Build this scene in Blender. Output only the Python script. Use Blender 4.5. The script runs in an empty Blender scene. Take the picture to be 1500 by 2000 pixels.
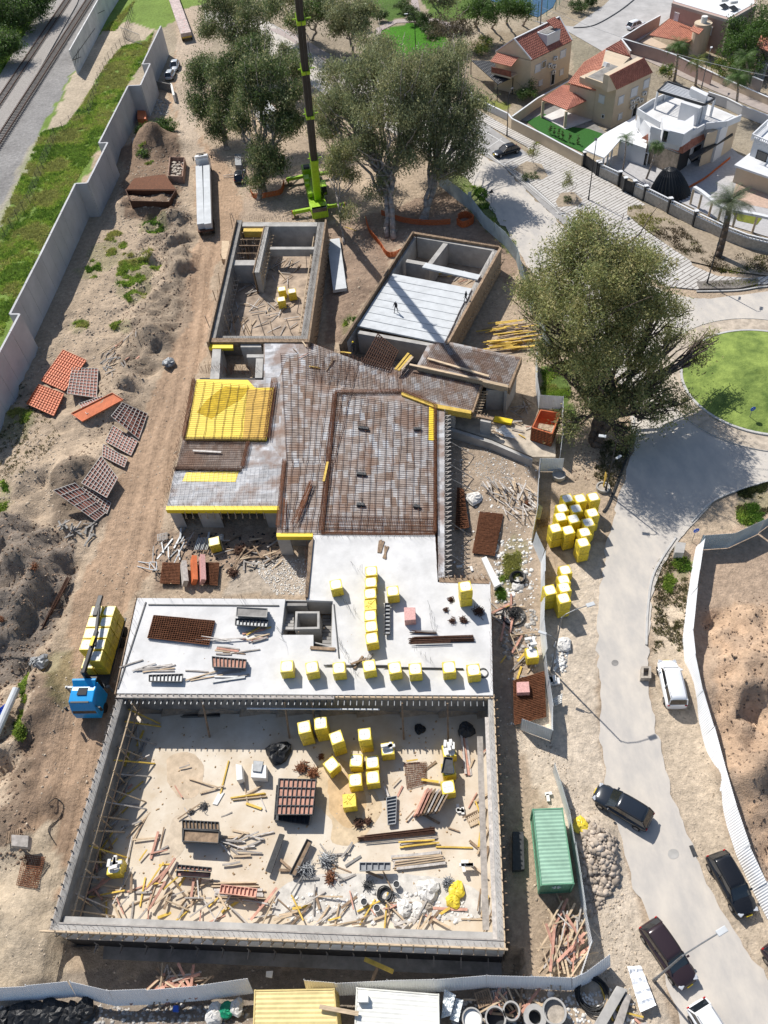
import bpy,bmesh,math,random
import numpy as np
from mathutils import Vector,Matrix,Euler
S=bpy.context.scene
rad=math.radians
H=66.0
FPX=1500.0
_n=Vector((150.0,1240.0,FPX)).normalized()
_fw=Vector((0,0,1));_y=(_fw-_n*_fw.dot(_n)).normalized();_up=-_n;_x=_y.cross(_up)
RM=Matrix((_x,_y,_up))
cam_d=bpy.data.cameras.new('camera');cam=bpy.data.objects.new('camera',cam_d);S.collection.objects.link(cam)
cam_d.sensor_fit='VERTICAL';cam_d.sensor_height=36;cam_d.lens=27.0;cam_d.clip_end=3000;cam_d.clip_start=.5
c0,c1,c2=RM.col[0],RM.col[1],RM.col[2]
cam.matrix_world=Matrix(((c0[0],-c1[0],-c2[0],0),(c0[1],-c1[1],-c2[1],0),(c0[2],-c1[2],-c2[2],H),(0,0,0,1)))
S.camera=cam
AZ,EL=rad(-60),rad(47)
w=bpy.data.worlds.new('World');S.world=w;w.use_nodes=True
nt=w.node_tree;bg=nt.nodes['Background'];sky=nt.nodes.new('ShaderNodeTexSky');sky.sky_type='NISHITA'
sky.sun_disc=False;sky.sun_elevation=EL;sky.sun_rotation=rad(330);sky.air_density=1.0;sky.dust_density=1.0
nt.links.new(sky.outputs[0],bg.inputs[0]);bg.inputs[1].default_value=0.10
sd=bpy.data.lights.new('sun','SUN');sd.energy=4.8;sd.angle=rad(.53);sd.color=(1,.955,.89)
sun=bpy.data.objects.new('sun',sd);S.collection.objects.link(sun)
sun.rotation_euler=Vector((math.cos(AZ)*math.cos(EL),math.sin(AZ)*math.cos(EL),-math.sin(EL))).to_track_quat('-Z','Y').to_euler()
S.view_settings.view_transform='Standard';S.view_settings.look='None';S.view_settings.gamma=1
S.view_settings.exposure=0.27
S.cycles.max_bounces=6
rng=random.Random(7);nrg=np.random.default_rng(7)
col=S.collection
def G(px,py,z=0.0):
 """the point of the site at height z that the surveyed photo position (px, py) belongs to"""
 r=RM@Vector((px-750.0,py-1000.0,FPX));t=(z-H)/r.z
 return Vector((r.x*t,r.y*t,z))
def tag(o,label=None,cat=None,group=None,kind=None):
 if label:o['label']=label
 if cat:o['category']=cat
 if group:o['group']=group
 if kind:o['kind']=kind
 return o
def thing(name,label,cat,loc=(0,0,0),rz=0,group=None):
 o=bpy.data.objects.new(name,None);col.objects.link(o);o.location=loc;o.rotation_euler=(0,0,rz);o.empty_display_size=.2
 return tag(o,label,cat,group)
def dup(root,loc,rz=0,label=None,group=None):
 r=root.copy();col.objects.link(r);r.location=loc;r.rotation_euler=(0,0,rz)
 if label:r['label']=label
 if group:r['group']=group
 for ch in list(root.children):
  c=ch.copy();col.objects.link(c);c.parent=r
  for g in ch.children:
   d=g.copy();col.objects.link(d);d.parent=c
 return r
class MB:
 def __init__(s):s.v=[];s.f=[];s.m=[];s.k=0
 def add(s,vs,fs):
  n=len(s.v);s.v+=[tuple(v)for v in vs]
  for f in fs:s.f.append([i+n for i in f]);s.m.append(s.k)
  return s
 def mi(s,k):s.k=k;return s
 def hexa(s,b,t):
  return s.add(list(b)+list(t),[(3,2,1,0),(4,5,6,7),(0,1,5,4),(1,2,6,5),(2,3,7,6),(3,0,4,7)])
 def box(s,x,y,z,sx,sy,sz,rz=0):
  c,q=math.cos(rz),math.sin(rz);P=[]
  for dz in(-.5,.5):
   for dx,dy in((-.5,-.5),(.5,-.5),(.5,.5),(-.5,.5)):
    a,b=dx*sx,dy*sy;P.append((x+a*c-b*q,y+a*q+b*c,z+dz*sz))
  return s.hexa(P[:4],P[4:])
 def beam(s,p,q,w,h,up=(0,0,1)):
  p,q=Vector(p),Vector(q);d=(q-p)
  if d.length<1e-6:return s
  d.normalize();u=Vector(up)
  if abs(d.dot(u))>.98:u=Vector((1,0,0))
  a=d.cross(u).normalized();b=a.cross(d)
  o=[(-a*w-b*h)/2,(a*w-b*h)/2,(a*w+b*h)/2,(-a*w+b*h)/2]
  return s.hexa([p+x for x in o],[q+x for x in o])
 def tube(s,p,q,r,n=6,r2=None,cap=True):
  p,q=Vector(p),Vector(q);d=(q-p)
  if d.length<1e-6:return s
  d.normalize();u=Vector((0,0,1))if abs(d.z)<.95 else Vector((1,0,0));a=d.cross(u).normalized();b=a.cross(d);r2=r if r2 is None else r2
  vs=[]
  for c,rr in((p,r),(q,r2)):
   for i in range(n):
    t=2*math.pi*i/n;vs.append(c+(a*math.cos(t)+b*math.sin(t))*rr)
  fs=[(i,(i+1)%n,n+(i+1)%n,n+i)for i in range(n)]
  if cap:fs+=[tuple(range(n-1,-1,-1)),tuple(range(n,2*n))]
  return s.add(vs,fs)
 def path(s,pts,r,n=6):
  for i in range(len(pts)-1):s.tube(pts[i],pts[i+1],r if not isinstance(r,(list,tuple))else r[i],n,None if not isinstance(r,(list,tuple))else r[i+1])
  return s
 def prism(s,pts,z0,z1):
  n=len(pts);ar=sum(pts[i][0]*pts[(i+1)%n][1]-pts[(i+1)%n][0]*pts[i][1]for i in range(n))
  if ar<0:pts=list(reversed(pts))
  vs=[(p[0],p[1],z0)for p in pts]+[(p[0],p[1],z1)for p in pts]
  return s.add(vs,[tuple(range(n-1,-1,-1)),tuple(range(n,2*n))]+[(i,(i+1)%n,n+(i+1)%n,n+i)for i in range(n)])
 def poly(s,pts):return s.add(pts,[tuple(range(len(pts)))])
 def lathe(s,c,prof,n=16):
  vs=[]
  for r,z in prof:
   for i in range(n):
    t=2*math.pi*i/n;vs.append((c[0]+r*math.cos(t),c[1]+r*math.sin(t),c[2]+z))
  fs=[]
  for j in range(len(prof)-1):
   for i in range(n):fs.append((j*n+i,j*n+(i+1)%n,(j+1)*n+(i+1)%n,(j+1)*n+i))
  return s.add(vs,fs)
 def build(s,name,mat,parent=None,loc=None,world=False,smooth=False,bevel=0,sub=0):
  """world=True: the vertices are world points; they are moved into the frame of the parent or of loc"""
  v=np.array(s.v,dtype=float)
  if world:
   o=Vector(parent.location)if parent else Vector(loc if loc is not None else(v[:,0].mean(),v[:,1].mean(),v[:,2].min()))
   v=v-np.array(o)
   if not parent:loc=o
  me=bpy.data.meshes.new(name);me.from_pydata(v.tolist(),[],s.f)
  for m in(mat if isinstance(mat,(list,tuple))else[mat]):me.materials.append(m)
  if isinstance(mat,(list,tuple)):me.polygons.foreach_set('material_index',s.m)
  if smooth:me.polygons.foreach_set('use_smooth',[True]*len(s.f))
  me.update()
  ob=bpy.data.objects.new(name,me);col.objects.link(ob)
  if parent:ob.parent=parent
  if loc is not None and not(world and parent):ob.location=loc
  if bevel:
   b=ob.modifiers.new('b','BEVEL');b.width=bevel;b.segments=2;b.limit_method='ANGLE'
  if sub:
   b=ob.modifiers.new('s','SUBSURF');b.levels=b.render_levels=sub
  return ob
def fastmesh(name,V,F,mats,parent=None,loc=None,colr=None,world=True,k=None):
 V=np.asarray(V,dtype=np.float32)
 if world:
  o=np.array(parent.location if parent else loc,dtype=np.float32);V=V-o
 F=np.asarray(F,dtype=np.int32);n=F.shape[1]
 me=bpy.data.meshes.new(name);me.vertices.add(len(V));me.vertices.foreach_set('co',V.ravel())
 me.loops.add(F.size);me.loops.foreach_set('vertex_index',F.ravel())
 me.polygons.add(len(F));me.polygons.foreach_set('loop_start',np.arange(0,F.size,n,dtype=np.int32))
 for m in mats:me.materials.append(m)
 if k is not None:me.polygons.foreach_set('material_index',k)
 if colr is not None:
  a=me.color_attributes.new('Col','FLOAT_COLOR','POINT');c=np.ones((len(V),4),dtype=np.float32);c[:,:colr.shape[-1]]=colr;a.data.foreach_set('color',c.ravel())
 me.update();me.validate()
 ob=bpy.data.objects.new(name,me);col.objects.link(ob)
 if parent:ob.parent=parent
 elif loc is not None:ob.location=loc
 return ob
MATS={}
def mat(name,c,rough=.85,var=.25,scale=3.,bump=.0,metal=0.,c2=None,rnd=0.,attr=False,coord='Object',bscale=None,spec=.3,stretch=None,trans=0):
 if name in MATS:return MATS[name]
 m=bpy.data.materials.new(name);m.use_nodes=True;N=m.node_tree;L=N.links;b=N.nodes['Principled BSDF']
 b.inputs['Roughness'].default_value=rough;b.inputs['Metallic'].default_value=metal;b.inputs['Specular IOR Level'].default_value=spec
 tc=N.nodes.new('ShaderNodeTexCoord');src=tc.outputs[coord]
 if stretch:
  mp=N.nodes.new('ShaderNodeMapping');mp.inputs['Scale'].default_value=stretch;L.new(src,mp.inputs[0]);src=mp.outputs[0]
 n1=N.nodes.new('ShaderNodeTexNoise');n1 .inputs['Scale'].default_value=scale;n1 .inputs['Detail'].default_value=8;n1 .inputs['Roughness'].default_value=.65;L.new(src,n1 .inputs['Vector'])
 r=N.nodes.new('ShaderNodeValToRGB');c2=c2 or tuple(x*(1-var)for x in c);ch=tuple(min(1,x*(1+var*.6))for x in c)if True else c
 r.color_ramp.elements[0].position=.36;r.color_ramp.elements[0].color=(*c2,1);r.color_ramp.elements[1].position=.66;r.color_ramp.elements[1].color=(*ch,1)
 L.new(n1 .outputs[0],r.inputs[0]);out=r.outputs[0]
 if attr:
  at=N.nodes.new('ShaderNodeAttribute');at.attribute_name='Col';mx=N.nodes.new('ShaderNodeMix');mx.data_type='RGBA';mx.blend_type='MULTIPLY';mx.inputs[0].default_value=1
  L.new(out,mx.inputs[6]);L.new(at.outputs[0],mx.inputs[7]);out=mx.outputs[2]
 if rnd:
  oi=N.nodes.new('ShaderNodeObjectInfo');mr=N.nodes.new('ShaderNodeMapRange');mr.inputs[3].default_value=1-rnd;mr.inputs[4].default_value=1+rnd;L.new(oi.outputs['Random'],mr.inputs[0])
  hs=N.nodes.new('ShaderNodeHueSaturation');L.new(mr.outputs[0],hs.inputs['Value']);L.new(out,hs.inputs['Color']);out=hs.outputs[0]
 L.new(out,b.inputs['Base Color'])
 if bump:
  n2=N.nodes.new('ShaderNodeTexNoise');n2 .inputs['Scale'].default_value=bscale or scale*4;n2 .inputs['Detail'].default_value=6;n2 .inputs['Roughness'].default_value=.7;L.new(src,n2 .inputs['Vector'])
  bp=N.nodes.new('ShaderNodeBump');bp.inputs['Strength'].default_value=1;bp.inputs['Distance'].default_value=bump;L.new(n2 .outputs[0],bp.inputs['Height']);L.new(bp.outputs[0],b.inputs['Normal'])
 if trans:
  b.inputs['Transmission Weight'].default_value=trans
 MATS[name]=m;return m
def ribmat(name,c,period=.25,axis=0,rough=.55,depth=.03,c2=None,var=.15,rnd=.0):
 """painted sheet metal or tiles: ribs as a wave bump along one object axis"""
 m=mat(name,c,rough,var,1.2,c2=c2,rnd=rnd);N=m.node_tree;L=N.links;b=N.nodes['Principled BSDF']
 tc=N.nodes.new('ShaderNodeTexCoord');wv=N.nodes.new('ShaderNodeTexWave');wv.bands_direction='XYZ'[axis];wv.inputs['Scale'].default_value=2*math.pi/period/20;wv.inputs['Distortion'].default_value=0
 L.new(tc.outputs['Object'],wv.inputs[0]);bp=N.nodes.new('ShaderNodeBump');bp.inputs['Distance'].default_value=depth;L.new(wv.outputs[1],bp.inputs['Height']);L.new(bp.outputs[0],b.inputs['Normal'])
 return m
M=dict(conc=mat('concrete',(.40,.385,.36),.9,.22,.6,.01),concw=mat('pale_concrete',(.60,.595,.585),.9,.15,.45,.008),wallc=mat('precast_concrete',(.46,.46,.47),.85,.14,.25,.004),concd=mat('dark_concrete',(.25,.24,.225),.9,.3,.8,.01),bitu=mat('bitumen',(.035,.035,.038),.7,.3,1.,.005),wood=mat('pale_timber',(.52,.40,.27),.8,.3,2.,rnd=.22,stretch=(.6,6,6)),woodd=mat('old_timber',(.27,.19,.125),.85,.4,2.,rnd=.3),woodg=mat('grey_timber',(.34,.31,.28),.85,.3,2.,rnd=.25),woody=mat('yellow_timber',(.62,.42,.08),.7,.25,2.,rnd=.12),woodp=mat('pink_timber',(.5,.27,.2),.8,.3,2.,rnd=.25),ply=mat('film_plywood',(.16,.11,.085),.6,.4,1.2,rnd=.1),rust=mat('rusty_steel',(.19,.075,.035),.85,.45,5.,.0,rnd=.15),rustd=mat('dark_rust',(.085,.04,.025),.85,.4,5.),steel=mat('grey_steel',(.22,.23,.24),.5,.2,3.,metal=.4),dsteel=mat('dark_steel',(.055,.057,.06),.55,.3,3.,metal=.2),ribw=mat('pale_steel',(.5,.46,.42),.6,.3,3.),ywrap=mat('yellow_wrap',(.76,.59,.03),.42,.14,2.,.016,bscale=6,spec=.5,rnd=.07,c2=(.60,.46,.06)),yink=mat('dark_print',(.05,.045,.02),.5),white=mat('white_block',(.72,.71,.68),.9,.08,4.),ypan=mat('yellow_board',(.80,.58,.02),.5,.16,.6,coord='Generated'),orange=mat('orange_panel',(.62,.17,.065),.55,.2,1.5,rnd=.08),redb=mat('brown_panel',(.26,.09,.06),.6,.35,1.5,rnd=.15),glass=mat('dark_glass',(.012,.016,.02),.06,.1,1.,spec=.8),tyre=mat('tyre',(.02,.02,.02),.9),rim=mat('rim',(.35,.35,.36),.35,metal=.8),plas=mat('black_plastic',(.02,.02,.022),.5),red=mat('red_lens',(.4,.01,.01),.2),lens=mat('clear_lens',(.6,.62,.65),.1,metal=.3),lime=mat('lime_paint',(.30,.50,.02),.4,.2,2.),crb=mat('boom_steel',(.028,.029,.031),.38,.25,.3,metal=.3),hcore=mat('hollow_core',(.52,.54,.55),.85,.12,.7,.004),stone=mat('rubble',(.42,.37,.31),.95,.3,2.,.03),paintw=mat('white_paint',(.75,.76,.77),.6,.08,1.),beige=mat('beige_render',(.56,.46,.34),.9,.08,.5,.003),greyr=mat('grey_render',(.42,.36,.32),.9,.08,.5,.003),whitr=mat('white_render',(.62,.63,.645),.85,.06,.5),charc=mat('charcoal',(.03,.032,.036),.5),sheetg=ribmat('corrugated_grey',(.52,.56,.58),.25,0,.5,.03),trunk=mat('bark',(.36,.31,.27),.9,.4,2.,.03),trunkd=mat('dark_bark',(.13,.10,.08),.95,.4,2.,.03),tarp=mat('black_tarp',(.018,.019,.021),.35,.3,2.,.03),blue=mat('blue_paint',(.01,.28,.62),.3,.1,2.),bluep=mat('blue_plastic',(.02,.10,.5),.4),greenp=mat('green_plastic',(.01,.25,.13),.5),net=mat('orange_net',(.55,.15,.05),.8,.3,6.),bag=mat('white_sack',(.68,.66,.62),.7,.2,4.,.04),cable=mat('black_hose',(.03,.03,.03),.5),roofs=mat('white_roof',(.70,.71,.72),.7,.1,.6),wrapr=mat('red_wrap',(.62,.35,.32),.6,.3,9.),)  # concd is a plain darker grey concrete
leafm=mat('leaves',(1,1,1),.55,.25,.8,attr=True,spec=.35,coord='Object');
_N=leafm.node_tree;_b=_N.nodes['Principled BSDF'];_tl=_N.nodes.new('ShaderNodeBsdfTranslucent');_mx=_N.nodes.new('ShaderNodeMixShader');_mx.inputs[0].default_value=.38
_N.links.new(_b.inputs['Base Color'].links[0].from_socket,_tl.inputs[0]);_N.links.new(_b.outputs[0],_mx.inputs[1]);_N.links.new(_tl.outputs[0],_mx.inputs[2]);_N.links.new(_mx.outputs[0],_N.nodes['Material Output'].inputs[0])
def _h(ix,iy,s):
 n=(ix*374761393+iy*668265263+s*982451653)&0xffffffff;n=((n^(n>>13))*1274126177)&0xffffffff
 return((n^(n>>16))&0xffff)/65535.0
def vnoise(x,y,s=0):
 x0=np.floor(x).astype(np.int64);y0=np.floor(y).astype(np.int64);fx=x-x0;fy=y-y0;fx=fx*fx*(3-2*fx);fy=fy*fy*(3-2*fy)
 a,b,c,d=_h(x0,y0,s),_h(x0+1,y0,s),_h(x0,y0+1,s),_h(x0+1,y0+1,s)
 return(a*(1-fx)+b*fx)*(1-fy)+(c*(1-fx)+d*fx)*fy
def fbm(x,y,sc,o=4,s=0):
 r=0;a=.5
 for i in range(o):r=r+a*vnoise(x/sc,y/sc,s+i);sc=sc/2;a=a/2
 return r/(1-.5**o)
def inpoly(X,Y,pts):
 ins=np.zeros(X.shape,bool);n=len(pts)
 for i in range(n):
  x1,y1=pts[i][0],pts[i][1];x2,y2=pts[(i+1)%n][0],pts[(i+1)%n][1]
  if y1==y2:continue
  c=((y1>Y)!=(y2>Y))&(X<(x2-x1)*(Y-y1)/(y2-y1)+x1);ins^=c
 return ins
def W(pts,z=0):return[G(p[0],p[1],z)for p in pts]
def axis(a,b,st,far):return np.concatenate([np.array([-far,-far/3,a-60,a-15]),np.arange(a,b,st),np.array([b+15,b+60,far/3,far])])
gx=axis(-92,108,.5,1200.);gy=np.concatenate([[-300,-60,-15],np.arange(-4,130,.5),np.arange(130,270,1.2),[285,340,500,1500]])
X,Y=np.meshgrid(gx,gy);XN=X+(fbm(X,Y,3.,3,11)-.5)*2.2;YN=Y+(fbm(X,Y,3.,3,23)-.5)*2.2
Z=np.zeros_like(X)
RUT=np.zeros_like(X);Cc=np.empty(X.shape+(3,));sand=np.array((.44,.345,.25));Cc[:]=sand
def zone(pts,c,mix=1.,rough=True):
 m=inpoly(XN if rough else X,YN if rough else Y,W(pts));Cc[m]=Cc[m]*(1-mix)+np.array(c)*mix;return m
GR=(.075,.13,.022);GRD=(.035,.07,.018)
TRK=(.42,.295,.20);WET=(.19,.135,.095);GRV=(.27,.26,.25);PALE=(.50,.42,.33)
far_m=zone([(-900,-60),(2200,-60),(2200,560),(1040,500),(860,330),(700,200),(-900,60)],(.36,.30,.22))
zone([(-900,-80),(440,-80),(400,20),(300,60),(40,620),(0,690),(-700,1500)],(.17,.25,.055))
rail=zone([(-300,530),(-300,330),(0,150),(115,-30),(210,-30),(150,130),(85,240),(60,290),(0,420),(-300,900)],GRV)
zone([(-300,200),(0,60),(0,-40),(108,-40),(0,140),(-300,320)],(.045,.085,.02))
path_m=zone([(90,255),(150,130),(200,60),(250,40),(300,60),(275,78),(240,90),(205,130),(160,205),(130,245)],(.47,.39,.29))
zone([(85,250),(60,320),(0,440),(-60,560),(0,400),(55,290)],(.40,.36,.28),.7)
track=zone([(345,60),(420,40),(400,130),(375,250),(450,330),(480,420),(420,520),(405,660),(350,860),(325,1000),(300,1100),(255,1180),(230,1330),(200,1450),(120,1800),(30,1700),(40,1560),(130,1260),(165,1130),(215,980),(330,700),(375,520),(390,440),(375,330),(330,200)],TRK)
RUT[track]=1
zone([(345,20),(430,0),(400,130),(385,260),(400,310),(360,330),(340,200)],(.47,.38,.29))
zone([(0,1010),(90,1030),(150,1070),(140,1150),(100,1250),(60,1330),(0,1330),(-200,1300),(-200,1000)],(.22,.185,.155),.85)
zone([(75,1340),(115,1320),(110,1450),(60,1560),(30,1700),(0,1700),(20,1500)],WET,.8)
zone([(60,1560),(170,1500),(130,1680),(60,1690)],WET,.45)
zone([(280,380),(370,400),(375,620),(300,720),(230,760),(260,640),(330,560),(300,470)],(.25,.20,.15),.7)
zone([(230,290),(350,260),(350,430),(240,430)],(.19,.125,.085),.8)
zone([(110,950),(210,900),(220,1020),(110,1040)],(.22,.17,.125),.8)
zone([(-100,1730),(100,1600),(130,1900),(150,1935),(0,1940),(-200,1940)],(.50,.41,.30))
zone([(480,1090),(600,1080),(600,1165),(430,1165)],(.46,.40,.33),.7)
zone([(300,1030),(560,1030),(560,1090),(480,1100),(300,1160)],(.28,.195,.14),.6)
zone([(640,440),(880,370),(960,440),(1010,500),(1000,560),(930,500),(800,450),(665,670),(640,670),(640,500)],(.27,.19,.14),.8)
zone([(480,330),(640,330),(640,430),(470,430)],(.40,.31,.235),.7)
zone([(350,1880),(1010,1890),(1000,1990),(0,2020),(0,1930),(150,1900)],(.20,.175,.15),.7)
zone([(1000,1440),(1090,1100),(1120,1060),(1190,1060),(1170,1300),(1190,1580),(1290,1860),(1340,2100),(1180,2100),(1140,1850),(1120,1700)],(.58,.49,.385))
zone([(1270,1180),(1335,1180),(1345,1300),(1440,1690),(1560,1850),(1560,1990),(1420,1800),(1320,1570),(1270,1380)],(.56,.46,.345),.9)
zone([(880,100),(960,60),(1060,60),(1000,205),(905,175)],(.27,.215,.15),.8)
zone([(560,60),(700,40),(800,140),(640,130)],(.30,.25,.19),.7)
zone([(1000,205),(1120,150),(1230,110),(1500,220),(1600,480),(1260,400),(1150,300)],(.30,.26,.20),.7)
zone([(1110,62),(1190,108),(1230,90),(1210,130),(1120,150)],(.24,.22,.16),.7)
zone([(0,690),(40,620),(230,300),(250,330),(110,700),(60,850),(0,900)],(.33,.265,.195),.7)
zone([(870,800),(1050,880),(1050,1420),(970,1420),(960,1150),(860,1130)],(.40,.315,.235))
dug=zone([(1350,1060),(1700,900),(1900,1300),(1800,1900),(1500,1760),(1400,1500),(1345,1250)],(.44,.33,.24))
zone([(1380,1190),(1500,1180),(1600,1500),(1500,1700),(1420,1500)],(.56,.39,.26),.7)
for cx,cy,rx,ry in((1440,1270,30,18),(1465,1330,22,40),(1450,1400,16,50),(1470,1480,16,60),(1485,1580,20,50),(1420,1250,20,8)):zone([(cx+rx*math.cos(t),cy+ry*math.sin(t))for t in[i*math.pi/5 for i in range(10)]],(.26,.20,.155),.35)
zone([(735,60),(800,42),(870,70),(905,100),(860,120),(740,115)],(.06,.19,.015))
zone([(700,0),(790,-30),(800,30),(760,40),(700,25)],(.08,.14,.03));zone([(810,-20),(930,-20),(930,35),(850,45)],(.10,.16,.035))
zone([(905,175),(1000,205),(990,215),(925,205)],(.22,.24,.06))
zone([(1040,395),(920,335),(860,345),(1000,500),(1010,470)],(.10,.15,.03),.8)
zone([(1060,720),(1110,700),(1120,830),(1060,790)],(.08,.15,.02),.9)
zone([(1060,560),(1035,560),(1060,700),(1100,690)],(.12,.13,.05),.7)
for(cx,cy,rx,ry)in((265,545,38,55),(300,250,40,20),(240,640,22,12),(155,640,20,14),(205,500,35,30),(300,440,30,22),(10,990,22,45),(1000,1090,22,50),(985,1150,20,30),(120,1330,30,60),(30,830,40,30),(165,530,25,12),(1330,1110,22,30),(1470,985,35,25),(690,640,25,30)):
 zone([(cx+rx*math.cos(t),cy+ry*math.sin(t))for t in[i*math.pi/5 for i in range(10)]],(.14,.17,.055),.38)
amp=np.zeros_like(X)
def rough(pts,a):
 m=inpoly(XN,YN,W(pts));amp[m]=a
rough([(60,680),(340,400),(385,420),(375,560),(330,700),(215,980),(130,1260),(40,1500),(-200,1800),(-300,1100)],.55)
rough([(230,280),(350,270),(360,430),(250,430)],.5)
rough([(-200,1000),(150,1040),(150,1160),(80,1340),(60,1560),(-200,1560)],1.5)
rough([(285,400),(370,420),(372,560),(310,700),(225,830),(250,640)],1.3)
rough([(1370,1200),(1800,1150),(1800,1900),(1480,1700)],1.6)
rough([(650,440),(800,450),(665,670),(640,670)],.4);rough([(-100,1730),(80,1650),(120,1900),(150,1930),(-100,1930)],.35)
rough([(160,1500),(60,1600),(20,1700),(60,1800),(100,1720)],.3)
rough([(870,800),(1050,880),(1050,1420),(970,1420),(960,1150),(860,1130)],.22)
k=3
A=amp.copy()
for _ in range(3):A=(A+np.roll(A,1,0)+np.roll(A,-1,0)+np.roll(A,1,1)+np.roll(A,-1,1))/5
ridge=1-np.abs(fbm(X,Y,5.,5,40)*2-1)
Z+=A*(ridge-.72)*2.0+A*(fbm(X,Y,1.6,3,77)-.5)*1.5
def mound(px,py,r,h,r2=None,rz=0):
 global Z
 c=G(px,py);dx,dy=X-c.x,Y-c.y;r2=r2 or r;u=dx*math.cos(rz)+dy*math.sin(rz);v=-dx*math.sin(rz)+dy*math.cos(rz)
 d=np.sqrt((u/r)**2+(v/r2)**2);Z+=h*np.exp(-(d*1.3)**2)*(.25+1.0*ridge)
for a in((300,285,5,3.2),(330,290,3.5,2),(250,405,3.5,1.6),(345,430,3,1.8),(350,520,3,1.6,9,.1),(300,660,3.5,1.7),(250,750,3,1.6),(215,800,3,1.4),(160,930,4,1.8),(60,950,6,1.8),(80,1110,4,2.2),(20,1060,5,2),(40,1180,5,2.2),(90,1400,2,1.6,7,.2),(30,1600,4,1.8),(20,1800,5,1.2),(100,1870,3,.8),(1460,1330,3,1.8,9,1.7),(1450,1520,2.5,1.5,6,1.7),(1170,1650,1.6,.9,3.2,.1),(790,610,2,.1),(690,560,3,.8),(1170,900,3,.5)):mound(*a)
pit=[G(98,1815,3.4),G(985,1850,3.4),G(963,1357,3.6),G(232,1355,3.6)]
cx_,cy_=sum(p.x for p in pit)/4,sum(p.y for p in pit)/4
pit_in=inpoly(X,Y,[(p.x,p.y)for p in pit]);Z[pit_in]=-.9
flat=inpoly(X,Y,W([(1085,850),(1240,800),(1500,560),(2300,500),(2300,900),(1500,1000),(1345,1075),(1335,1330),(1440,1700),(1520,2200),(1150,2200),(1150,1700),(1070,1400)]))
keep=inpoly(X,Y,W([(1110,1600),(1200,1600),(1210,1760),(1150,1800)]))
Z[flat&~keep]*=.1
def rut(px,offs,dep,wd):
 global Z
 L_=[G(*p)for p in px];best=np.full(X.shape,1e9)
 for a,b in zip(L_,L_[1:]):
  dx,dy=b.x-a.x,b.y-a.y;l2=dx*dx+dy*dy;t=np.clip(((X-a.x)*dx+(Y-a.y)*dy)/l2,0,1);ex,ey=X-a.x-t*dx,Y-a.y-t*dy;d=np.hypot(ex,ey)*np.sign(dx*ey-dy*ex);best=np.where(np.abs(d)<np.abs(best),d,best)
 w_=best+(fbm(X,Y,9.,2,61)-.5)*1.2
 for o in offs:Z+=-dep*np.exp(-((w_-o)/wd)**2)+dep*.6*np.exp(-((w_-o-.75)/wd)**2)
rut([(395,480),(385,560),(370,660),(335,800),(300,930),(262,1080),(225,1200),(190,1330),(160,1450),(120,1600),(95,1700)],(-1.7,.2,2.0),.24,.38);rut([(120,1450),(105,1550),(95,1640)],(-1,.9),.2,.36);rut([(215,500),(190,600),(200,680)],(-.8,.8),.12,.35)
Z-=.06
_a,_b2=G(98,1817,3.4),G(985,1852,3.4);_d=Vector((_b2 .x-_a.x,_b2 .y-_a.y)).normalized();_u=(X-_a.x)*_d.x+(Y-_a.y)*_d.y;_v=(X-_a.x)*_d.y-(Y-_a.y)*_d.x
Z+=np.where((_u>-.8)&(_u<35.2)&(_v>-.5),-1.9*np.clip(1.25-_v/4.2,0,1),0)
def gz(x,y):
 i=int(np.clip(np.searchsorted(gx,x)-1,0,len(gx)-2));j=int(np.clip(np.searchsorted(gy,y)-1,0,len(gy)-2))
 u=(x-gx[i])/(gx[i+1]-gx[i]);v=(y-gy[j])/(gy[j+1]-gy[j])
 return float((Z[j,i]*(1-u)+Z[j,i+1]*u)*(1-v)+(Z[j+1,i]*(1-u)+Z[j+1,i+1]*u)*v)
def GT(px,py):
 p=G(px,py)
 for _ in range(3):p=G(px,py,gz(p.x,p.y))
 return p
nx,ny=len(gx),len(gy);idx=np.arange(nx*ny).reshape(ny,nx)
F=np.stack([idx[:-1,:-1],idx[:-1,1:],idx[1:,1:],idx[1:,:-1]],-1).reshape(-1,4)
gm=bpy.data.materials.new('earth');gm.use_nodes=True;N=gm.node_tree;L=N.links;b=N.nodes['Principled BSDF'];b.inputs['Roughness'].default_value=.97;b.inputs['Specular IOR Level'].default_value=.15
tc=N.nodes.new('ShaderNodeTexCoord');at=N.nodes.new('ShaderNodeAttribute');at.attribute_name='Col'
def nz(s,d=8,r=.65,st=None):
 n=N.nodes.new('ShaderNodeTexNoise');n.inputs['Scale'].default_value=s;n.inputs['Detail'].default_value=d;n.inputs['Roughness'].default_value=r
 if st:
  mp=N.nodes.new('ShaderNodeMapping');mp.inputs['Scale'].default_value=st;mp.inputs['Rotation'].default_value=(0,0,rad(-12));L.new(tc.outputs['Object'],mp.inputs[0]);L.new(mp.outputs[0],n.inputs['Vector'])
 else:L.new(tc.outputs['Object'],n.inputs['Vector'])
 return n.outputs[0]
def rmp(src,a,b_,lo,hi):
 m=N.nodes.new('ShaderNodeMapRange');m.inputs[1].default_value=a;m.inputs[2].default_value=b_;m.inputs[3].default_value=lo;m.inputs[4].default_value=hi;L.new(src,m.inputs[0]);return m.outputs[0]
def mul(a,b_):
 m=N.nodes.new('ShaderNodeMath');m.operation='MULTIPLY';L.new(a,m.inputs[0]);L.new(b_,m.inputs[1]);return m.outputs[0]
v=mul(rmp(nz(.12,6),.3,.7,.80,1.2),rmp(nz(1.6,10,.78),.32,.68,.66,1.28));
vs_=N.nodes.new('ShaderNodeTexVoronoi');vs_.inputs['Scale'].default_value=5;L.new(tc.outputs['Object'],vs_.inputs[0]);v=mul(v,rmp(vs_.outputs[0],0,.25,1.12,1.0))
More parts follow.
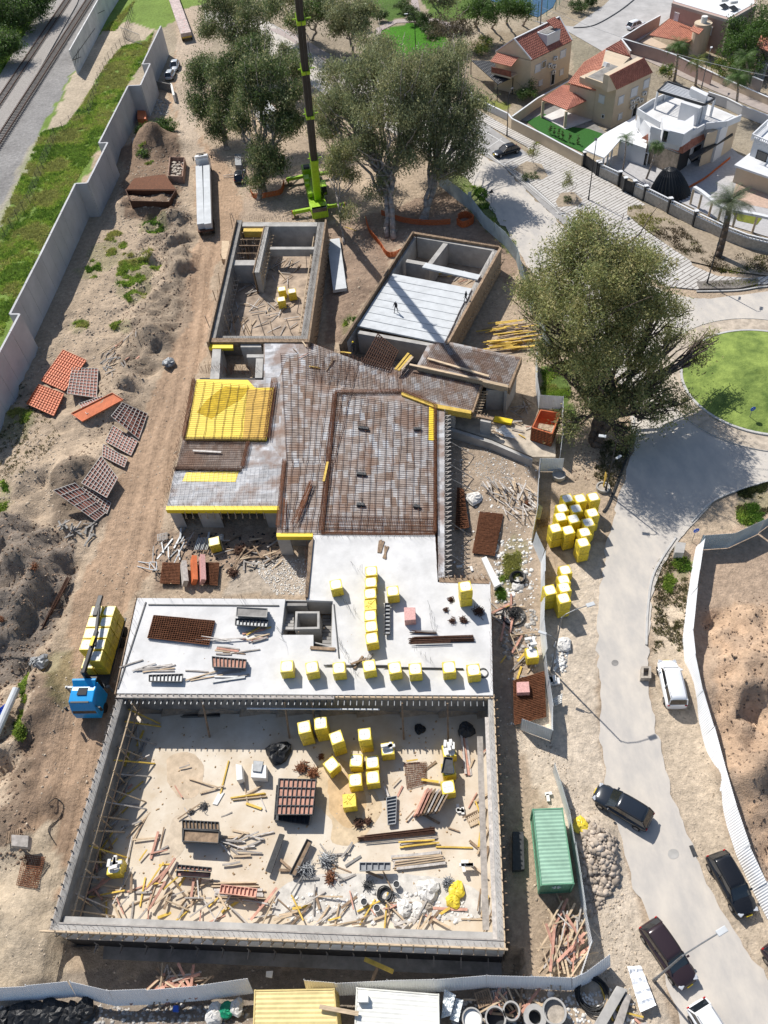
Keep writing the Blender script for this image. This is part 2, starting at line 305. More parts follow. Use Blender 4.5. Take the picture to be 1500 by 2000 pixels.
mx=N.nodes.new('ShaderNodeMix');mx.data_type='RGBA';mx.blend_type='MULTIPLY';mx.inputs[0].default_value=1;L.new(at.outputs[0],mx.inputs[6]);L.new(v,mx.inputs[7]);L.new(mx.outputs[2],b.inputs['Base Color'])
rf=N.nodes.new('ShaderNodeMath');rf.operation='MULTIPLY_ADD';L.new(at.outputs['Alpha'],rf.inputs[0]);rf.inputs[1].default_value=.22;rf.inputs[2].default_value=.0
bp=N.nodes.new('ShaderNodeBump');bp.inputs['Distance'].default_value=.42;bp.inputs['Strength'].default_value=.9;L.new(nz(1.1,14,.74),bp.inputs['Height']);bp2=N.nodes.new('ShaderNodeBump');L.new(rf.outputs[0],bp2 .inputs['Distance']);L.new(nz(.8,7,.6,(1.6,.11,1)),bp2 .inputs['Height']);L.new(bp.outputs[0],bp2 .inputs['Normal']);L.new(bp2 .outputs[0],b.inputs['Normal'])
g=fastmesh('ground',np.stack([X,Y,Z],-1).reshape(-1,3),F,[gm],loc=(0,0,0),colr=np.concatenate([Cc,RUT[...,None]],-1).reshape(-1,4));g.data.polygons.foreach_set('use_smooth',[True]*len(F));g['kind']='structure'
def smoothpx(pts,n=6):
 """closed Catmull-Rom through photo positions"""
 out=[];m=len(pts)
 for i in range(m):
  p0,p1,p2,p3=[np.array(pts[(i+j-1)%m][:2],float)for j in range(4)]
  for t in np.linspace(0,1,n,endpoint=False):out.append(tuple(.5*((2*p1)+(-p0+p2)*t+(2*p0-5*p1+4*p2-p3)*t*t+(-p0+3*p1-3*p2+p3)*t**3)))
 return out
def smoothline(pts,n=6):
 out=[];m=len(pts)
 for i in range(m-1):
  p0,p1,p2,p3=[np.array(pts[min(max(i+j-1,0),m-1)][:2],float)for j in range(4)]
  for t in np.linspace(0,1,n,endpoint=False):out.append(tuple(.5*((2*p1)+(-p0+p2)*t+(2*p0-5*p1+4*p2-p3)*t*t+(-p0+3*p1-3*p2+p3)*t**3)))
 return out+[tuple(pts[-1][:2])]
def sheet(name,px,z,m,kind='structure',parent=None,th=0.0,rag=0):
 mb=MB();pts=[G(p[0],p[1],0)for p in px]
 if rag:
  q=[]
  for a,b in zip(pts,pts[1:]+pts[:1]):
   k=max(1,int((b-a).length/.45))
   for i in range(k):q.append(a.lerp(b,i/k))
  pts=[]
  for p in q:s_=rag if p.y<140 else.05;e=(fbm(np.array([p.x]),np.array([p.y]),1.1,4,5)[0]-.5)*2*s_;pts.append(p+Vector((e,e*.5,0)))
 n=len(pts);ar=sum(pts[i][0]*pts[(i+1)%n][1]-pts[(i+1)%n][0]*pts[i][1]for i in range(n))
 if ar<0:pts.reverse()
 if th:mb.prism(pts,z-th,z)
 else:mb.poly([(p.x,p.y,z)for p in pts])
 o=mb.build(name,m,parent,world=True)
 if kind:o['kind']=kind
 return o
asph=mat('dusty_asphalt',(.52,.475,.415),.95,.10,.55,.012,c2=(.42,.395,.365),stretch=(1,.5,1));asph2=mat('grey_asphalt',(.40,.39,.38),.92,.18,.3,.006)
asph3=mat('parking_asphalt',(.33,.32,.31),.92,.2,.4,.006)
RZ=.02
sheet('road',[(1355,2300),(1325,2000),(1290,1860),(1235,1720),(1190,1580),(1172,1450),(1168,1300),(1170,1180),(1185,1060),(1215,950),(1240,870),(1228,780),(1180,700),(1110,640),(1065,570),(1020,500),(955,400),(905,340),(840,300),(750,250),(640,190),(560,130),(490,80),(400,40),(400,20),(500,30),(560,62),(645,128),(730,165),(860,235),(925,295),(984,328),(1060,405),(1130,470),(1240,540),(1310,575),(1380,585),(1450,575),(1560,562),(1800,570),(1800,990),(1560,935),(1500,940),(1400,975),(1330,1050),(1290,1110),(1270,1180),(1266,1260),(1272,1380),(1292,1470),(1320,1570),(1362,1690),(1420,1800),(1520,1950),(1660,2300)],RZ,asph,rag=.5)
sheet('road',[(1040,40),(1110,62),(1190,108),(1232,90),(1262,70),(1330,18),(1420,-40),(1250,-60),(1180,10),(1120,52),(1100,50)],RZ,asph2)
sheet('parking_lot',[(640,128),(760,175),(860,232),(925,292),(984,326),(1060,402),(1130,466),(1200,512),(1215,505),(1148,440),(1095,412),(1030,300),(935,232),(860,190),(760,130),(700,110)],RZ+.006,asph3)
stp=mat('striped_paving',(.52,.50,.47),.9,.1,.5);N2=stp.node_tree;bb=N2 .nodes['Principled BSDF'];src=bb.inputs['Base Color'].links[0].from_socket
tc2=N2 .nodes.new('ShaderNodeTexCoord');mp2=N2 .nodes.new('ShaderNodeMapping');mp2 .inputs['Rotation'].default_value=(0,0,rad(-32));N2 .links.new(tc2 .outputs['Object'],mp2 .inputs[0])
br=N2 .nodes.new('ShaderNodeTexBrick');br.inputs['Scale'].default_value=1;br.inputs['Brick Width'].default_value=5.5;br.inputs['Row Height'].default_value=.62;br.inputs['Mortar Size'].default_value=.05;br.inputs['Color1'].default_value=(1,1,1,1);br.inputs['Color2'].default_value=(.92,.91,.90,1);br.inputs['Mortar'].default_value=(.42,.39,.37,1);br.offset=.37
N2 .links.new(mp2 .outputs[0],br.inputs[0]);br.inputs['Mortar Size'].default_value=.075;br.inputs['Mortar'].default_value=(.30,.27,.25,1);mm=N2 .nodes.new('ShaderNodeMix');mm.data_type='RGBA';mm.blend_type='MULTIPLY';mm.inputs[0].default_value=1;N2 .links.new(src,mm.inputs[6]);N2 .links.new(br.outputs[0],mm.inputs[7]);N2 .links.new(mm.outputs[2],bb.inputs['Base Color'])
KB=.12
sheet('pavement',[(928,212),(985,246),(1140,328),(1225,378),(1262,402),(1226,405),(1224,420),(1262,452),(1300,478),(1345,500),(1352,520),(1400,540),(1470,545),(1500,540),(1540,545),(1530,556),(1440,556),(1360,566),(1300,560),(1230,520),(1150,470),(1148,440),(1095,412),(1040,362),(988,322),(1035,300),(1030,288),(935,235)],KB,stp,th=.16)
bayl=MB()
def pline(mb,a,b,w=.12,z=.035):p,q=G(*a,z),G(*b,z);mb.beam(p,q,w,.006)
for a,b in(((935,250),(1030,305)),((932,282),(986,325)),((930,262),(958,247)),((948,292),(980,270)),((985,320),(1022,300)),((1085,415),(1160,440)),((1105,440),(1165,428)),((1100,444),(1140,468)),((1025,352),(1085,404))):pline(bayl,a,b)
tag(bayl.build('parking_marking',mat('road_paint',(.7,.7,.68),.8),world=True),kind='structure')
for nm,pts in(('planting_bed',[(1003,332),(1028,316),(1058,322),(1070,345),(1060,352),(1034,350)]),('planting_bed',[(1085,395),(1095,378),(1120,376),(1138,392),(1130,402),(1090,406)])):
 sheet(nm,pts,KB+.008,mat('bed_soil',(.33,.27,.20),.95,.3,2.,.03))
bs=sheet('planting_bed',[(1226,405),(1262,402),(1330,438),(1400,462),(1500,490),(1600,505),(1600,545),(1500,540),(1440,532),(1350,512),(1300,478),(1224,420)],KB+.012,mat('bed_soil',(.33,.27,.20)))
sheet('planting_bed',[(1360,552),(1480,546),(1480,556),(1440,565),(1365,566)],.2,mat('bed_gravel',(.2,.18,.16),.95,.4,3.,.05),th=.2)
kerbm=mat('kerb_stone',(.47,.46,.44),.9,.15,1.)
def kerb(px,h=.13,wd=.18,m=None):
 mb=MB();pts=[G(*p)for p in smoothline(px)]
 for a,b2 in zip(pts,pts[1:]):mb.beam((a.x,a.y,h/2),(b2 .x,b2 .y,h/2),wd,h)
 o=mb.build('kerb',m or kerbm,world=True);o['kind']='structure';return o
kerb([(500,32),(560,65),(640,128),(720,165)]);kerb([(1234,845),(1232,872),(1212,925),(1188,985),(1178,1000)],.13,.22,M['cable'])
kerb([(1320,1050),(1290,1095),(1272,1135),(1264,1200),(1262,1260)],.13,.2);kerb([(1560,935),(1500,940),(1400,975),(1350,1020)]);kerb([(1360,570),(1440,568),(1500,560),(1600,560)],.14,.2)
kerb([(990,331),(1030,365),(1085,410),(1095,418),(1140,403)],.14,.15);kerb([(1190,108),(1232,90),(1262,70),(1330,18)]);kerb([(1120,55),(1160,50),(1210,22),(1250,-10)],.14,.25,M['charc']);kerb([(1225,770),(1238,815),(1232,850)])
rr=9.86;icc=Vector((48.35,68.56,0))
def circ(r,n=64):return[(icc.x+r*math.cos(2*math.pi*i/n),icc.y+r*math.sin(2*math.pi*i/n))for i in range(n)]
mb=MB();mb.prism(circ(rr+2.4),-.05,.10);o=mb.build('island_apron',mat('apron_dust',(.47,.40,.32),.95,.3,1.2,.02),world=True);o['kind']='structure'
mb=MB();pts=circ(rr);pi_=circ(rr-.3)
for i in range(64):j=(i+1)%64;mb.hexa([(*pts[i],.09),(*pts[j],.09),(*pi_[j],.09),(*pi_[i],.09)],[(*pts[i],.28),(*pts[j],.28),(*pi_[j],.28),(*pi_[i],.28)])
o=mb.build('kerb',kerbm,world=True);o['kind']='structure'
mb=MB();pts=circ(rr+2.45);pi_=circ(rr+2.5)
for i in range(64):j=(i+1)%64;mb.hexa([(*pts[i],.0),(*pts[j],.0),(*pi_[j],.0),(*pi_[i],.0)],[(*pts[i],.14),(*pts[j],.14),(*pi_[j],.14),(*pi_[i],.14)])
o=mb.build('kerb',kerbm,world=True);o['kind']='structure'
mb=MB();R_=rr-.3;rings=14
vs=[(icc.x,icc.y,1.1)];
for k_ in range(1,rings+1):
 for i in range(48):
  r_=R_*k_/rings;t=2*math.pi*i/48;vs.append((icc.x+r_*math.cos(t),icc.y+r_*math.sin(t),.22+.9*(1-(k_/rings)**2)+(rng.random()*.16 if k_<rings else 0)))
fs=[(0,1+i,1+(i+1)%48)for i in range(48)]
for k_ in range(rings-1):
 for i in range(48):a=1+k_*48;fs.append((a+i,a+48+i,a+48+(i+1)%48,a+(i+1)%48))
mb.add(vs,fs);o=mb.build('island_ground',mat('meadow',(.20,.26,.06),.95,.5,.45,.15,c2=(.09,.14,.03)),world=True,smooth=True);o['kind']='structure'
FZ=-.9
PF=-.6
ST=3.6
def wallrun(mb,a,b,t,z0,z1):
 mb.beam((a.x,a.y,(z0+z1)/2),(b.x,b.y,(z0+z1)/2),t,z1-z0)
def rods(name,parent,line,z,h,step=.3,r=.012,lean=.12,kind='stuff',m='rust',jitter=.5,off=0.):
 """starter bars standing along a line: one part, too many to count"""
 mb=MB();
 for a,b in zip(line,line[1:]):
  L_=(b-a).length;n=max(2,int(L_/step));d=(b-a).normalized();nn=Vector((-d.y,d.x,0))
  for i in range(n):
   for sgn in(-1,1):
    p=a+d*(L_*(i+rng.random()*.5)/n)+nn*(off+.09*sgn);hh=h*(1-jitter*rng.random())
    mb.tube((p.x,p.y,z-.1),(p.x+rng.gauss(0,lean)*hh,p.y+rng.gauss(0,lean)*hh,z+hh),r,3,cap=False)
 return tag(mb.build(name,M[m],parent,world=True),kind=kind)
def brackets(parent,a,b,z,out,step,m='woodd',ln=.9,drop=.8,name='bracket'):
 """timber brackets of a formwork edge, each a part"""
 L_=(b-a).length;n=int(L_/step);d=(b-a).normalized();base=None
 for i in range(n):
  p=a+d*(L_*(i+.5)/n)
  if base is None:
   mb=MB();mb.beam((0,0,0),(out.x*ln,out.y*ln,0),.07,.07);mb.beam((out.x*ln*.9,out.y*ln*.9,0),(0,0,-drop),.06,.06);mb.beam((out.x*.05,out.y*.05,.5),(out.x*.05,out.y*.05,-drop),.07,.07)
   base=mb.build(name,M[m],parent,loc=p+Vector((0,0,z))-Vector(parent.location));
  else:
   o=base.copy();col.objects.link(o);o.location=p+Vector((0,0,z))-Vector(parent.location);o.parent=parent
A_,B_,C_,D_=G(98,1817,3.4),G(985,1852,3.4),G(963,1357,3.4),G(232,1357,3.4)
for p in(A_,B_,C_,D_):p.z=0
fl=MB();fl.prism([A_,B_,C_,D_],FZ-.3,PF);o=fl.build('basement_floor',mat('dusty_slab',(.60,.54,.45),.95,.14,.3,.012,c2=(.51,.42,.31)),world=True);o['kind']='structure'
bw=thing('basement_wall','long grey concrete retaining walls in formwork round the basement pit, bars along the top','retaining wall',A_)
def inset(pts,t):
 c=sum((p for p in pts),Vector((0,0,0)))/len(pts);out=[]
 n=len(pts)
 for i in range(n):
  p,a,b=pts[i],pts[i-1],pts[(i+1)%n];d1=(p-a).normalized();d2=(b-p).normalized();n1=Vector((-d1 .y,d1 .x,0));n2=Vector((-d2 .y,d2 .x,0))
  if n1 .dot(c-p)<0:n1,n2=-n1,-n2
  bis=(n1+n2);bis=bis/bis.dot(n1);out.append(p+bis*t)
 return out
I1=inset([A_,B_,C_,D_],.45)
def wallseg(nm,i,j,z1,m):
 o_,n_=[A_,B_,C_,D_],I1;mb=MB();mb.prism([o_[i],o_[j],n_[j],n_[i]],-2.2 if nm=='south_wall' else FZ,z1);return mb.build(nm,m,bw,world=True)
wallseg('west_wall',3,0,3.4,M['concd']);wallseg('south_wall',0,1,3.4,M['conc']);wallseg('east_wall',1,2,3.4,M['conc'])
dS=(B_-A_).normalized();nS=Vector((dS.y,-dS.x,0));dW=(D_-A_).normalized();nW=Vector((-dW.y,dW.x,0));dE=(C_-B_).normalized();nE=Vector((dE.y,-dE.x,0))
def band(nm,a,b,nrm,off,t,z0,z1,m,par):mb=MB();q=nrm*(off+t/2);mb.beam(a+q+Vector((0,0,(z0+z1)/2)),b+q+Vector((0,0,(z0+z1)/2)),t,z1-z0);return mb.build(nm,m,par,world=True)
band('bitumen_coat',A_,B_,nS,.0,.03,-2.,.2,M['bitu'],bw)
band('formwork_board',A_-dS*.8,B_+dS*.25,nS,.004,.12,3.15,3.52,M['wood'],bw)
band('formwork_board',A_+dS*.5,B_,-nS,.455,.10,3.0,3.46,M['woodg'],bw)
band('concrete_plinth',A_+dS*.6,B_-dS*.3,-nS,.56,.5,PF,3.05,M['conc'],bw)
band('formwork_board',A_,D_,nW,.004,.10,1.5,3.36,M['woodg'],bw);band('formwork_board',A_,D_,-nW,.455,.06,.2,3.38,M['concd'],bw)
band('formwork_board',B_,C_,nE,.004,.09,1.2,3.5,M['wood'],bw);band('plank_walkway',B_-dE*.0,C_-dE*2,-nE,.455,.32,3.05,3.2,M['ribw'],bw);band('plank_walkway',B_+dE*1.5,C_-dE*3,-nE,.95,.5,1.4,1.5,M['woodg'],bw)
for a,b,nn in((A_,D_,-nW),(A_,B_,-nS),(B_,C_,-nE)):
 rods('starter_bars',bw,[a+nn*.22,b+nn*.22],3.4,.5,.45)
brackets(bw,A_,B_,3.1,nS,.85,'wood',.45,.8);brackets(bw,A_+dW*.3,D_,3.2,nW,.8,'dsteel',.3,.4);brackets(bw,B_,C_,3.2,nE,.8,'woodd',.4,.6)
brackets(bw,A_+dS,B_,-.9,nS,2.0,'woodg',.7,.5,'strut')
mb=MB()
for i in range(64):
 a=A_+dS*(i*(B_-A_).length/64);mb=MB()if i==0 else mb
band('wall_patch',A_+dS*5,A_+dS*12,nS,.002,.02,.6,2.6,M['concw'],bw);band('wall_patch',A_+dS*14,A_+dS*31,nS,.002,.02,.5,2.3,M['concw'],bw)
ft=MB();ft.beam(A_+nS*.5+Vector((0,0,-2.0)),B_+nS*.5+Vector((0,0,-2.0)),.9,.3);ft.build('footing',M['concd'],bw,world=True)
hr=thing('handrail','timber guard rail and ledger inside the west wall of the basement','guard rail',D_-nW*.9)
mb=MB();h0,h1=G(262,1368,2.4),G(141,1790,2.4);mb.beam(h0,h1,.12,.1);mb.build('rail',M['wood'],hr,world=True);mb=MB();mb.beam(h0+Vector((.35,0,-.6)),h1+Vector((.35,0,-.6)),.1,.1);mb.build('rail',M['woodd'],hr,world=True)
for i in range(9):
 p=h0 .lerp(h1,(i+.3)/9);mb=MB();mb.beam((p.x,p.y,PF),(p.x,p.y,2.5),.1,.1);mb.build('post',M['wood'],hr,world=True)
for i in range(15):
 p=h0 .lerp(h1,(i+.5)/15);ln=rng.uniform(1.2,2.6);mb=MB();mb.beam((p.x-.5,p.y,2.0),(p.x+ln,p.y+rng.uniform(-.8,.5),PF+.05),.1,.12)
 tag(mb.build('shoring_strut',M[rng.choice(['wood','woody','woodg'])],hr,world=True))
SL=thing('concrete_slab','freshly cast white concrete floor slab with a stair opening','floor slab',G(600,1300,0)*1)
SL.location.z=0
def pz(mb,px,z0,z1):mb.prism([G(x,y,z1)for x,y in px],z0,z1)
mb=MB()
pz(mb,[(268,1168),(557,1170),(549,1240),(537,1356),(228,1354)],ST-.3,ST)
mb.build('slab',M['concw'],SL,world=True)
mb=MB();pz(mb,[(549,1240),(612,1240),(612,1263),(648,1263),(655,1357),(537,1356)],ST-.3,ST);mb.build('slab',M['concw'],SL,world=True)
mb=MB();pz(mb,[(612,1045),(850,1045),(855,1137),(958,1137),(963,1358),(655,1357),(648,1263),(650,1174),(599,1172)],ST-.3,ST);mb.build('slab',M['concw'],SL,world=True)
s0,s1=G(228,1356,ST),G(963,1360,ST);s0 .z=s1 .z=0;dd=(s1-s0).normalized();nn=Vector((dd.y,-dd.x,0))
band('edge_board',s0,s0+dd*20,nn,.01,.28,3.25,3.55,M['woodg'],SL);band('edge_board',s0+dd*20.1,s1,nn,.01,.12,3.1,3.5,M['wood'],SL)
band('under_wall',s0+dd*.6,s1-dd*.3,-nn,.35,.3,PF,ST-.31,M['concd'],SL)
brackets(SL,s0,s1,3.2,nn,.55,'steel',.75,.5);band('ledger',s0+dd*12,s0+dd*24,nn,.8,.12,2.6,2.7,M['hcore'],SL)
for x in(8,15.5,18,26,30):
 mb=MB();p=s0+dd*x;mb.beam(p+nn*.5+Vector((0,0,3.2)),p+nn*2.2+Vector((0,0,PF)),.14,.14);mb.build('prop',M['woodd'],SL,world=True)
cz=ST-.06
mb=MB();
def ring(mb,px,t,z0,z1):
 P_=[G(x,y,z1)for x,y in px];
 for p in P_:p.z=0
 I_=inset(P_,t)
 for i in range(len(P_)):j=(i+1)%len(P_);mb.prism([P_[i],P_[j],I_[j],I_[i]],z0,z1)
ring(mb,[(577,1194),(624,1194),(624,1228),(575,1229)],.22,PF,cz);mb.build('lift_shaft',M['conc'],SL,world=True)
mb=MB();ring(mb,[(556,1171),(651,1173),(649,1264),(549,1241)][:4],.12,1.0,ST-.31);mb.build('opening_wall',M['conc'],SL,world=True)
mb=MB()
for i in range(9):a,b=G(630,1262-i*7,2.9-i*.3),G(648,1262-i*7,2.9-i*.3);mb.beam(a,b,.34,.3)
mb.build('stair_flight',M['concd'],SL,world=True)
mb=MB()
for i in range(9):a,b=G(552,1228-i*6,3.0-i*.25),G(574,1228-i*6,3.0-i*.25);mb.beam(a,b,.3,.28)
mb.build('stair_flight',M['conc'],SL,world=True)
mb=MB();mb.beam(G(606,1265,3.72),G(655,1268,3.72),.3,.1);mb.build('edge_plank',M['woodd'],SL,world=True)
rods('starter_bars',SL,[G(268,1170,ST),G(555,1172,ST)],ST,.9,1.4);rods('starter_bars',SL,[G(272,1172,ST),G(236,1345,ST)],ST,1.,1.2);rods('starter_bars',SL,[G(612,1052,ST),G(850,1050,ST)],ST,1.0,.7,m='dsteel')
rods('starter_bars',SL,[G(960,1140,ST),G(960,1350,ST)],ST,.9,.35);rods('starter_bars',SL,[G(853,1050,ST),G(857,1135,ST)],ST,1,.35);rods('starter_bars',SL,[G(600,1065,ST),G(598,1165,ST)],ST,1,.3)
for a,b in(((690,1105),(725,1130)),((655,1155),(700,1205)),((660,1250),(700,1330)),((840,1190),(850,1245)),((545,1230),(560,1260)),((470,1170),(480,1185)),((810,1270),(850,1300))):rods('starter_bars',SL,[G(*a,ST),G(*b,ST)],ST,1.3,.5,lean=.18,m='dsteel')
mb=MB();mb.beam(G(285,1176,ST+.05),G(230,1345,ST+.05),.12,.1);mb.beam(G(290,1181,ST+.05),G(545,1183,ST+.05),.12,.1);mb.beam(G(652,1180,ST+.05),G(662,1285,ST+.05),.1,.1);mb.build('kicker',M['dsteel'],SL,world=True)
band('edge_board',G(268,1166,0+ST)*1,G(226,1356,ST)*1,Vector((-1,0,0)),.02,.08,-.35,.1,M['woodd'],SL)
wl=MB();wl.beam(G(232,1350,ST)-Vector((-.5,0,2.2)),G(270,1172,ST)-Vector((-.5,0,2.2)),.3,3.7);wl.build('under_wall',M['concd'],SL,world=True)
wl=MB();wl.beam(G(270,1170,ST)+Vector((0,-.4,-2.2)),G(598,1170,ST)+Vector((0,-.4,-2.2)),.3,3.7);wl.build('under_wall',M['concd'],SL,world=True)
band('under_wall',G(603,1168,ST),G(612,1050,ST),Vector((1,0,0)),.3,.3,-3.6,-.31,M['conc'],SL)
def boardmat(name,cols,bw_=.62,bh=1.25,rot=0):
 m=bpy.data.materials.new(name);m.use_nodes=True;N=m.node_tree;L=N.links;b=N.nodes['Principled BSDF'];b.inputs['Roughness'].default_value=.8
 tc=N.nodes.new('ShaderNodeTexCoord');mp=N.nodes.new('ShaderNodeMapping');mp.inputs['Rotation'].default_value=(0,0,rad(rot));L.new(tc.outputs['Object'],mp.inputs[0])
 sx=N.nodes.new('ShaderNodeSeparateXYZ');L.new(mp.outputs[0],sx.inputs[0])
 def cell(w_,h_,sh):
  a=N.nodes.new('ShaderNodeMath');a.operation='DIVIDE';L.new(sx.outputs[1],a.inputs[0]);a.inputs[1].default_value=h_
  f=N.nodes.new('ShaderNodeMath');f.operation='FLOOR';L.new(a.outputs[0],f.inputs[0])
  c=N.nodes.new('ShaderNodeMath');c.operation='MULTIPLY_ADD';L.new(f.outputs[0],c.inputs[0]);c.inputs[1].default_value=sh;L.new(sx.outputs[0],c.inputs[2])
  d=N.nodes.new('ShaderNodeMath');d.operation='DIVIDE';L.new(c.outputs[0],d.inputs[0]);d.inputs[1].default_value=w_
  e=N.nodes.new('ShaderNodeMath');e.operation='FLOOR';L.new(d.outputs[0],e.inputs[0])
  cb=N.nodes.new('ShaderNodeCombineXYZ');L.new(e.outputs[0],cb.inputs[0]);L.new(f.outputs[0],cb.inputs[1]);wn=N.nodes.new('ShaderNodeTexWhiteNoise');wn.noise_dimensions='2D';L.new(cb.outputs[0],wn.inputs['Vector']);return wn.outputs[0]
 s1_=cell(bw_,bh,.27);s2_=cell(2.5,5.2,0.0)
 ad=N.nodes.new('ShaderNodeMath');ad.operation='MULTIPLY_ADD';L.new(s2_,ad.inputs[0]);ad.inputs[1].default_value=.5;L.new(s1_,ad.inputs[2]);dv=N.nodes.new('ShaderNodeMath');dv.operation='DIVIDE';L.new(ad.outputs[0],dv.inputs[0]);dv.inputs[1].default_value=1.5
 r=N.nodes.new('ShaderNodeValToRGB');r.color_ramp.interpolation='CONSTANT'
 for i,c in enumerate(cols):
  e=r.color_ramp.elements[i]if i<2 else r.color_ramp.elements.new(i/len(cols));e.position=i/len(cols);e.color=(*c,1)
 L.new(dv.outputs[0],r.inputs[0])
 n=N.nodes.new('ShaderNodeTexNoise');n.inputs['Scale'].default_value=1.1;n.inputs['Detail'].default_value=9;n.inputs['Roughness'].default_value=.7;L.new(mp.outputs[0],n.inputs['Vector']);mr=N.nodes.new('ShaderNodeMapRange');mr.inputs[1].default_value=.3;mr.inputs[2].default_value=.7;mr.inputs[3].default_value=.62;mr.inputs[4].default_value=1.3;L.new(n.outputs[0],mr.inputs[0])
 x=N.nodes.new('ShaderNodeMix');x.data_type='RGBA';x.blend_type='MULTIPLY';x.inputs[0].default_value=1;L.new(r.outputs[0],x.inputs[6]);L.new(mr.outputs[0],x.inputs[7])
 n3=N.nodes.new('ShaderNodeTexNoise');n3 .inputs['Scale'].default_value=.35;n3 .inputs['Detail'].default_value=6;L.new(mp.outputs[0],n3 .inputs['Vector']);m3=N.nodes.new('ShaderNodeMapRange');m3 .inputs[1].default_value=.5;m3 .inputs[2].default_value=.62;m3 .inputs[3].default_value=0;m3 .inputs[4].default_value=.7;L.new(n3 .outputs[0],m3 .inputs[0])
 y=N.nodes.new('ShaderNodeMix');y.data_type='RGBA';L.new(m3 .outputs[0],y.inputs[0]);L.new(x.outputs[2],y.inputs[6]);y.inputs[7].default_value=(.19,.105,.065,1)
 L.new(y.outputs[2],b.inputs['Base Color']);return m
DKM=boardmat('weathered_formply',[(.20,.135,.10),(.27,.22,.19),(.33,.30,.285),(.25,.20,.17),(.37,.355,.35),(.29,.25,.23),(.41,.42,.44)])
DKL=boardmat('pale_formply',[(.42,.42,.43),(.36,.36,.37),(.48,.48,.49),(.33,.32,.32),(.40,.39,.39)],2.2,.6)
DK=thing('formwork_deck','large brown plywood formwork deck covered with steel reinforcement grids','formwork deck',G(640,900,0))
main=[(385,742),(515,742),(515,668),(600,667),(708,708),(785,720),(785,765),(850,790),(850,1044),(540,1044),(545,992),(325,992)]
mb=MB();pz(mb,main,ST-.4,ST-.1);mb.build('deck',DKM,DK,world=True)
def dpart(nm,px,z0,z1,m,par=None):
 mb=MB();pz(mb,px,z0,z1);return mb.build(nm,m,par or DK,world=True)
D0=ST-.1
dpart('pale_board_area',[(341,919),(473,918),(486,862),(524,861),(553,898),(545,990),(327,990)],D0,D0+.02,DKL)
dpart('pale_board_area',[(517,670),(575,670),(583,690),(560,700),(545,736),(518,738)],D0,D0+.02,DKL)
dpart('yellow_panel_field',[(384,741),(484,742),(498,757),(535,757),(520,859),(362,858)],D0,D0+.28,M['ypan'])
dpart('yellow_board',[(364,922),(466,921),(460,941),(356,940)],D0+.02,D0+.05,M['ypan']);dpart('yellow_board',[(838,792),(850,794),(849,860),(837,860)],D0,D0+.05,M['ypan'])
dpart('sunken_board_strip',[(357,863),(484,863),(472,917),(343,917)],D0,D0+.06,boardmat('dark_formply',[(.19,.14,.11),(.24,.19,.16),(.15,.10,.075)]))
dpart('edge_board',[(325,988),(545,988),(545,996),(324,996)],ST-.55,D0+.12,M['ypan']);dpart('edge_board',[(540,1041),(611,1041),(611,1048),(540,1048)],ST-.55,D0+.12,M['ypan'])
def gridmesh(mb,px,z,nx,ny,r,wob=.015,r2=None):
 a,b,c,d=[G(x,y,z)for x,y in px]
 for i in range(nx+1):
  t=i/nx;p,q=a.lerp(b,t),d.lerp(c,t);last=p
  for s_ in range(1,7):
   cur=p.lerp(q,s_/6)+Vector((rng.gauss(0,wob if not r2 else.06),0,rng.gauss(0,wob)));mb.beam(last,cur,r2 or r,r2 or r);last=cur
 for i in range(ny+1):
  t=i/ny;p,q=a.lerp(d,t),b.lerp(c,t);last=p
  for s_ in range(1,7):
   cur=p.lerp(q,s_/6)+Vector((0,rng.gauss(0,wob),rng.gauss(0,wob)+r));mb.beam(last,cur,r,r);last=cur
def rebarmat(nm,px,z,nx,ny,r=.035,m='rust',par=None,r2=None):
 mb=MB();gridmesh(mb,px,z,nx,ny,r,r2=r2);return mb.build(nm,M[m],par or DK,world=True)
rebarmat('rebar_mesh',[(655,768),(848,792),(848,1042),(628,1040)],D0+.2,15,62,.028,'rustd',r2=.05)
rebarmat('rebar_mesh',[(548,690),(700,706),(652,900),(560,900)],D0+.2,9,46,.028,'rustd',r2=.05)
rebarmat('rebar_mesh',[(560,900),(650,900),(630,1040),(548,1040)],D0+.2,7,30,.028,'rustd',r2=.05)
rebarmat('rebar_mesh',[(600,668),(783,720),(783,765),(600,740)],D0+.28,22,18,.028,'rustd',r2=.045)
rebarmat('rebar_mesh',[(384,743),(535,757),(520,858),(362,858)],D0+.42,9,30,.022,'rustd',r2=.04)
dpart('sand_stain',[(384,805),(405,780),(428,762),(441,754),(460,757),(488,757),(470,780),(445,795),(413,818)],D0+.28,D0+.295,mat('damp_sand',(.60,.41,.03),.9,.25,1.5));dpart('pale_board_area',[(483,760),(533,762),(519,856),(474,856)],D0+.28,D0+.292,mat('worn_yellow',(.66,.42,.09),.8,.2,1.))
rebarmat('rebar_mesh',[(357,864),(484,863),(472,916),(343,917)],D0+.2,30,12,.024,'rustd')
rebarmat('rebar_mesh',[(340,922),(550,905),(545,988),(327,988)],D0+.15,24,14,.014,'steel')
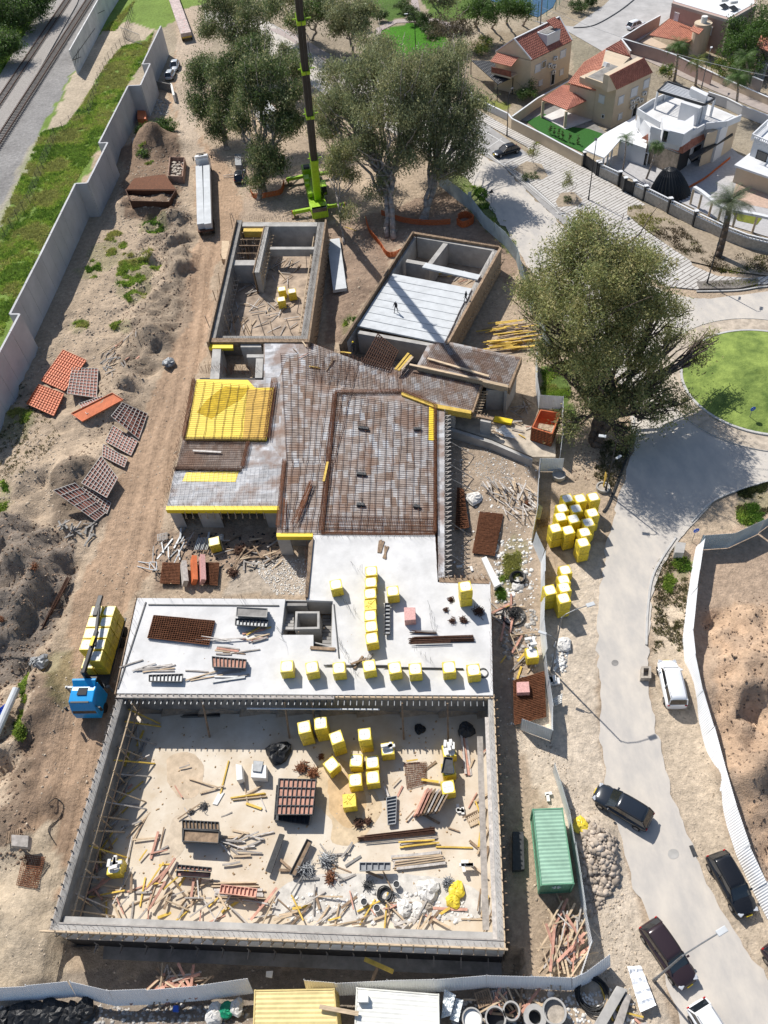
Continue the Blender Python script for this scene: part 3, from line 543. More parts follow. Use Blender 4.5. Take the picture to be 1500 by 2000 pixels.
def cage(pts,wd=.45,h=.35,m='rust',z=D0+.05):
 mb=MB();
 for a,b in zip(pts,pts[1:]):
  A2,B2=G(*a,z),G(*b,z);d=(B2-A2);n=max(3,int(d.length/.18));d.normalize();s_=Vector((-d.y,d.x,0))*wd/2
  for k_ in(-1,-.3,.3,1):
   for zz in(0,h):mb.beam(A2+s_*k_+Vector((0,0,zz)),B2+s_*k_+Vector((0,0,zz)),.03,.03)
  for i in range(n):
   p=A2 .lerp(B2,(i+.5)/n);mb.beam(p-s_+Vector((0,0,h)),p+s_+Vector((0,0,h)),.022,.022);mb.beam(p-s_,p-s_+Vector((0,0,h+rng.random()*.25)),.022,.022);mb.beam(p+s_,p+s_+Vector((0,0,h+rng.random()*.25)),.022,.022)
 return mb.build('beam_cage',M[m],DK,world=True)
cage([(655,768),(628,1040)],.5);cage([(655,768),(785,766)],.4);cage([(785,766),(850,792)],.4);cage([(850,792),(850,1042)],.35);cage([(556,900),(543,1030)],.35)
cage([(537,745),(522,860)],.7,.5);cage([(362,862),(520,862)],.5,.4,'rustd');cage([(486,866),(475,915)],.4,.4);cage([(340,917),(472,920)],.3,.3,'rustd');cage([(380,745),(360,858)],.3,.5,'rust')
cage([(632,1020),(848,1025)],1.6,.15);cage([(628,1042),(850,1044)],.4,.2)
rods('starter_bars',DK,[G(383,745,D0),G(327,988,D0)],D0,1.3,.22,off=-.1);rods('starter_bars',DK,[G(548,990,D0),G(400,992,D0),G(330,992,D0)],D0,1.1,.6,m='dsteel');rods('starter_bars',DK,[G(535,760,D0),G(520,860,D0)],D0,1.,.2)
rods('starter_bars',DK,[G(655,770,D0),G(700,769,D0),G(785,768,D0)],D0,.6,.4);rods('starter_bars',DK,[G(852,1040,D0),G(851,800,D0)],D0,.6,.4)
for a,b in(((700,835),(720,838)),((697,985),(712,986)),((808,838),(822,838)),((808,988),(820,990)),((697,925),(715,927))):
 rods('starter_bars',DK,[G(*a,D0),G(*b,D0)],D0,1.2,.15,m='dsteel',lean=.1)
 mb=MB();p,q=G(*a,D0+.2),G(*b,D0+.2);mb.beam(p,q,.35,.3);mb.build('box_out',M['dsteel'],DK,world=True)
for i,(a,b,n)in enumerate((((606,940),(580,1010),14),((558,975),(556,1030),10),((604,952),(574,1024),8))):
 mb=MB();
 for j in range(n):o_=Vector((rng.gauss(0,.18),rng.gauss(0,.1),rng.random()*.12));mb.beam(G(*a,D0+.4)+o_,G(*b,D0+.4)+o_+Vector((rng.gauss(0,.1),0,0)),.03,.03)
 tag(mb.build('rebar_bundle',M['rust'],world=True),['thick slanting bundle of rusty bars lying on the south end of the deck','short bundle of rusty bars beside the slanting bundle on the deck','thin bundle of rusty bars overlapping the slanting bundle on the deck'][i],'rebar bundle','rebar bundles on the deck')
for nm,px,z,lab in(('plank',((377,880),(432,883)),D0+.3,'single pale plank lying on the brown strip below the yellow field'),('plank',((640,902),(632,940)),D0+.5,'yellow plank across the rebar cage in the middle of the deck')):
 mb=MB();mb.beam(G(*px[0],z),G(*px[1],z),.25,.06);tag(mb.build(nm,M['woody' if 'yellow plank' in lab else 'ribw'],world=True),lab,'plank','loose planks on the deck')
for px in([(330,998),(352,998),(352,994),(330,994)],[(384,998),(426,998),(426,994),(384,994)],[(515,998),(545,998),(545,994),(515,994)],[(541,1052),(566,1052),(566,1047),(541,1047)]):
 dpart('supporting_wall',px,0-.2,ST-.76,M['conc'])
dpart('supporting_wall',[(345,960),(540,960),(540,950),(345,950)],-.2,ST-.4,M['bitu']);dpart('supporting_wall',[(560,1030),(612,1030),(612,1024),(560,1024)],-.2,ST-.4,M['concd'])
dpart('supporting_wall',[(390,748),(398,748),(340,985),(332,985)],-.2,ST-.4,M['concd'])
a_,b_=G(352,996,ST),G(520,996,ST);a_.z=b_.z=0;brackets(DK,a_,b_,2.75,Vector((0,-1,0)),.75,'wood',.5,.6)
mb=MB();pz(mb,[(853,798),(868,800),(868,1132),(856,1132)],ST-.35,ST-.12);mb.build('edge_walkway',DKL,DK,world=True)
mb=MB();pz(mb,[(856,800),(864,800),(864,1130),(858,1130)],-.2,ST-.36);mb.build('supporting_wall',M['bitu'],DK,world=True)
a_,b_=G(868,800,ST-.1),G(868,1130,ST-.1);a_.z=b_.z=0;brackets(DK,a_,b_,ST-.25,Vector((1,0,0)),.62,'ribw',.75,.5)
mb=MB();pz(mb,[(858,1128),(955,1131),(956,1140),(858,1137)],ST-.4,ST+.05);mb.build('edge_board',M['woodd'],SL,world=True)
a_,b_=G(860,1130,ST),G(955,1132,ST);a_.z=b_.z=0;brackets(SL,a_,b_,ST-.2,Vector((0,1,0)),.55,'woodd',.6,.4);rods('starter_bars',SL,[a_+Vector((0,0,ST)),b_+Vector((0,0,ST))],ST,1.1,.5)
mb=MB();pz(mb,[(603,1062),(612,1050),(601,1166),(596,1166)],ST-.4,ST+.25);mb.build('edge_board',M['woodd'],SL,world=True)
for a,b in(((878,862),(925,890)),((876,905),(925,935)),((872,930),(930,962)),((868,1012),(920,1048)),((870,1075),(905,1100))):
 mb=MB();mb.tube(G(*a,2.8),G(*b,.05),.05,6);tag(mb.build('raking_prop',M['woodg'],world=True),'thin raking prop between the deck edge and the ground on its right','prop','raking props along the right edge of the deck')
DR=thing('formwork_deck','narrow slanting brown formwork deck running right from the main deck','formwork deck',G(860,760,0))
def dz(px,z1,z0,m,nm='deck',par=DR):mb=MB();pz(mb,px,z0,z1);return mb.build(nm,m,par,world=True)
dz([(785,718),(940,748),(921,802),(852,789),(785,765)],ST,ST-.3,DKM);rebarmat('rebar_mesh',[(785,720),(938,749),(922,799),(787,764)],ST+.15,38,16,.028,'rustd',DR)
dz([(784,765),(852,789),(921,802),(920,808),(850,796),(784,771)],ST+.15,ST-.7,M['woody'],'edge_board');dz([(940,746),(944,748),(924,806),(920,803)],ST+.1,ST-.6,M['woodd'],'edge_board')
dz([(790,735),(800,735),(905,770),(900,775)],ST-.4,-.1,M['bitu'],'supporting_wall')
DF=thing('formwork_deck','upper right brown formwork deck with rebar beside the stacked yellow beams','formwork deck',G(920,700,0))
dz([(880,668),(1017,698),(994,752),(815,712),(835,674)],ST+.5,ST+.2,DKM,'deck',DF);rebarmat('rebar_mesh',[(850,668),(1015,700),(993,750),(822,711)],ST+.65,44,20,.028,'rustd',DF)
dz([(1017,697),(1020,698),(996,758),(992,754)],ST+.6,ST-.5,M['woodd'],'edge_board',DF);dz([(815,712),(994,752),(993,757),(814,717)],ST+.6,ST-.2,M['wood'],'edge_board',DF)
dz([(950,762),(986,762),(986,758),(950,758)],ST-.5,-.1,M['conc'],'supporting_wall',DF);dz([(1003,725),(1010,726),(990,765),(985,763)],ST,-.1,M['conc'],'supporting_wall',DF);dz([(850,700),(990,733),(990,738),(850,705)],ST+.1,-.1,M['bitu'],'supporting_wall',DF)
a_,b_=G(940,757,ST),G(925,800,ST);a_.z=b_.z=0;brackets(DR,a_,b_,ST-.4,Vector((1,-.2,0)),.45,'wood',.9,.4)
for i,(a,b,c)in enumerate((((835,700),(955,735),'wood'),((800,712),(940,742),'wood'),((772,722),(798,690),'woody'),((778,724),(803,694),'woody'),((784,722),(806,697),'wood'))):
 mb=MB();mb.beam(G(*a,ST+.8),G(*b,ST+.8),.3,.12);tag(mb.build('plank',M[c],world=True),['long pale plank lying between the two upper right decks','second long plank laid along the slanting deck','yellow beam leaning beside the open grid','yellow beam next to the first one by the open grid','short pale beam right of the two yellow beams by the grid'][i],'plank','beams laid round the open grid')
WG=thing('steel_grid','dark open grid of rusty joists over the hole beside the worker','joist grid',G(750,690,0))
mb=MB();gp=[(738,652),(778,686),(760,722),(708,708)]
a,b,c,d=[G(x,y,ST+.2)for x,y in gp]
for i in range(13):mb.beam(a.lerp(b,i/12),d.lerp(c,i/12),.08,.18)
for i in range(9):mb.beam(a.lerp(d,i/8)+Vector((0,0,.02)),b.lerp(c,i/8)+Vector((0,0,.02)),.06,.14)
mb.build('joists',M['rustd'],WG,world=True)
BL=thing('building_shell','roofless concrete shell with brown formwork sides beside the crane','building shell',G(510,550,0))
def zbox(nm,par,px,z1,z0,m):mb=MB();pz(mb,px,z0,z1);return mb.build(nm,m,par,world=True)
zbox('floor',BL,[(462,432),(632,434),(596,663),(410,663)],0.12,-.1,mat('dusty_slab2',(.42,.33,.245),.95,.3,.5,.01,c2=(.22,.17,.13)))
zbox('wall',BL,[(462,430),(473,430),(420,664),(408,664)],ST,0,M['concd']);zbox('wall',BL,[(621,434),(634,434),(600,664),(587,664)],ST,0,M['concd'])
zbox('wall',BL,[(474,434),(620,434),(619,442),(473,442)],ST-.01,0,M['conc']);zbox('wall',BL,[(420,656),(588,656),(587,664),(419,664)],2.6,0,M['concd'])
zbox('inner_wall',BL,[(517,443),(525,443),(506,532),(497,532)],ST-.02,0,M['conc']);zbox('inner_wall',BL,[(452,508),(500,508),(498,518),(450,518)],ST-.4,0,M['conc']);zbox('inner_wall',BL,[(528,482),(616,482),(615,487),(527,487)],ST-.6,1.8,M['conc'])
zbox('formwork_board',BL,[(459,428),(462,428),(407,668),(403,668)],ST+.5,.3,M['woodd']);zbox('formwork_board',BL,[(635,428),(638,429),(604,668),(600,668)],ST+.7,.3,M['woodd']);zbox('formwork_board',BL,[(515,441),(517,441),(495,533),(493,533)],ST+.1,.1,M['woodd'])
zbox('formwork_board',BL,[(406,660),(600,662),(600,668),(405,668)],ST+.1,2.9,M['woodd']);zbox('formwork_board',BL,[(476,446),(515,446),(515,452),(475,452)],ST,2.6,M['woody'])
for a,b in(((462,430),(635,432)),((464,434),(412,660)),((628,436),(594,660)),((521,445),(501,530)),((406,664),(598,664))):rods('starter_bars',BL,[G(*a,ST),G(*b,ST)],ST,1.1 if a[1]<432 else.7,.3,m='rustd' if a[0]!=406 else 'rust')
for i,y in enumerate((455,468,480,495,540,575,610)):
 for a,b in((((470-(y-440)*.22),y),((515-(y-440)*.2),y)),)if y<500 else():
  mb=MB();mb.beam(G(*a,3.1),G(*b,3.1),.12,.14);mb.build('tie_beam',M['woodd'],BL,world=True)
a_,b_=G(634,440,ST),G(603,660,ST);a_.z=b_.z=0;brackets(BL,a_,b_,2.4,Vector((1,0,0)),1.1,'woodd',1.,1.5);a_,b_=G(621,440,ST),G(588,655,ST);a_.z=b_.z=0;brackets(BL,a_,b_,2.,Vector((-1,0,0)),1.1,'wood',.8,1.8)
a_,b_=G(473,440,ST),G(421,655,ST);a_.z=b_.z=0;brackets(BL,a_,b_,2.,Vector((1,0,0)),1.2,'woodg',.8,1.8);a_,b_=G(525,446,ST),G(506,530,ST);a_.z=b_.z=0;brackets(BL,a_,b_,2.6,Vector((1,0,0)),.9,'wood',.7,1.5)
for i in range(46):
 s_=rng.choice([((470,445),(424,650)),((618,445),(586,650)),((527,450),(510,530)),((430,655),(585,655)),((480,500),(500,505))]);p=G(*s_[0],.1).lerp(G(*s_[1],.1),rng.random())+Vector((rng.choice([-.9,.9,.5,-.5]),rng.gauss(0,.2),0));mb=MB();mb.beam(p,p+Vector((rng.gauss(0,.35),rng.gauss(0,.3),rng.uniform(2.2,3.5))),.09,.09);mb.build('prop',M[rng.choice(['wood','woodd','woodg','wood'])],BL,world=True)
for s_,k_ in((((474,448),(424,650)),1),(((617,448),(586,650)),-1)):
 for z_ in(1.0,2.3):mb=MB();mb.beam(G(*s_[0],z_)+Vector((.15*k_,0,0)),G(*s_[1],z_)+Vector((.15*k_,0,0)),.12,.14);mb.build('waler',M['wood'],BL,world=True)
for px in([(416,672),(432,672),(428,740),(410,740)],[(470,672),(510,672),(510,678),(470,678)],[(500,700),(514,700),(512,738),(498,738)],[(482,692),(520,692),(520,698),(482,698)]):
 zbox('stub_wall',BL,px,ST-.3,0,M['conc'])
rods('starter_bars',BL,[G(395,735,2),G(510,738,2)],2.6,1.8,.16,r=.014);zbox('edge_board',BL,[(408,672),(455,672),(455,680),(408,680)],ST-.2,ST-.6,M['ypan']);zbox('wall',BL,[(390,742),(515,742),(515,738),(390,738)],ST-.5,0,M['bitu'])
BR=thing('building_shell','roofless concrete shell half covered by grey hollow-core floor planks','building shell',G(820,570,0))
zbox('floor',BR,[(810,456),(974,484),(866,670),(668,670)],.12,-.1,mat('dusty_slab2',(.42,.33,.245)))
zbox('wall',BR,[(808,455),(818,455),(678,668),(668,668)],ST-.25,0,M['conc']);zbox('wall',BR,[(966,482),(976,484),(872,668),(862,668)],ST-.25,0,M['conc']);zbox('wall',BR,[(818,458),(968,484),(965,490),(814,464)],ST-.2,0,M['conc']);zbox('wall',BR,[(700,645),(866,674),(864,680),(698,651)],ST-.3,0,M['conc'])
zbox('inner_wall',BR,[(866,474),(875,476),(838,524),(829,522)],ST-.3,0,M['conc']);zbox('inner_wall',BR,[(795,506),(835,513),(832,519),(792,512)],ST-.4,0,M['conc'])
zbox('formwork_board',BR,[(805,452),(808,452),(667,672),(662,672)],ST+.6,.3,M['woodd']);zbox('formwork_board',BR,[(976,482),(980,484),(875,672),(870,672)],ST+.6,.3,M['woodd']);zbox('formwork_board',BR,[(806,452),(975,480),(977,483),(808,456)],ST+.2,.5,M['woodd'])
for a,b in(((812,455),(972,483)),((812,458),(690,640)),((972,486),(880,655))):rods('starter_bars',BR,[G(*a,ST),G(*b,ST)],ST-.1,.9,.3,m='rustd')
a_,b_=G(976,486,ST),G(872,668,ST);a_.z=b_.z=0;brackets(BR,a_,b_,2.2,Vector((.9,-.4,0)),.7,'wood',1.,1.6);zbox('edge_board',BR,[(790,660),(835,668),(834,676),(789,668)],ST-.5,ST-1.1,M['ypan'])
q=[(767,534),(921,563),(867,671),(697,636)]
for i in range(8):
 t0,t1=i/8+.004,(i+1)/8-.004;a,b,c,d=[G(x,y,ST)for x,y in q];pp=[a.lerp(d,t0),b.lerp(c,t0),b.lerp(c,t1),a.lerp(d,t1)]
 mb=MB();e=(pp[1]-pp[0]).normalized()*rng.uniform(-.12,.12);mb.prism([p+e for p in pp],ST-.22,ST+rng.uniform(-.01,.01))
 tag(mb.build('hollow_core_plank',M['hcore'],world=True),f"grey hollow-core floor plank laid on the shell, {['first', 'second', 'third', 'fourth', 'fifth', 'sixth', 'seventh', 'eighth'][i]} from the open end",'floor plank','hollow-core planks on the shell')
mb=MB();mb.beam(G(828,519,ST),G(936,543,ST),1.2,.25);tag(mb.build('hollow_core_plank',M['hcore'],world=True),'single hollow-core plank bridging the open end of the shell','floor plank','hollow-core planks on the shell')
mb=MB();a,b=GT(652,475),GT(665,573);mb.beam(a+Vector((0,0,.5)),b+Vector((0,0,.5)),2.0,.5);tag(mb.build('hollow_core_plank',M['hcore'],world=True),'hollow-core planks lying on the ground between the two shells','floor plank')
for i,y in enumerate((610,625)):
 mb=MB();mb.beam(G(790+i*10,y,ST+.05),G(845+i*10,y+10,ST+.05),.05,.05)
PL=thing('low_foundation','low concrete foundation with a timber floor beside the rusty form box','foundation',G(960,840,0))
zbox('slab',PL,[(875,800),(960,812),(1085,845),(1085,892),(1040,892),(960,858),(875,830)],.9,-.1,mat('plywood_dust',(.5,.43,.34),.9,.3,1.));zbox('rim',PL,[(870,832),(960,860),(1040,895),(1040,900),(960,866),(870,838)],1.2,-.1,M['conc'])
zbox('wall',PL,[(875,800),(890,803),(888,815),(873,812)],2.9,0,M['conc']);zbox('wall',PL,[(940,815),(960,820),(958,826),(938,822)],3.,0,M['conc']);zbox('formwork_board',PL,[(872,795),(965,815),(962,820),(870,801)],3.2,2.9,M['woodd'])
a_,b_=G(885,800,3),G(955,815,3);a_.z=b_.z=0;brackets(PL,a_,b_,3.0,Vector((0,-1,0)),.4,'wood',.7,.4)
FB=thing('form_box','open-topped box of rust-red formwork panels by the corner of the fence','formwork box',G(1062,870,0))
fb=[(1056,800),(1094,806),(1078,846),(1040,834)];P4=[G(x,y,3.)for x,y in fb]
for i in range(4):
 a,b=P4[i],P4[(i+1)%4];mb=MB();mb.beam((a.x,a.y,1.9),(b.x,b.y,1.9),.1,2.1);mb.mi(1);n=6
 d=(b-a).normalized();o_=Vector((d.y,-d.x,0));cc=(P4[0]+P4[1]+P4[2]+P4[3])/4
 if o_.dot(a-cc)<0:o_=-o_
 for k_ in range(7):p=a.lerp(b,k_/6)+o_*.1;mb.beam((p.x,p.y,.9),(p.x,p.y,2.95),.06,.08)
 for k_ in range(9):z_=.95+k_*.25;mb.beam((a+o_*.1).to_tuple()[:2]+(z_,),(b+o_*.1).to_tuple()[:2]+(z_,),.06,.05)
 mb.build('side_panel',[M['orange'],M['rust']],FB,world=True)
mb=MB();mb.beam(G(965,818,1.3),G(1000,825,1.3),.7,.35);tag(mb.build('board_bundle',M['ypan'],world=True),'bright yellow bundle of boards on the low foundation','boards')
def vwall(nm,label,cat,px,h,t,m,cap=None,joint=3.0):
 """wall drawn along the top edge px at height h"""
 T=[G(x,y,h)for x,y in px];w_=thing(nm,label,cat,(T[0].x,T[0].y,0));k_=0
 for a,b in zip(T,T[1:]):
  L_=(b-a).length;n=max(1,int(round(L_/joint)))
  for i in range(n):
   p,q=a.lerp(b,i/n),a.lerp(b,(i+1)/n);d=(q-p).normalized()*.03;mb=MB();zz=h+(0 if k_%2 else-.012);tt=t if k_%2 else t-.02
   mb.beam((p.x+d.x,p.y+d.y,zz/2-.3),(q.x-d.x,q.y-d.y,zz/2-.3),tt,zz+.6);mb.build('wall_panel',m,w_,world=True);k_+=1
 return w_
bwall=[(-60,800),(0,684),(38,613),(19,613),(77,500),(147,358),(170,357),(210,278),(193,279),(250,167),(274,166),(293,124),(278,125),(314,50)]
vwall('barrier_wall','tall stepped grey precast concrete barrier wall between the site and the grass bank','barrier wall',bwall,6.0,.32,M['wallc'],joint=3.2)
vwall('barrier_wall','pale graffiti-marked concrete barrier wall right beside the railway tracks','barrier wall',[(135,98),(195,-8),(230,-60)],5.0,.3,M['concw'],joint=3.0)
gw=bpy.data.objects['barrier_wall.001']
for i,(a,b)in enumerate((((150,118),(188,45)),((147,112),(160,95)),((152,105),(146,119)),((143,108),(150,119)),((182,40),(205,10)))):
 mb=MB();p,q=G(*a,3-i*.3),G(*b,3);T0,T1=G(135,98,5),G(195,-8,5);d=(T1-T0).normalized();n_=Vector((d.y,-d.x,0));
 def on(p):s_=(p-T0).dot(d);return T0+d*s_+n_*.175
 P_,Q_=on(p),on(q);P_.z,Q_.z=(1.6,3.2)if i%2 else(3.2,1.9);mb.beam(P_,Q_,.03,.12);mb.build('graffiti',M['charc'],gw,world=True)
wt=MB();sleep=mat('sleeper',(.25,.23,.21),.95,.3,3.)
def railtrack(a0,a1,lab):
 a,b=G(*a0),G(*a1);d=(b-a).normalized();a=a-d*30;b=b+d*60;n_=Vector((-d.y,d.x,0));t=thing('railway_track',lab,'railway track',a)
 for s_ in(-1,1):
  mb=MB();q=n_*.75*s_+Vector((0,0,.42));mb.beam(a+q,b+q,.13,.15);mb.build('rail',M['rustd'],t,world=True)
 mb=MB();L_=(b-a).length;n=int(L_/.75)
 for i in range(n):p=a+d*(L_*i/n)+Vector((0,0,.27));mb.beam(p-n_*1.25,p+n_*1.25,.26,.16)
 tag(mb.build('sleepers',sleep,t,world=True),kind='stuff')
bal=MB();p0,p1,p2,p3=G(0,130),G(83,-20),G(195,-20),G(0,310)
sheet('railway_bed',[(-200,420),(-60,250),(125,-60),(178,-60),(150,10),(0,275),(-80,420),(-160,600)],.22,mat('ballast',(.33,.305,.28),.95,.35,4.,.05),th=.3)
railtrack((0,201),(134,0),'left railway track of the pair with dark rails on grey ballast');railtrack((0,276),(176,0),'right railway track of the pair, nearer to the barrier wall')
def meshfence(nm,lab,px,h=2.,z=None,step=2.5,m='dsteel',group=None):
 T=[GT(x,y)for x,y in px];f=thing(nm,lab,'wire fence',T[0],group=group);wires=MB();mb=MB()
 for a,b in zip(T,T[1:]):
  n=max(1,int((b-a).length/step))
  for i in range(n):
   p=a.lerp(b,i/n);q_=a.lerp(b,(i+1)/n);mb.tube(p,p+Vector((0,0,h)),.05,5)
   for k_ in range(7):zz=Vector((0,0,h*(k_+.5)/7));wires.beam(p+zz,q_+zz,.012,.012)
   for k_ in range(8):u=p.lerp(q_,k_/8);wires.beam(u,u+Vector((0,0,h)),.01,.01)
 tag(mb.build('fence_posts',M[m],f,world=True),kind='stuff');wires.build('wire_mesh',M[m],f,world=True)
meshfence('wire_fence','rusty wire mesh fence running along the grass bank behind the barrier wall',[(0,480),(60,400),(85,330),(110,270),(140,245),(175,225),(195,160),(215,120),(245,85),(255,40),(262,20)])
gt_=thing('gate','grey slatted metal gate panel standing on the bank','gate',G(245,77));a,b=G(242,74),G(277,88)
for i in range(13):mb=MB();p=a.lerp(b,i/12);mb.beam(p,p+Vector((0,0,2.4)),.12 if i in(0,12)else.06,.06);mb.build('bar',M['steel'],gt_,world=True)
for zz in(.2,2.3):mb=MB();mb.beam(a+Vector((0,0,zz)),b+Vector((0,0,zz)),.07,.08);mb.build('rail',M['steel'],gt_,world=True)
def sheetfence(nm,lab,px,h,m,cat='fence',pw=1.05,z0=0.0,base=True,group=None,lean=0.0):
 """px follows the foot of the fence"""
 T=[G(x,y,0)for x,y in px];f=thing(nm,lab,cat,T[0],group=group)
 for a,b in zip(T,T[1:]):
  n=max(1,int(round((b-a).length/2.6)))
  for i in range(n):
   p,q=a.lerp(b,i/n),a.lerp(b,(i+1)/n);d=(q-p).normalized();nn=Vector((-d.y,d.x,0));L_=(q-p).length;k_=max(2,int(L_/.18));V=[];Fc=[]
   t_=rng.uniform(-.05,.05)+lean;hh=h*rng.uniform(.985,1.015)
   for j in range(k_*2+1):
    u=p+d*(L_*j/(k_*2))+nn*(.018 if j%2 else-.018)
    V+=[(u.x,u.y,z0),(u.x+nn.x*t_,u.y+nn.y*t_,hh)]
   for j in range(k_*2):Fc.append((j*2,j*2+2,j*2+3,j*2+1))
   mb=MB();mb.add(V,Fc);o=mb.build('sheet_panel',m,f,world=True);so=o.modifiers.new('t','SOLIDIFY');so.thickness=.012
   mb=MB();mb.beam((p.x+nn.x*.06,p.y+nn.y*.06,0),(p.x+nn.x*(.06+t_),p.y+nn.y*(.06+t_),hh+.03),.06,.06);mb.build('post',M['steel'],f,world=True)
 return f
FW=mat('fence_white',(.86,.87,.88),.45,.08,.5,rnd=.04);FG=mat('fence_grey',(.42,.50,.52),.5,.2,.5,rnd=.08);FS=mat('fence_silver',(.76,.80,.82),.4,.15,.5,rnd=.1)
sheetfence('sheet_fence','long white corrugated fence curving down beside the excavated earth on the right',[(1359,1070),(1353,1100),(1342,1170),(1333,1250),(1338,1300),(1352,1370),(1372,1440),(1390,1510),(1412,1590),(1438,1670),(1470,1740),(1512,1820)],2.2,FW,lean=.45)
sheetfence('gate','grey framed sheet gate in two leaves closing the excavated plot',[(1363,1074),(1422,1070),(1480,1043)],2.4,FG,'gate');sheetfence('sheet_fence','grey sheet fence right of the framed gate',[(1482,1040),(1530,1005),(1600,985)],2.0,FG)
sheetfence('sheet_fence','long grey-green corrugated fence between the eucalyptus trees and the road',[(858,362),(885,385),(920,412),(945,445),(985,480),(1008,510),(1025,570),(1040,620),(1060,665),(1072,700)],2.3,FG)
sheetfence('sheet_fence','pale corrugated fence beside the big tree ending at the rusty form box',[(1046,712),(1046,760),(1052,800)],2.2,FS);sheetfence('sheet_fence','short return of pale sheet fence right of the rusty form box',[(1052,797),(1097,800),(1098,850),(1092,905)],2.2,FS)
sheetfence('sheet_fence','pale sheet fence panel facing the road below the form box',[(1052,921),(1098,921)],2.2,FS);sheetfence('sheet_fence','pale sheet fence running down behind the debris towards the yellow stacks',[(1052,921),(1050,960),(1048,1010),(1038,1060)],2.2,FS)
sheetfence('sheet_fence','leaning pale sheet fence left of the small group of yellow stacks',[(1040,1065),(1056,1100),(1056,1180),(1054,1230),(1060,1290)],2.2,FS,lean=.25);sheetfence('sheet_fence','pale sheet fence beside the rebar mats, ending in a slanting panel',[(1062,1300),(1068,1350),(1076,1400),(1076,1447)],2.2,FS);sheetfence('sheet_fence','single slanting sheet panel pointing back towards the basement wall',[(1076,1447),(1016,1425)],2.2,FS)
sheetfence('sheet_fence','pale sheet fence right of the green container down to the scrap wood',[(1080,1508),(1092,1545),(1108,1600),(1118,1660),(1128,1720),(1138,1790),(1150,1850),(1128,1918)],2.0,FS)
sheetfence('sheet_fence','long pale blue-white corrugated fence along the bottom of the site, left stretch',[(-60,1960),(0,1958),(70,1955),(150,1947),(225,1965),(300,1962),(400,1954),(496,1940)],2.2,FW,lean=.65)
sheetfence('sheet_fence','long white corrugated fence behind the two site cabins, right stretch',[(600,1940),(660,1945),(760,1940),(850,1938),(950,1930),(1035,1932),(1118,1935),(1150,1920),(1192,1888)],2.1,FW,lean=.5)
PKH,PKW=1.25,1.14
def packmesh(torn=False):
 mb=MB();w_,h_=PKW/2,PKH;n=5
 rows=[(0,.985),(.12,1.),(h_*.5,1.012),(h_-.1,1.0),(h_,.965)];V=[];per=[]
 cs=[(-1,-1),(1,-1),(1,1),(-1,1)]
 for z_,s_ in rows:
  for i in range(4):
   a,b=cs[i],cs[(i+1)%4]
   for j in range(n):
    t=j/n;x,y=a[0]*(1-t)+b[0]*t,a[1]*(1-t)+b[1]*t;e=rng.gauss(0,.008);V.append((x*w_*s_+e,y*w_*s_+rng.gauss(0,.008),z_+.1))
 m_=4*n;F_=[]
 for r in range(len(rows)-1):
  for i in range(m_):F_.append((r*m_+i,r*m_+(i+1)%m_,(r+1)*m_+(i+1)%m_,(r+1)*m_+i))
 F_.append(tuple((len(rows)-1)*m_+i for i in range(m_)));F_.append(tuple(reversed(range(m_))));mb.add(V,F_);mb.mi(1)
 for sx,sy in((0,-1),(1,0),(-1,0),(0,1)):
  for r in range(4):
   z_=.30+r*.26
   for k_,(u0,u1)in enumerate(((-.42,-.34),(-.28,.05),(.12,.30))):
    if k_==0:hh=.075
    else:hh=.03
    o_=w_*1.016
    def pt(u,z):return(u*1.0,sy*o_,z)if sy else(sx*o_,u*1.0,z)
    mb.add([pt(u0,z_-hh/2),pt(u1,z_-hh/2),pt(u1,z_+hh/2),pt(u0,z_+hh/2)],[(0,1,2,3)])
 return mb
def packroot(torn):
 r=thing('block_pack','x','block pack');o=packmesh().build('wrap',[M['ywrap'],M['yink']],r)
 mb=MB()
 if not torn:
  pr=[];
  for i in range(20):
   t=2*math.pi*i/20;q=.47*(1 if True else 1);cx=math.copysign(min(abs(math.cos(t))*1.18,1),math.cos(t))*q*PKW/1.05;cy=math.copysign(min(abs(math.sin(t))*1.18,1),math.sin(t))*q*PKW/1.05;pr.append((cx*.93,cy*.93))
  mb.prism(pr,PKH+.09,PKH+.108);mb.mi(1);mb.box(0,0,PKH+.109,.012,.8,.004);mb.box(.0,.0,PKH+.109,.8,.012,.004)
  mb.build('block_top',[M['white'],M['dsteel']],r)
 else:
  for i in range(9):mb.box(rng.uniform(-.4,.4),rng.uniform(-.4,.4),PKH+.1,rng.uniform(.15,.5),.05,.08,rng.random()*3)
  mb.build('torn_film',M['ywrap'],r,bevel=.01)
 mb=MB()
 for x in(-.45,0,.45):mb.box(x,0,.05,.12,1.0,.1)
 mb.build('pallet',M['woodd'],r);return r
PR=packroot(False);PT=packroot(True);used={id(PR):False,id(PT):False}
def pack(p,rz,lab,group,torn=False):
 src=PT if torn else PR
 if not used[id(src)]:
  used[id(src)]=True;src.location=p;src.rotation_euler.z=rz;src['label']=lab;src['group']=group;return src
 return dup(src,p,rz,lab,group)
HH=PKH+.1
def packs(px,base,n,rz,lab,group,torn=False):
 p=G(px[0],px[1],base+HH*n)
 for k_ in range(n):
  l_=lab if n==1 else(f'upper yellow block pack, {lab}' if k_==n-1 else f'lower yellow block pack, {lab}')
  pack(Vector((p.x,p.y,base+HH*k_)),rz+(rng.gauss(0,.02)if k_ else 0),l_,group,torn and k_==n-1)
ORD=['first','second','third','fourth','fifth','sixth','seventh','eighth','ninth','tenth','eleventh','twelfth','thirteenth']
for i,q in enumerate([(560,1301),(609,1303),(662,1304),(721,1300),(771,1304),(811,1306),(877,1303),(925,1308)]):packs(q,ST,1,rng.uniform(-.08,.08),f'yellow block pack on the white slab, {ORD[i]} from the left in the front row','yellow packs in the front row of the slab')
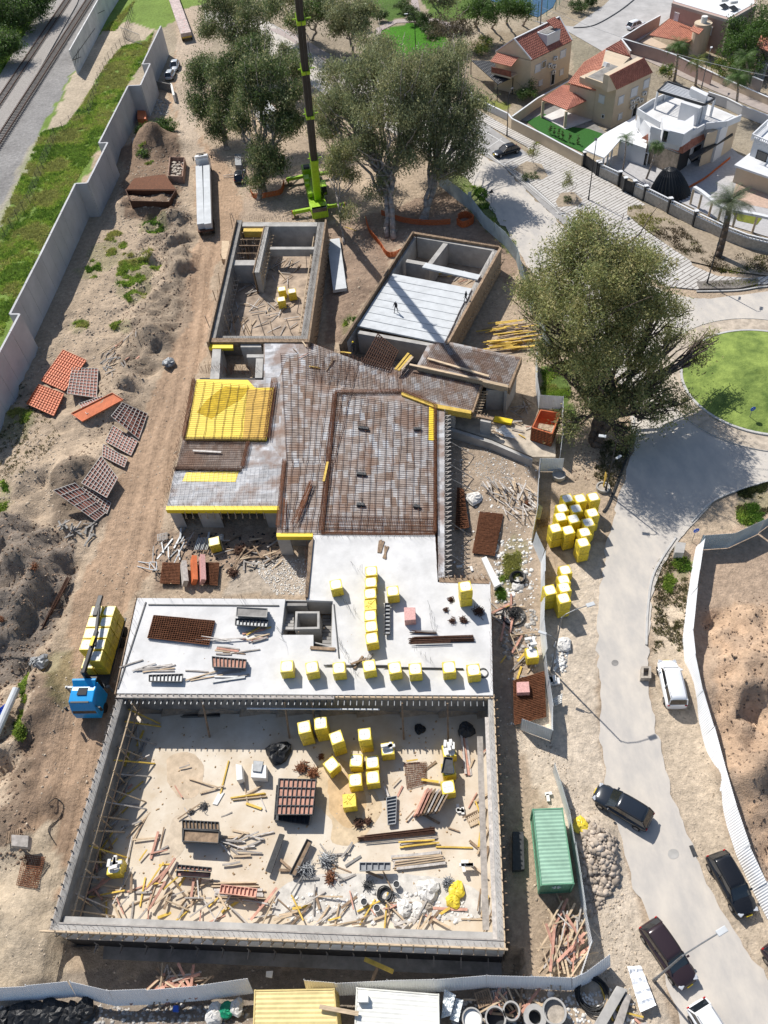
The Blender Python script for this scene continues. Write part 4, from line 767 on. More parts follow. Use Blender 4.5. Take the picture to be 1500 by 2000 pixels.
for i,q in enumerate([(725,1115),(724,1137),(723,1159),(723,1181),(723,1202),(725,1223),(726,1246)]):packs(q,ST,1,rng.uniform(-.05,.05),f'{"torn yellow" if i == 3 else "yellow"} block pack on the slab, {ORD[i]} from the far end of the upright row','yellow packs in the upright row of the slab',i==3)
packs((656,1141),ST,1,.1,'lone yellow block pack at the far left of the white slab near the stair opening','single yellow packs on the slab');packs((767,1154),ST,1,0,'lone yellow block pack right of the upright row on the slab','single yellow packs on the slab');packs((909,1145),ST,2,0,'at the upper right corner of the white slab','yellow stack at the slab corner')
pitl=[((594,1420),2,.12,'in the basement, leftmost in the shade'),((626,1412),2,.05,'in the basement, second in the shade from the left'),((657,1440),2,.2,'at the edge of the shade in the basement'),((712,1434),2,0,'in the basement right of the three close stacks'),((647,1493),1,.6,'yellow block pack turned askew beside the stack of dark panels'),((696,1485),1,-.15,'yellow block pack in the basement, left one of the middle pair'),((727,1488),1,0,'yellow block pack in the basement, right one of the middle pair'),((694,1523),1,0,'yellow block pack in the basement, left one of the lower pair'),((728,1518),1,0,'yellow block pack in the basement, right one of the lower pair'),((682,1563),1,0,'yellow block pack with torn film standing alone on the sandy stain',True)]
for a in pitl:packs(a[0],PF,a[1],a[2],a[3],'yellow packs on the basement floor',len(a)>4)
for q,lab in(((757,1462),'opened yellow block pack with loose blocks on top in the basement'),((877,1466),'opened yellow pack heaped with white blocks near the right basement wall'),((876,1502),'yellow pack hidden under a dark slab near the right basement wall'),((875,1537),'yellow pack at the foot of the row near the right basement wall'),((223,1693),'yellow pack with loose white blocks in the lower left of the basement')):packs(q,PF,1,rng.uniform(-.05,.05),lab,'opened yellow packs in the basement')
lot=[(1108,973),(1133,973),(1159,970),(1098,992),(1125,993),(1157,1001),(1095,1009),(1120,1013),(1149,1020),(1085,1031),(1110,1035),(1142,1039),(1139,1059)]
where=['back row left','back row middle','back row right','second row left','second row middle','right file, second','third row left','third row middle','right file, third','front left corner','front middle','right file, fourth','nearest corner of the right file']
for i,q in enumerate(lot):packs(q,.02,2,.12,f'in the roadside group, {where[i]}','yellow stacks in the large roadside group')
for q,n,lab in(((1104,1113),1,'yellow block pack farthest back in the small roadside group'),((1101,1132),1,'low yellow block pack second from the back in the small roadside group'),((1102,1147),2,'third from the back in the small roadside group'),((1074,1152),2,'standing apart on the left of the small roadside group'),((1101,1168),2,'nearest in the small roadside group')):packs(q,.02,n,.1,lab,'yellow stacks in the small roadside group')
packs((1039,1275),0,1,0,'yellow pack with loose blocks on top behind the leaning fence','yellow packs beside the leaning fence')
for q,lab in(((550,564),'yellow pack in the roofless shell, left rear of three'),((570,568),'yellow pack in the roofless shell, right of three'),((549,584),'opened yellow pack in the roofless shell, nearest of three')):packs(q,.12,1,.1,lab,'yellow packs in the roofless shell')
packs((418,1057),-.05,1,.15,'yellow pack topped with grey boards in front of the deck','yellow packs in front of the deck')
def blocks(px,z,n,lab,sp=.4,group='loose white blocks',cube=True):
 """loose aerated blocks, each a thing"""
 p=G(px[0],px[1],z)
 for i in range(n):
  mb=MB();mb.box(0,0,.12,.6,.25,.24);
  o=mb.build('block',M['white'],loc=(p.x+rng.uniform(-sp,sp),p.y+rng.uniform(-sp,sp),z+(i%3)*.0+.25*(i//4)));o.rotation_euler.z=rng.choice([0,1.57])+rng.gauss(0,.1);tag(o,lab,'block',group+' '+lab[-30:])
blocks((757,1457),PF+HH,5,'loose white block lying on the opened pack in the basement');blocks((877,1461),PF+HH,7,'white block heaped on the pack near the right basement wall');blocks((223,1688),PF+HH,6,'white block piled on the lower left basement pack');blocks((1040,1258),HH,6,'white block on top of the pack behind the leaning fence');blocks((1082,1330),0,9,'white block stacked at the foot of the fence beside the rebar',.35)
blocks((904,1585),PF,4,'white block beside the right basement wall among timber');blocks((908,1688),PF+.5,5,'white block on the small pile near the yellow sheet');blocks((905,1105),0,2,'white block on the ground beside the deck props',.8);blocks((1070,1560),0,2,'white block behind the green container',.4)
def panel(px,z,face,rib,nx,ny,lab,group,name='formwork',h=.12,tilt=0,th=.05):
 P_=[G(x,y,z)for x,y in px];
 zc=min(gz(p.x,p.y)for p in P_)if z==0 else 0
 if z==0:
  P_=[GT(x,y)+Vector((0,0,.1))for x,y in px];P_[3].z=P_[0].z+P_[2].z-P_[1].z;up_=0
  for i in range(5):
   for j in range(5):q=P_[0].lerp(P_[1],i/4).lerp(P_[3].lerp(P_[2],i/4),j/4);up_=max(up_,gz(q.x,q.y)+.05-q.z)
  P_=[p+Vector((0,0,up_))for p in P_]
 c=sum(P_,Vector((0,0,0)))/4;t=thing(name,lab,'formwork panel',c,group=group)
 a,b,c_,d=P_;ar=(b-a).cross(d-a).z
 if ar<0:a,b,c_,d=b,a,d,c_
 d.z=a.z+c_.z-b.z;up=Vector((0,0,th));mb=MB();mb.hexa([a,b,c_,d],[a+up,b+up,c_+up,d+up]);mb.build('face_sheet',face,t,world=True);mb=MB();u=Vector((0,0,th+h/2+.002))
 for i in range(nx+1):mb.beam(a.lerp(b,i/nx)+u,d.lerp(c_,i/nx)+u,.055,h)
 u=Vector((0,0,th+h/2+.008))
 for i in range(ny+1):mb.beam(a.lerp(d,i/ny)+u,b.lerp(c_,i/ny)+u,.055,h)
 mb.build('rib_grid',rib,t,world=True)
 return t
gp_='steel formwork panels on the left bank'
for px,f,r_,nx,ny,lab in(([(125,687),(170,707),(128,767),(83,748)],'orange','orange',10,12,'large orange ribbed panel, farthest up the left bank'),([(78,755),(127,773),(107,816),(57,797)],'orange','orange',10,9,'smaller orange ribbed panel just below the large one'),([(143,722),(193,723),(190,780),(139,783)],'redb','ribw',8,9,'pale-ribbed panel right of the orange ones'),([(142,813),(222,773),(243,786),(163,828)],'orange','orange',1,1,'flat orange sheet lying face up'),([(240,789),(289,811),(272,860),(229,837)],'redb','ribw',7,7,'dark panel beside the haul road, upper one of three'),([(222,834),(270,864),(257,892),(208,866)],'redb','ribw',8,6,'dark panel beside the haul road, middle one of three'),([(204,872),(251,900),(245,917),(201,893)],'redb','ribw',8,4,'dark panel beside the haul road, lower one of three'),([(204,903),(236,946),(215,984),(161,946)],'redb','ribw',8,7,'dark panel on the lower heap of formwork, upper right'),([(166,952),(218,985),(210,1006),(156,972)],'redb','ribw',8,4,'dark panel on the lower heap of formwork, at the bottom'),([(148,946),(210,1002),(188,1020),(117,978)],'redb','ribw',6,6,'dark panel on the lower heap of formwork, on the left')):
 panel(px,0,M[f],M[r_],nx,ny,lab,gp_)
panel([(155,790),(200,775),(213,793),(170,810)],.9,M['redb'],M['ribw'],9,3,'small panel with white ribs lying on the flat orange sheet',gp_);panel([(97,893),(150,897),(152,905),(98,900)],.6,M['redb'],M['ribw'],9,1,'narrow ladder-like panel lying alone on the earth',gp_);panel([(98,902),(152,908),(153,913),(98,907)],.3,M['wood'],M['ribw'],1,1,'narrow plank panel under the ladder-like panel',gp_)
gp2='dark formwork panels in the basement'
for k_ in range(6):
 e=rng.uniform(-2,2);panel([(546+e,1522),(617+e,1524),(610+e,1592),(540+e,1592)]if k_>1 else[(541,1535),(612,1545),(603,1612),(536,1602)],PF+.25*k_+.05,M['woodp' if k_==5 else 'dsteel'],M['dsteel'],8,4,f'dark ribbed panel in the big square stack in the basement, {ORD[k_]} from the bottom',gp2,h=.14)
for a in(((357,1603),(428,1607),(429,1622),(358,1620),PF+1.0,10,1,'black ladder panel at the back of the brown-topped stack'),((360,1621),(429,1625),(427,1648),(358,1644),PF+1.2,1,1,'brown plywood-faced panel on top of the stack'),((350,1655),(419,1661),(418,1672),(350,1667),PF+.6,9,1,'greenish ladder panel in front of the brown-topped stack'),((348,1690),(414,1696),(413,1703),(347,1698),PF+.9,8,1,'pinkish ribbed panel above the black trestle'),((346,1702),(412,1706),(410,1716),(346,1712),PF+.5,1,1,'dark panel below the pinkish one'),((433,1729),(503,1737),(500,1753),(430,1745),PF+.9,9,1,'pink ribbed panel on the pile at the front of the basement'),((703,1686),(763,1686),(762,1700),(703,1702),PF+.8,5,1,'grey steel panel pile beside the long boards'),((520,1702),(547,1630),(556,1632),(530,1706),PF+.4,1,10,'black ladder panel lying slantwise, left one'),((550,1705),(585,1632),(597,1637),(563,1710),PF+.6,2,8,'black ladder panel lying slantwise, right one'),((566,1708),(600,1640),(610,1645),(578,1712),PF+.4,1,1,'brown board panel lying slantwise next to the black ladders'),((862,1510),(868,1480),(884,1482),(884,1512),PF+HH+.2,1,1,'dark panel laid over the yellow packs by the right basement wall'),((755,1560),(775,1556),(773,1610),(758,1612),PF+.2,1,8,'small grey ladder panel next to the rusty coils')):
 panel(a[:4],a[4],M['woodp' if 'pink' in a[7]else 'woodd' if 'brown' in a[7]else 'steel' if 'grey' in a[7]else 'dsteel'],M['steel' if 'grey' in a[7]else 'woodp' if 'pink ' in a[7]else 'dsteel'],a[5],a[6],a[7],gp2,h=.16)
for k_ in range(3):
 panel([(357,1618),(429,1622),(427,1648),(357,1645)],PF+.05+.3*k_,M['dsteel'],M['dsteel'],1,1,f'dark panel under the brown-topped one, {ORD[k_]} from the floor',gp2)
for i in range(7):
 x=812+i*7;a,b=G(x,1598-i*1,PF),G(x+22,1548+i*.5,PF);mb=MB();z_=.12;
 mb.beam(a+Vector((0,0,.7)),b+Vector((0,0,.7)),.12,1.3,up=(.35,0,1));tag(mb.build('formwork',M['woodp' if i<2 else 'ribw' if i%2 else 'woodd'],world=True),f'ribbed panel standing on edge in the slanting stack, {ORD[i]} from the left','formwork panel','panels stacked on edge in the basement')
gp3='ladder panels on the white slab'
for k_,(a,z0_)in enumerate((([(415,1284),(482,1290),(480,1307),(416,1304)],ST+.5),([(292,1320),(358,1318),(356,1333),(292,1332)],ST+.25),([(752,1180),(762,1180),(762,1240),(751,1240)],ST+.3),([(461,1210),(524,1213),(522,1226),(460,1222)],ST+.6))):
 for j in range(3 if k_ in(0,3)else 1):panel(a,z0_-.2*j,M['woodp' if k_==0 and j==0 else 'steel'],M['dsteel'],9 if k_!=2 else 1,1 if k_!=2 else 8,['pink-faced ladder panel pile on the front of the slab','low grey ladder panel near the front left of the slab','dark ladder panel standing beside the upright row of packs','grey ladder panel pile left of the stair opening'][k_]+['',', second layer',', lowest layer'][j],gp3,h=.14)
for k_ in range(5):panel([(463,1187),(523,1190),(521,1207),(462,1204)],ST+1.0-.2*k_,M['concd'],M['conc'],1,1,f'grey concrete-stained board in the pile left of the stair opening, {ORD[k_]} from the top',gp3)
def lying_mat(px,z,nx,ny,lab,layers=3,r=.022,m='rust',name='rebar_mat'):
 mb=MB();z+=max([0]+[gz(G(x,y).x,G(x,y).y)for x,y in px])if 0<=z<.5 else 0
 for k_ in range(layers):gridmesh(mb,[(x+rng.uniform(-1,1),y+rng.uniform(-1,1))for x,y in px],z+.05*k_,nx,ny,r,.01)
 if layers>3:mb.mi(1);mb.prism([G(x,y,z-.02)for x,y in px],z-.05,z-.02)
 return tag(mb.build(name,[M[m],M['rustd']],world=True),lab,'rebar mat')
lying_mat([(300,1202),(420,1213),(407,1260),(288,1246)],ST+.15,26,12,'rectangular stack of rusty rebar mats on the left of the white slab',4,.03)
lying_mat([(938,1000),(982,1004),(966,1085),(923,1079)],.12,26,34,'brown rusty mat stack lying on the ground right of the deck',4,.03);lying_mat([(893,952),(905,956),(916,1030),(890,1033)],.4,8,18,'dark rusty mat leaning in the shade at the foot of the deck',4,.03)
lying_mat([(318,1099),(352,1101),(350,1140),(313,1139)],.3,14,14,'square rusty mat left of the orange panels in front of the deck',4,.03);lying_mat([(394,1099),(428,1099),(424,1143),(391,1139)],.3,14,14,'square rusty mat right of the orange panels in front of the deck',4,.03)
lying_mat([(47,1670),(88,1675),(72,1735),(32,1728)],.15,13,15,'thin rusty rebar mat lying on the sand at the far left',2,.026);lying_mat([(790,1490),(833,1488),(832,1530),(795,1540)],PF+.08,14,12,'bent rusty rebar mesh on the basement floor',2,.02)
lying_mat([(1003,1330),(1062,1312),(1066,1400),(1005,1415)],.25,24,26,'wide rusty mat stack between the basement wall and the leaning fence',4,.03)
for i,(a,lab)in enumerate((((352,1100,358,1140),'white-ribbed orange panel leaning in front of the deck, left'),((372,1090,376,1137),'orange panel on edge in front of the deck, middle'),((388,1088,392,1137),'pale panel on edge in front of the deck, right'))):
 mb=MB();mb.beam(G(a[0]+6,a[1],.7),G(a[2]+4,a[3],.7),.5,1.0,up=(.5,0,1));tag(mb.build('formwork',M[['ribw','orange','wrapr'][i]],world=True),lab,'formwork panel','orange panels in front of the deck')
def tangle(px,z,r,n,m,lab,nm='rebar_coil',flat=.35,th=.018,cat='rebar'):
 mb=MB();c=G(px[0],px[1],z);c.z+=max(0,gz(c.x,c.y))if z==0 else 0
 for i in range(n):
  a=rng.random()*6.28;ln=r*rng.uniform(.6,1.3);o_=Vector((rng.gauss(0,r*.33),rng.gauss(0,r*.33),.05+abs(rng.gauss(0,r*flat))));d=Vector((math.cos(a),math.sin(a),rng.gauss(0,.25)))*ln/2;k_=Vector((-d.y,d.x,0))*.3
  mb.beam(c+o_-d,c+o_+k_,th*2,th*2);mb.beam(c+o_+k_,c+o_+d,th*2,th*2)
 return tag(mb.build(nm,M[m],world=True),lab,cat)
for q,z,r,m,lab in(((880,1172),ST,.45,'rustd','small rusty coil at the back of the cluster on the slab'),((871,1192),ST,.35,'rustd','tiny rusty coil on the left of the cluster on the slab'),((883,1213),ST,.45,'rustd','rusty coil at the front left of the cluster on the slab'),((905,1213),ST,.5,'rustd','rusty coil at the front of the cluster on the slab'),((935,1196),ST,.7,'rustd','biggest rusty coil right of the two-pack stack'),((590,1500),PF,.8,'rust','brown heap of rusty ties beside the dark panel stack'),((612,1510),PF,.7,'rust','second brown heap of ties nearer the askew pack'),((700,1610),PF,.6,'rustd','dark rusty coil beside the sandy stain'),((720,1605),PF,.5,'rustd','small rusty coil right of the dark one'),((627,1480),PF,.4,'rust','small rusty tangle between the packs'),((398,1575),PF,.5,'dsteel','dark tangle of clamps on the pale floor'),((374,1586),PF,.35,'dsteel','smaller dark tangle of clamps on the pale floor'),((638,1680),PF,.9,'steel','grey heap of steel clamps near the slanting panels'),((645,1715),PF,.7,'rust','rusty heap of clamps below the grey one'),((875,1725),PF,.6,'steel','grey heap of clamps near the yellow sheet'),((600,1700),PF,.9,'steel','long grey bundle of clamps beside the slanting panels'),((720,1730),PF,.6,'dsteel','loose dark wire on the basement floor'),((1003,1200),0,1.0,'cable','coil of black hose beside the slab'),((455,1120),0,.8,'rustd','dark heap of ties on the earth in front of the deck'),((470,1075),0,.9,'rustd','dark brown scrap steel in front of the deck'),((90,1140),0,.7,'rust','rusty tangle on the left bank'),((75,1300),0,.6,'steel','grey tangle of wire on the left bank'),((20,1230),0,.6,'rust','rusty scrap at the left edge'),((1030,985),0,.5,'rust','reddish scrap beside the debris heap')):
 tangle(q,z,r*.8,int(110*r),m,lab)
for i,(a,b,z,n,r,lab)in enumerate((((805,1250),(925,1247),ST,26,.3,'long bundle of rusty bars on the right of the slab'),((807,1257),(880,1254),ST,14,.25,'shorter bundle of rusty bars below the long one'),((805,1236),(853,1238),ST,12,.15,'short bundle of rusty bars above the long one'),((707,1640),(850,1625),PF,34,.35,'long dark rusty bundle of bars crossing the basement floor'),((360,1398),(430,1396),PF,8,.2,'black pipe bundle in the shade under the slab edge'),((135,1130),(85,1228),.3,26,.35,'long rusty bundle of bars on the left bank'),((640,1300),(760,1302),ST,10,.1,'thin bundle of bars behind the front row of packs'),((755,1303),(905,1306),ST,8,.1,'second thin bundle behind the front row of packs'))):
 mb=MB()
 for j in range(n):o_=Vector((0,rng.gauss(0,r*.4),rng.random()*r));mb.beam(G(*a,z+.04)+o_+Vector((rng.uniform(-.4,.4),0,0)),G(*b,z+.04)+o_*1.2,.035,.035)
 tag(mb.build('rebar_bundle',M['rustd' if 'dark' in lab or 'rusty' in lab else 'cable'],world=True),lab,'rebar bundle','rebar bundles lying about')
def paint(nm,c):return mat(nm,c,.22,.04,1.,spec=.6,metal=.15)
def car(label,colr,pf,pr,L_=4.6,Wd=1.84,Hh=1.66,kind='suv',group=None,roofm=None):
 """pf, pr: photo positions of the front and rear of the car"""
 a,b=G(pf[0],pf[1],.8),G(pr[0],pr[1],.8);c=(a+b)/2;rz=math.atan2(a.y-b.y,a.x-b.x);z0=.03+max(0,gz(c.x,c.y))
 t=thing('parked_car',label,'car',(c.x,c.y,z0),rz,group);pm=paint('car_paint_'+colr[0],colr[1]);h=L_/2;w_=Wd/2
 if kind=='suv':st=[(-h,.80,.55,.70),(-h+.12,.93,.92,1.0),(-h+.5,.98,.98,1.04),(-.3,1,.97,1.02),(.9,1,.96,1.0),(1.35,.985,.93,.99),(h-.55,.95,.86,.92),(h-.15,.86,.74,.80),(h,.70,.5,.55)];gh=[(-h+.16,-h+.62),(1.2,.45)]
 elif kind=='van':st=[(-h,.85,.6,.8),(-h+.1,.96,1.05,1.1),(-h+.5,1,1.08,1.12),(-.3,1,1.05,1.1),(1.2,1,1.03,1.08),(1.6,.98,.98,1.02),(h-.4,.93,.88,.95),(h-.12,.84,.74,.8),(h,.7,.5,.55)];gh=[(-h+.08,-h+.25),(1.45,.85)]
 else:st=[(-h,.78,.55,.66),(-h+.15,.9,.86,.92),(-h+.6,.97,.92,.95),(-.3,1,.88,.92),(.7,1,.87,.9),(1.1,.98,.84,.88),(h-.6,.94,.76,.8),(h-.15,.85,.64,.68),(h,.68,.45,.5)];gh=[(-h+.45,-h+1.15),(1.1,.25)]if kind=='sedan' else[(-h+.15,-h+.6),(1.05,.3)]
 V=[];n=9
 for x,s_,zb,zc in st:
  ww=w_*s_
  for y,z in((-ww*.88,.22),(-ww,.42),(-ww*1.0,zb*.78),(-ww*.9,zb),(0,zc),(ww*.9,zb),(ww*1.0,zb*.78),(ww,.42),(ww*.88,.22)):V.append((x,y,z))
 F_=[]
 for i in range(len(st)-1):
  for j in range(n-1):F_.append((i*n+j,i*n+j+1,(i+1)*n+j+1,(i+1)*n+j))
  F_.append((i*n+n-1,i*n,(i+1)*n,(i+1)*n+n-1))
 F_.append(tuple(range(n))[::-1]);F_.append(tuple((len(st)-1)*n+j for j in range(n)))
 mb=MB();mb.add(V,F_);o=mb.build('body',pm,t,smooth=True,sub=1)
 (xb0,xr0),(xb1,xr1)=gh;zb=st[3][3]-.06;zt=Hh-.05;wb,wr=w_*.90,w_*.74
 base=[(xb0,-wb*.93,zb),(xb1,-wb*.9,zb-.02),(xb1,wb*.9,zb-.02),(xb0,wb*.93,zb)];top=[(xr0,-wr,zt),(xr1,-wr,zt-.02),(xr1,wr,zt-.02),(xr0,wr,zt)]
 mb=MB();mb.hexa(base,top);mb.build('windows',M['glass'],t,bevel=.02)
 mb=MB();rp=[]
 for k_ in range(9):
  f=k_/8;x=(xr0-.06)*(1-f)+(xr1+.05)*f
  for y,zz in((-wr*1.04,-.03),(-wr*.8,.035),(0,.06),(wr*.8,.035),(wr*1.04,-.03)):rp.append((x,y*(1-.06*abs(2*f-1)**3),zt+zz-.05*abs(2*f-1)**3))
 mb.add(rp,[(i*5+j,i*5+j+1,(i+1)*5+j+1,(i+1)*5+j)for i in range(8)for j in range(4)]);o=mb.build('roof',roofm or pm,t,smooth=True);s_=o.modifiers.new('t','SOLIDIFY');s_.thickness=.06
 if kind!='van':
  mb=MB();mb.box((xr0*.35+xr1*.65),0,zt+.062,(xr1-xr0)*.5,wr*1.25,.012);mb.build('sunroof',M['glass'],t,bevel=.004)
 for s_ in(-1,1):
  mb=MB()
  for xa,xc in((xb0,xr0),(xb1,xr1)):mb.beam((xa,s_*wb*.93,zb),(xc,s_*wr,zt),.09,.07)
  xm=(xr0+xr1)/2;mb.beam((xm,s_*wb*.95,zb),(xm,s_*(wr+.02),zt),.08,.05);mb.build('pillar',pm,t)
  for xx in(-h+.82,h-.9):
   mb=MB();mb.tube((xx,s_*(w_-.2),.33),(xx,s_*(w_+.015),.33),.34,16);wh=mb.build('wheel',M['tyre'],t);mb=MB();mb.tube((xx,s_*(w_-.1),.33),(xx,s_*(w_+.025),.33),.21,12);mb.build('rim',M['rim'],wh)
  mb=MB();mb.box(xb1-.35,s_*(w_+.06),zb+.06,.16,.2,.13);mb.build('mirror',pm,t,bevel=.03)
  mb=MB();mb.box(h-.26,s_*w_*.66,.69 if kind!='van' else.78,.3,.36,.12,-s_*.35);mb.build('headlight',M['lens'],t,bevel=.03)
  mb=MB();mb.box(-h+.1,s_*w_*.78,.86 if kind!='sedan' else.76,.1,.2,.13);mb.build('tail_light',M['red'],t,bevel=.03)
  if kind!='sedan':mb=MB();mb.beam((xr0+.15,s_*wr*.92,zt+.07),(xr1-.1,s_*wr*.92,zt+.07),.035,.035);mb.build('roof_rail',M['plas']if colr[0]!='white' else M['rim'],t)
 mb=MB();mb.box(h-.02,0,.5,.08,.5,.11);mb.build('number_plate',M['ypan'],t)
 return t
BK=('black',(.012,.013,.016));GB=('blue_black',(.018,.024,.034));BR_=('dark_plum',(.035,.022,.026));WH=('white',(.78,.79,.8));SV=('silver',(.50,.54,.58))
car('dark blue-grey estate car crossing the dusty road near the green container',GB,(1180,1552),(1254,1596),4.85,1.9,1.62)
car('black car parked at the lower end of the white fence, facing the camera',BK,(1456,1770),(1405,1680),4.7,1.86,1.62)
car('dark plum car with a glass roof parked under the lower street lamp',BR_,(1338,1908),(1274,1815),4.7,1.88,1.62)
car('white van-like car parked beside the white fence with its rear towards the camera',WH,(1303,1292),(1322,1376),4.75,1.9,1.85,'van')
car('white car with a dark windscreen at the bottom edge of the road',WH,(1420,2056),(1376,1986),4.3,1.8,1.5,'hatch');car('dark red car mostly hidden at the right edge of the road',BR_,(1572,1930),(1526,1872),4.5,1.8,1.55)
car('black saloon car parked in the striped bay beside the paving',BK,(968,298),(1010,286),5.0,1.95,1.5,'sedan');car('silver saloon parked beside the barrier wall, farther of two',SV,(335,142),(346,112),4.6,1.85,1.5,'sedan');car('silver hatchback parked beside the barrier wall, nearer of two',SV,(338,132),(326,155),4.4,1.85,1.5,'hatch')
car('white hatchback driving on the upper road beside the walled garden',WH,(1256,41),(1228,52),4.6,1.9,1.55,'hatch');car('white car parked behind the tall eucalyptus trees',WH,(765,178),(795,165),4.6,1.9,1.5,'sedan')
car('dark blue car in the shade beneath the left eucalyptus trees',GB,(470,332),(466,352),4.2,1.8,1.5,'hatch')
def truck(nm,label,f,r,cabm,load,cabL=2.3,Hc=3.4,Wd=2.5):
 a,b=G(f[0],f[1],1.2),G(r[0],r[1],1.2);L_=(a-b).length;c=(a+b)/2;rz=math.atan2(a.y-b.y,a.x-b.x);t=thing(nm,label,'truck',(c.x,c.y,.03),rz);h=L_/2;w_=Wd/2
 x0=h-cabL;prof=[(x0,.7),(h,.6),(h+.02,1.5),(h-.12,2.2),(h-.42,Hc-.15),(x0+.9,Hc),(x0,Hc-.12)]
 V=[(x,-w_*s_,z)for s_,(x,z)in zip((1,1,1,.98,.92,.9,.94),prof)]+[(x,w_*s_,z)for s_,(x,z)in zip((1,1,1,.98,.92,.9,.94),prof)];n=len(prof)
 mb=MB();mb.add(V,[tuple(range(n)),tuple(range(2*n-1,n-1,-1))]+[(i,n+i,n+(i+1)%n,(i+1)%n)for i in range(n)]);cab=mb.build('cab',cabm,t,bevel=.09)
 mb=MB();mb.hexa([(h-.02,-w_*.9,1.75),(h+.03,-w_*.9,1.7),(h+.03,w_*.9,1.7),(h-.02,w_*.9,1.75)],[(h-.48,-w_*.84,Hc-.45),(h-.36,-w_*.84,Hc-.5),(h-.36,w_*.84,Hc-.5),(h-.48,w_*.84,Hc-.45)]);mb.build('windscreen',M['glass'],cab)
 mb=MB();mb.box(x0+1.0,0,Hc+.02,.75,.9,.05);mb.build('roof_hatch',M['glass'],cab,bevel=.02);mb=MB();mb.box(h-.35,0,Hc-.02,.14,1.7,.1);mb.build('sun_visor',M['plas'],cab)
 mb=MB();mb.hexa([(x0+.02,-w_*.8,Hc-.1),(x0+.5,-w_*.85,Hc-.05),(x0+.5,w_*.85,Hc-.05),(x0+.02,w_*.8,Hc-.1)],[(x0-.15,-w_*.9,Hc+.35),(x0+.05,-w_*.9,Hc+.4),(x0+.05,w_*.9,Hc+.4),(x0-.15,w_*.9,Hc+.35)]);mb.build('wind_deflector',cabm,cab,bevel=.03)
 for s_ in(-1,1):
  mb=MB();mb.beam((h-.3,s_*w_,2.6),(h-.2,s_*(w_+.35),2.5),.05,.05);mb.box(h-.2,s_*(w_+.38),2.2,.15,.18,.7);mb.build('mirror',M['plas'],cab)
  for xx in[h-1.1]+[-h+1.2,-h+2.5]+([-h+3.8]if L_>12 else[]):
   mb=MB();mb.tube((xx,s_*(w_-.45),.5),(xx,s_*w_,.5),.5,16);mb.build('wheel',M['tyre'],t)
 mb=MB();mb.box(-.9,0,.95,L_-2.2,.9,.3);mb.build('chassis',M['dsteel'],t);mb=MB();mb.box((-h+x0-.4)/2,0,1.2,(x0-.4+h),Wd,.16)
 mb.build('load_bed',M['rustd']if load=='planks' else M['dsteel'],t);return t,h,w_,x0
tr,h_,w_,x0=truck('flatbed_truck','white flatbed lorry loaded with long grey concrete planks on the haul road',(398,318),(402,452),paint('truck_white',(.75,.76,.77)),'planks',2.2,3.1)
for s_ in(-1,1):
 mb=MB();zc=1.28;ll=(x0-.5+h_)*.95
 for k_ in range(4):mb.box(0,0,.11+k_*.24,ll,1.15,.22)
 o=mb.build('hollow_core_plank',M['hcore'],loc=(0,0,0));v=Vector(((x0-.5-h_)/2+(.2 if s_>0 else-.1),s_*.63,0));R2=Matrix.Rotation(tr.rotation_euler.z,4,'Z');o.location=Vector(tr.location)+R2@v+Vector((0,0,zc));o.rotation_euler.z=tr.rotation_euler.z+s_*.005
 tag(o,['stack of grey concrete planks on the right half of the lorry','stack of grey concrete planks on the left half of the lorry'][s_>0],'floor plank')
t2,h2,w2,x2=truck('crane_truck','bright blue lorry with a folded black loading crane beside the basement wall',(170,1398),(224,1208),M['blue'],'packs',2.4,3.3)
R2=Matrix.Rotation(t2 .rotation_euler.z,4,'Z')
mb=MB();mb.box(x2-.5,0,1.9,.7,1.4,1.6);mb.tube((x2-.5,0,2.4),(x2-.5,0,4.3),.25,10);mb.beam((x2-.3,.1,4.3),(x2-4.6,.35,4.6),.34,.38);mb.beam((x2-3.,.55,4.55),(x2-7.4,-.1,4.7),.26,.3);mb.beam((x2-6.2,-.2,4.75),(x2-8.6,-.3,4.6),.45,.3);mb.build('loading_crane',M['plas'],t2,bevel=.03)
mb=MB();mb.beam((x2-2.9,.3,4.85),(x2-3.9,.36,4.88),.3,.06);mb.build('crane_label',M['ypan'],t2)
for s_ in(-1,1):mb=MB();mb.beam((x2-.5,s_*1.1,1.2),(x2-.5,s_*(2.9 if s_<0 else 1.5),1.2),.22,.2);mb.tube((x2-.5,s_*(2.8 if s_<0 else 1.4),1.4),(x2-.5,s_*(2.8 if s_<0 else 1.4),.1),.09,8);mb.build('outrigger',M['steel'],t2)
for i in range(5):
 for s_ in(-1,1):
  for k_ in range(2):
   v=Vector((x2-2.3-i*1.24,s_*.63,0));p=Vector(t2 .location)+R2@v;p.z=1.3+HH*k_-(.0 if k_==0 else 0)
   if i==0 and s_<0 and k_==1:continue
   pack(p,t2 .rotation_euler.z+rng.gauss(0,.02),f"{'upper' if k_ else 'lower'} yellow block pack on the blue lorry, {ORD[i]} from the cab, {'wall' if s_ > 0 else 'outer'} side",'yellow packs on the blue lorry')
a,b=G(340,0,1.5),G(364,68,1.5);c=(a+b)/2;rz=math.atan2(a.y-b.y,a.x-b.x);L_=(a-b).length+10;c=b+(a-b).normalized()*L_/2
tl=thing('trailer','long flatbed trailer with pale boards and red marks at the upper left of the site','trailer',(c.x,c.y,0),rz);mb=MB();mb.box(0,0,1.0,L_,2.3,.3);mb.build('chassis',M['woody'],tl)
for i in range(int(L_/1.25)):
 mb=MB();mb.box(-L_/2+.65+i*1.25,0,1.55,1.18,2.5,.75);mb.build('load_board',mat('pinkish_board',(.50,.40,.37),.8,.3,1.5,rnd=.12),tl)
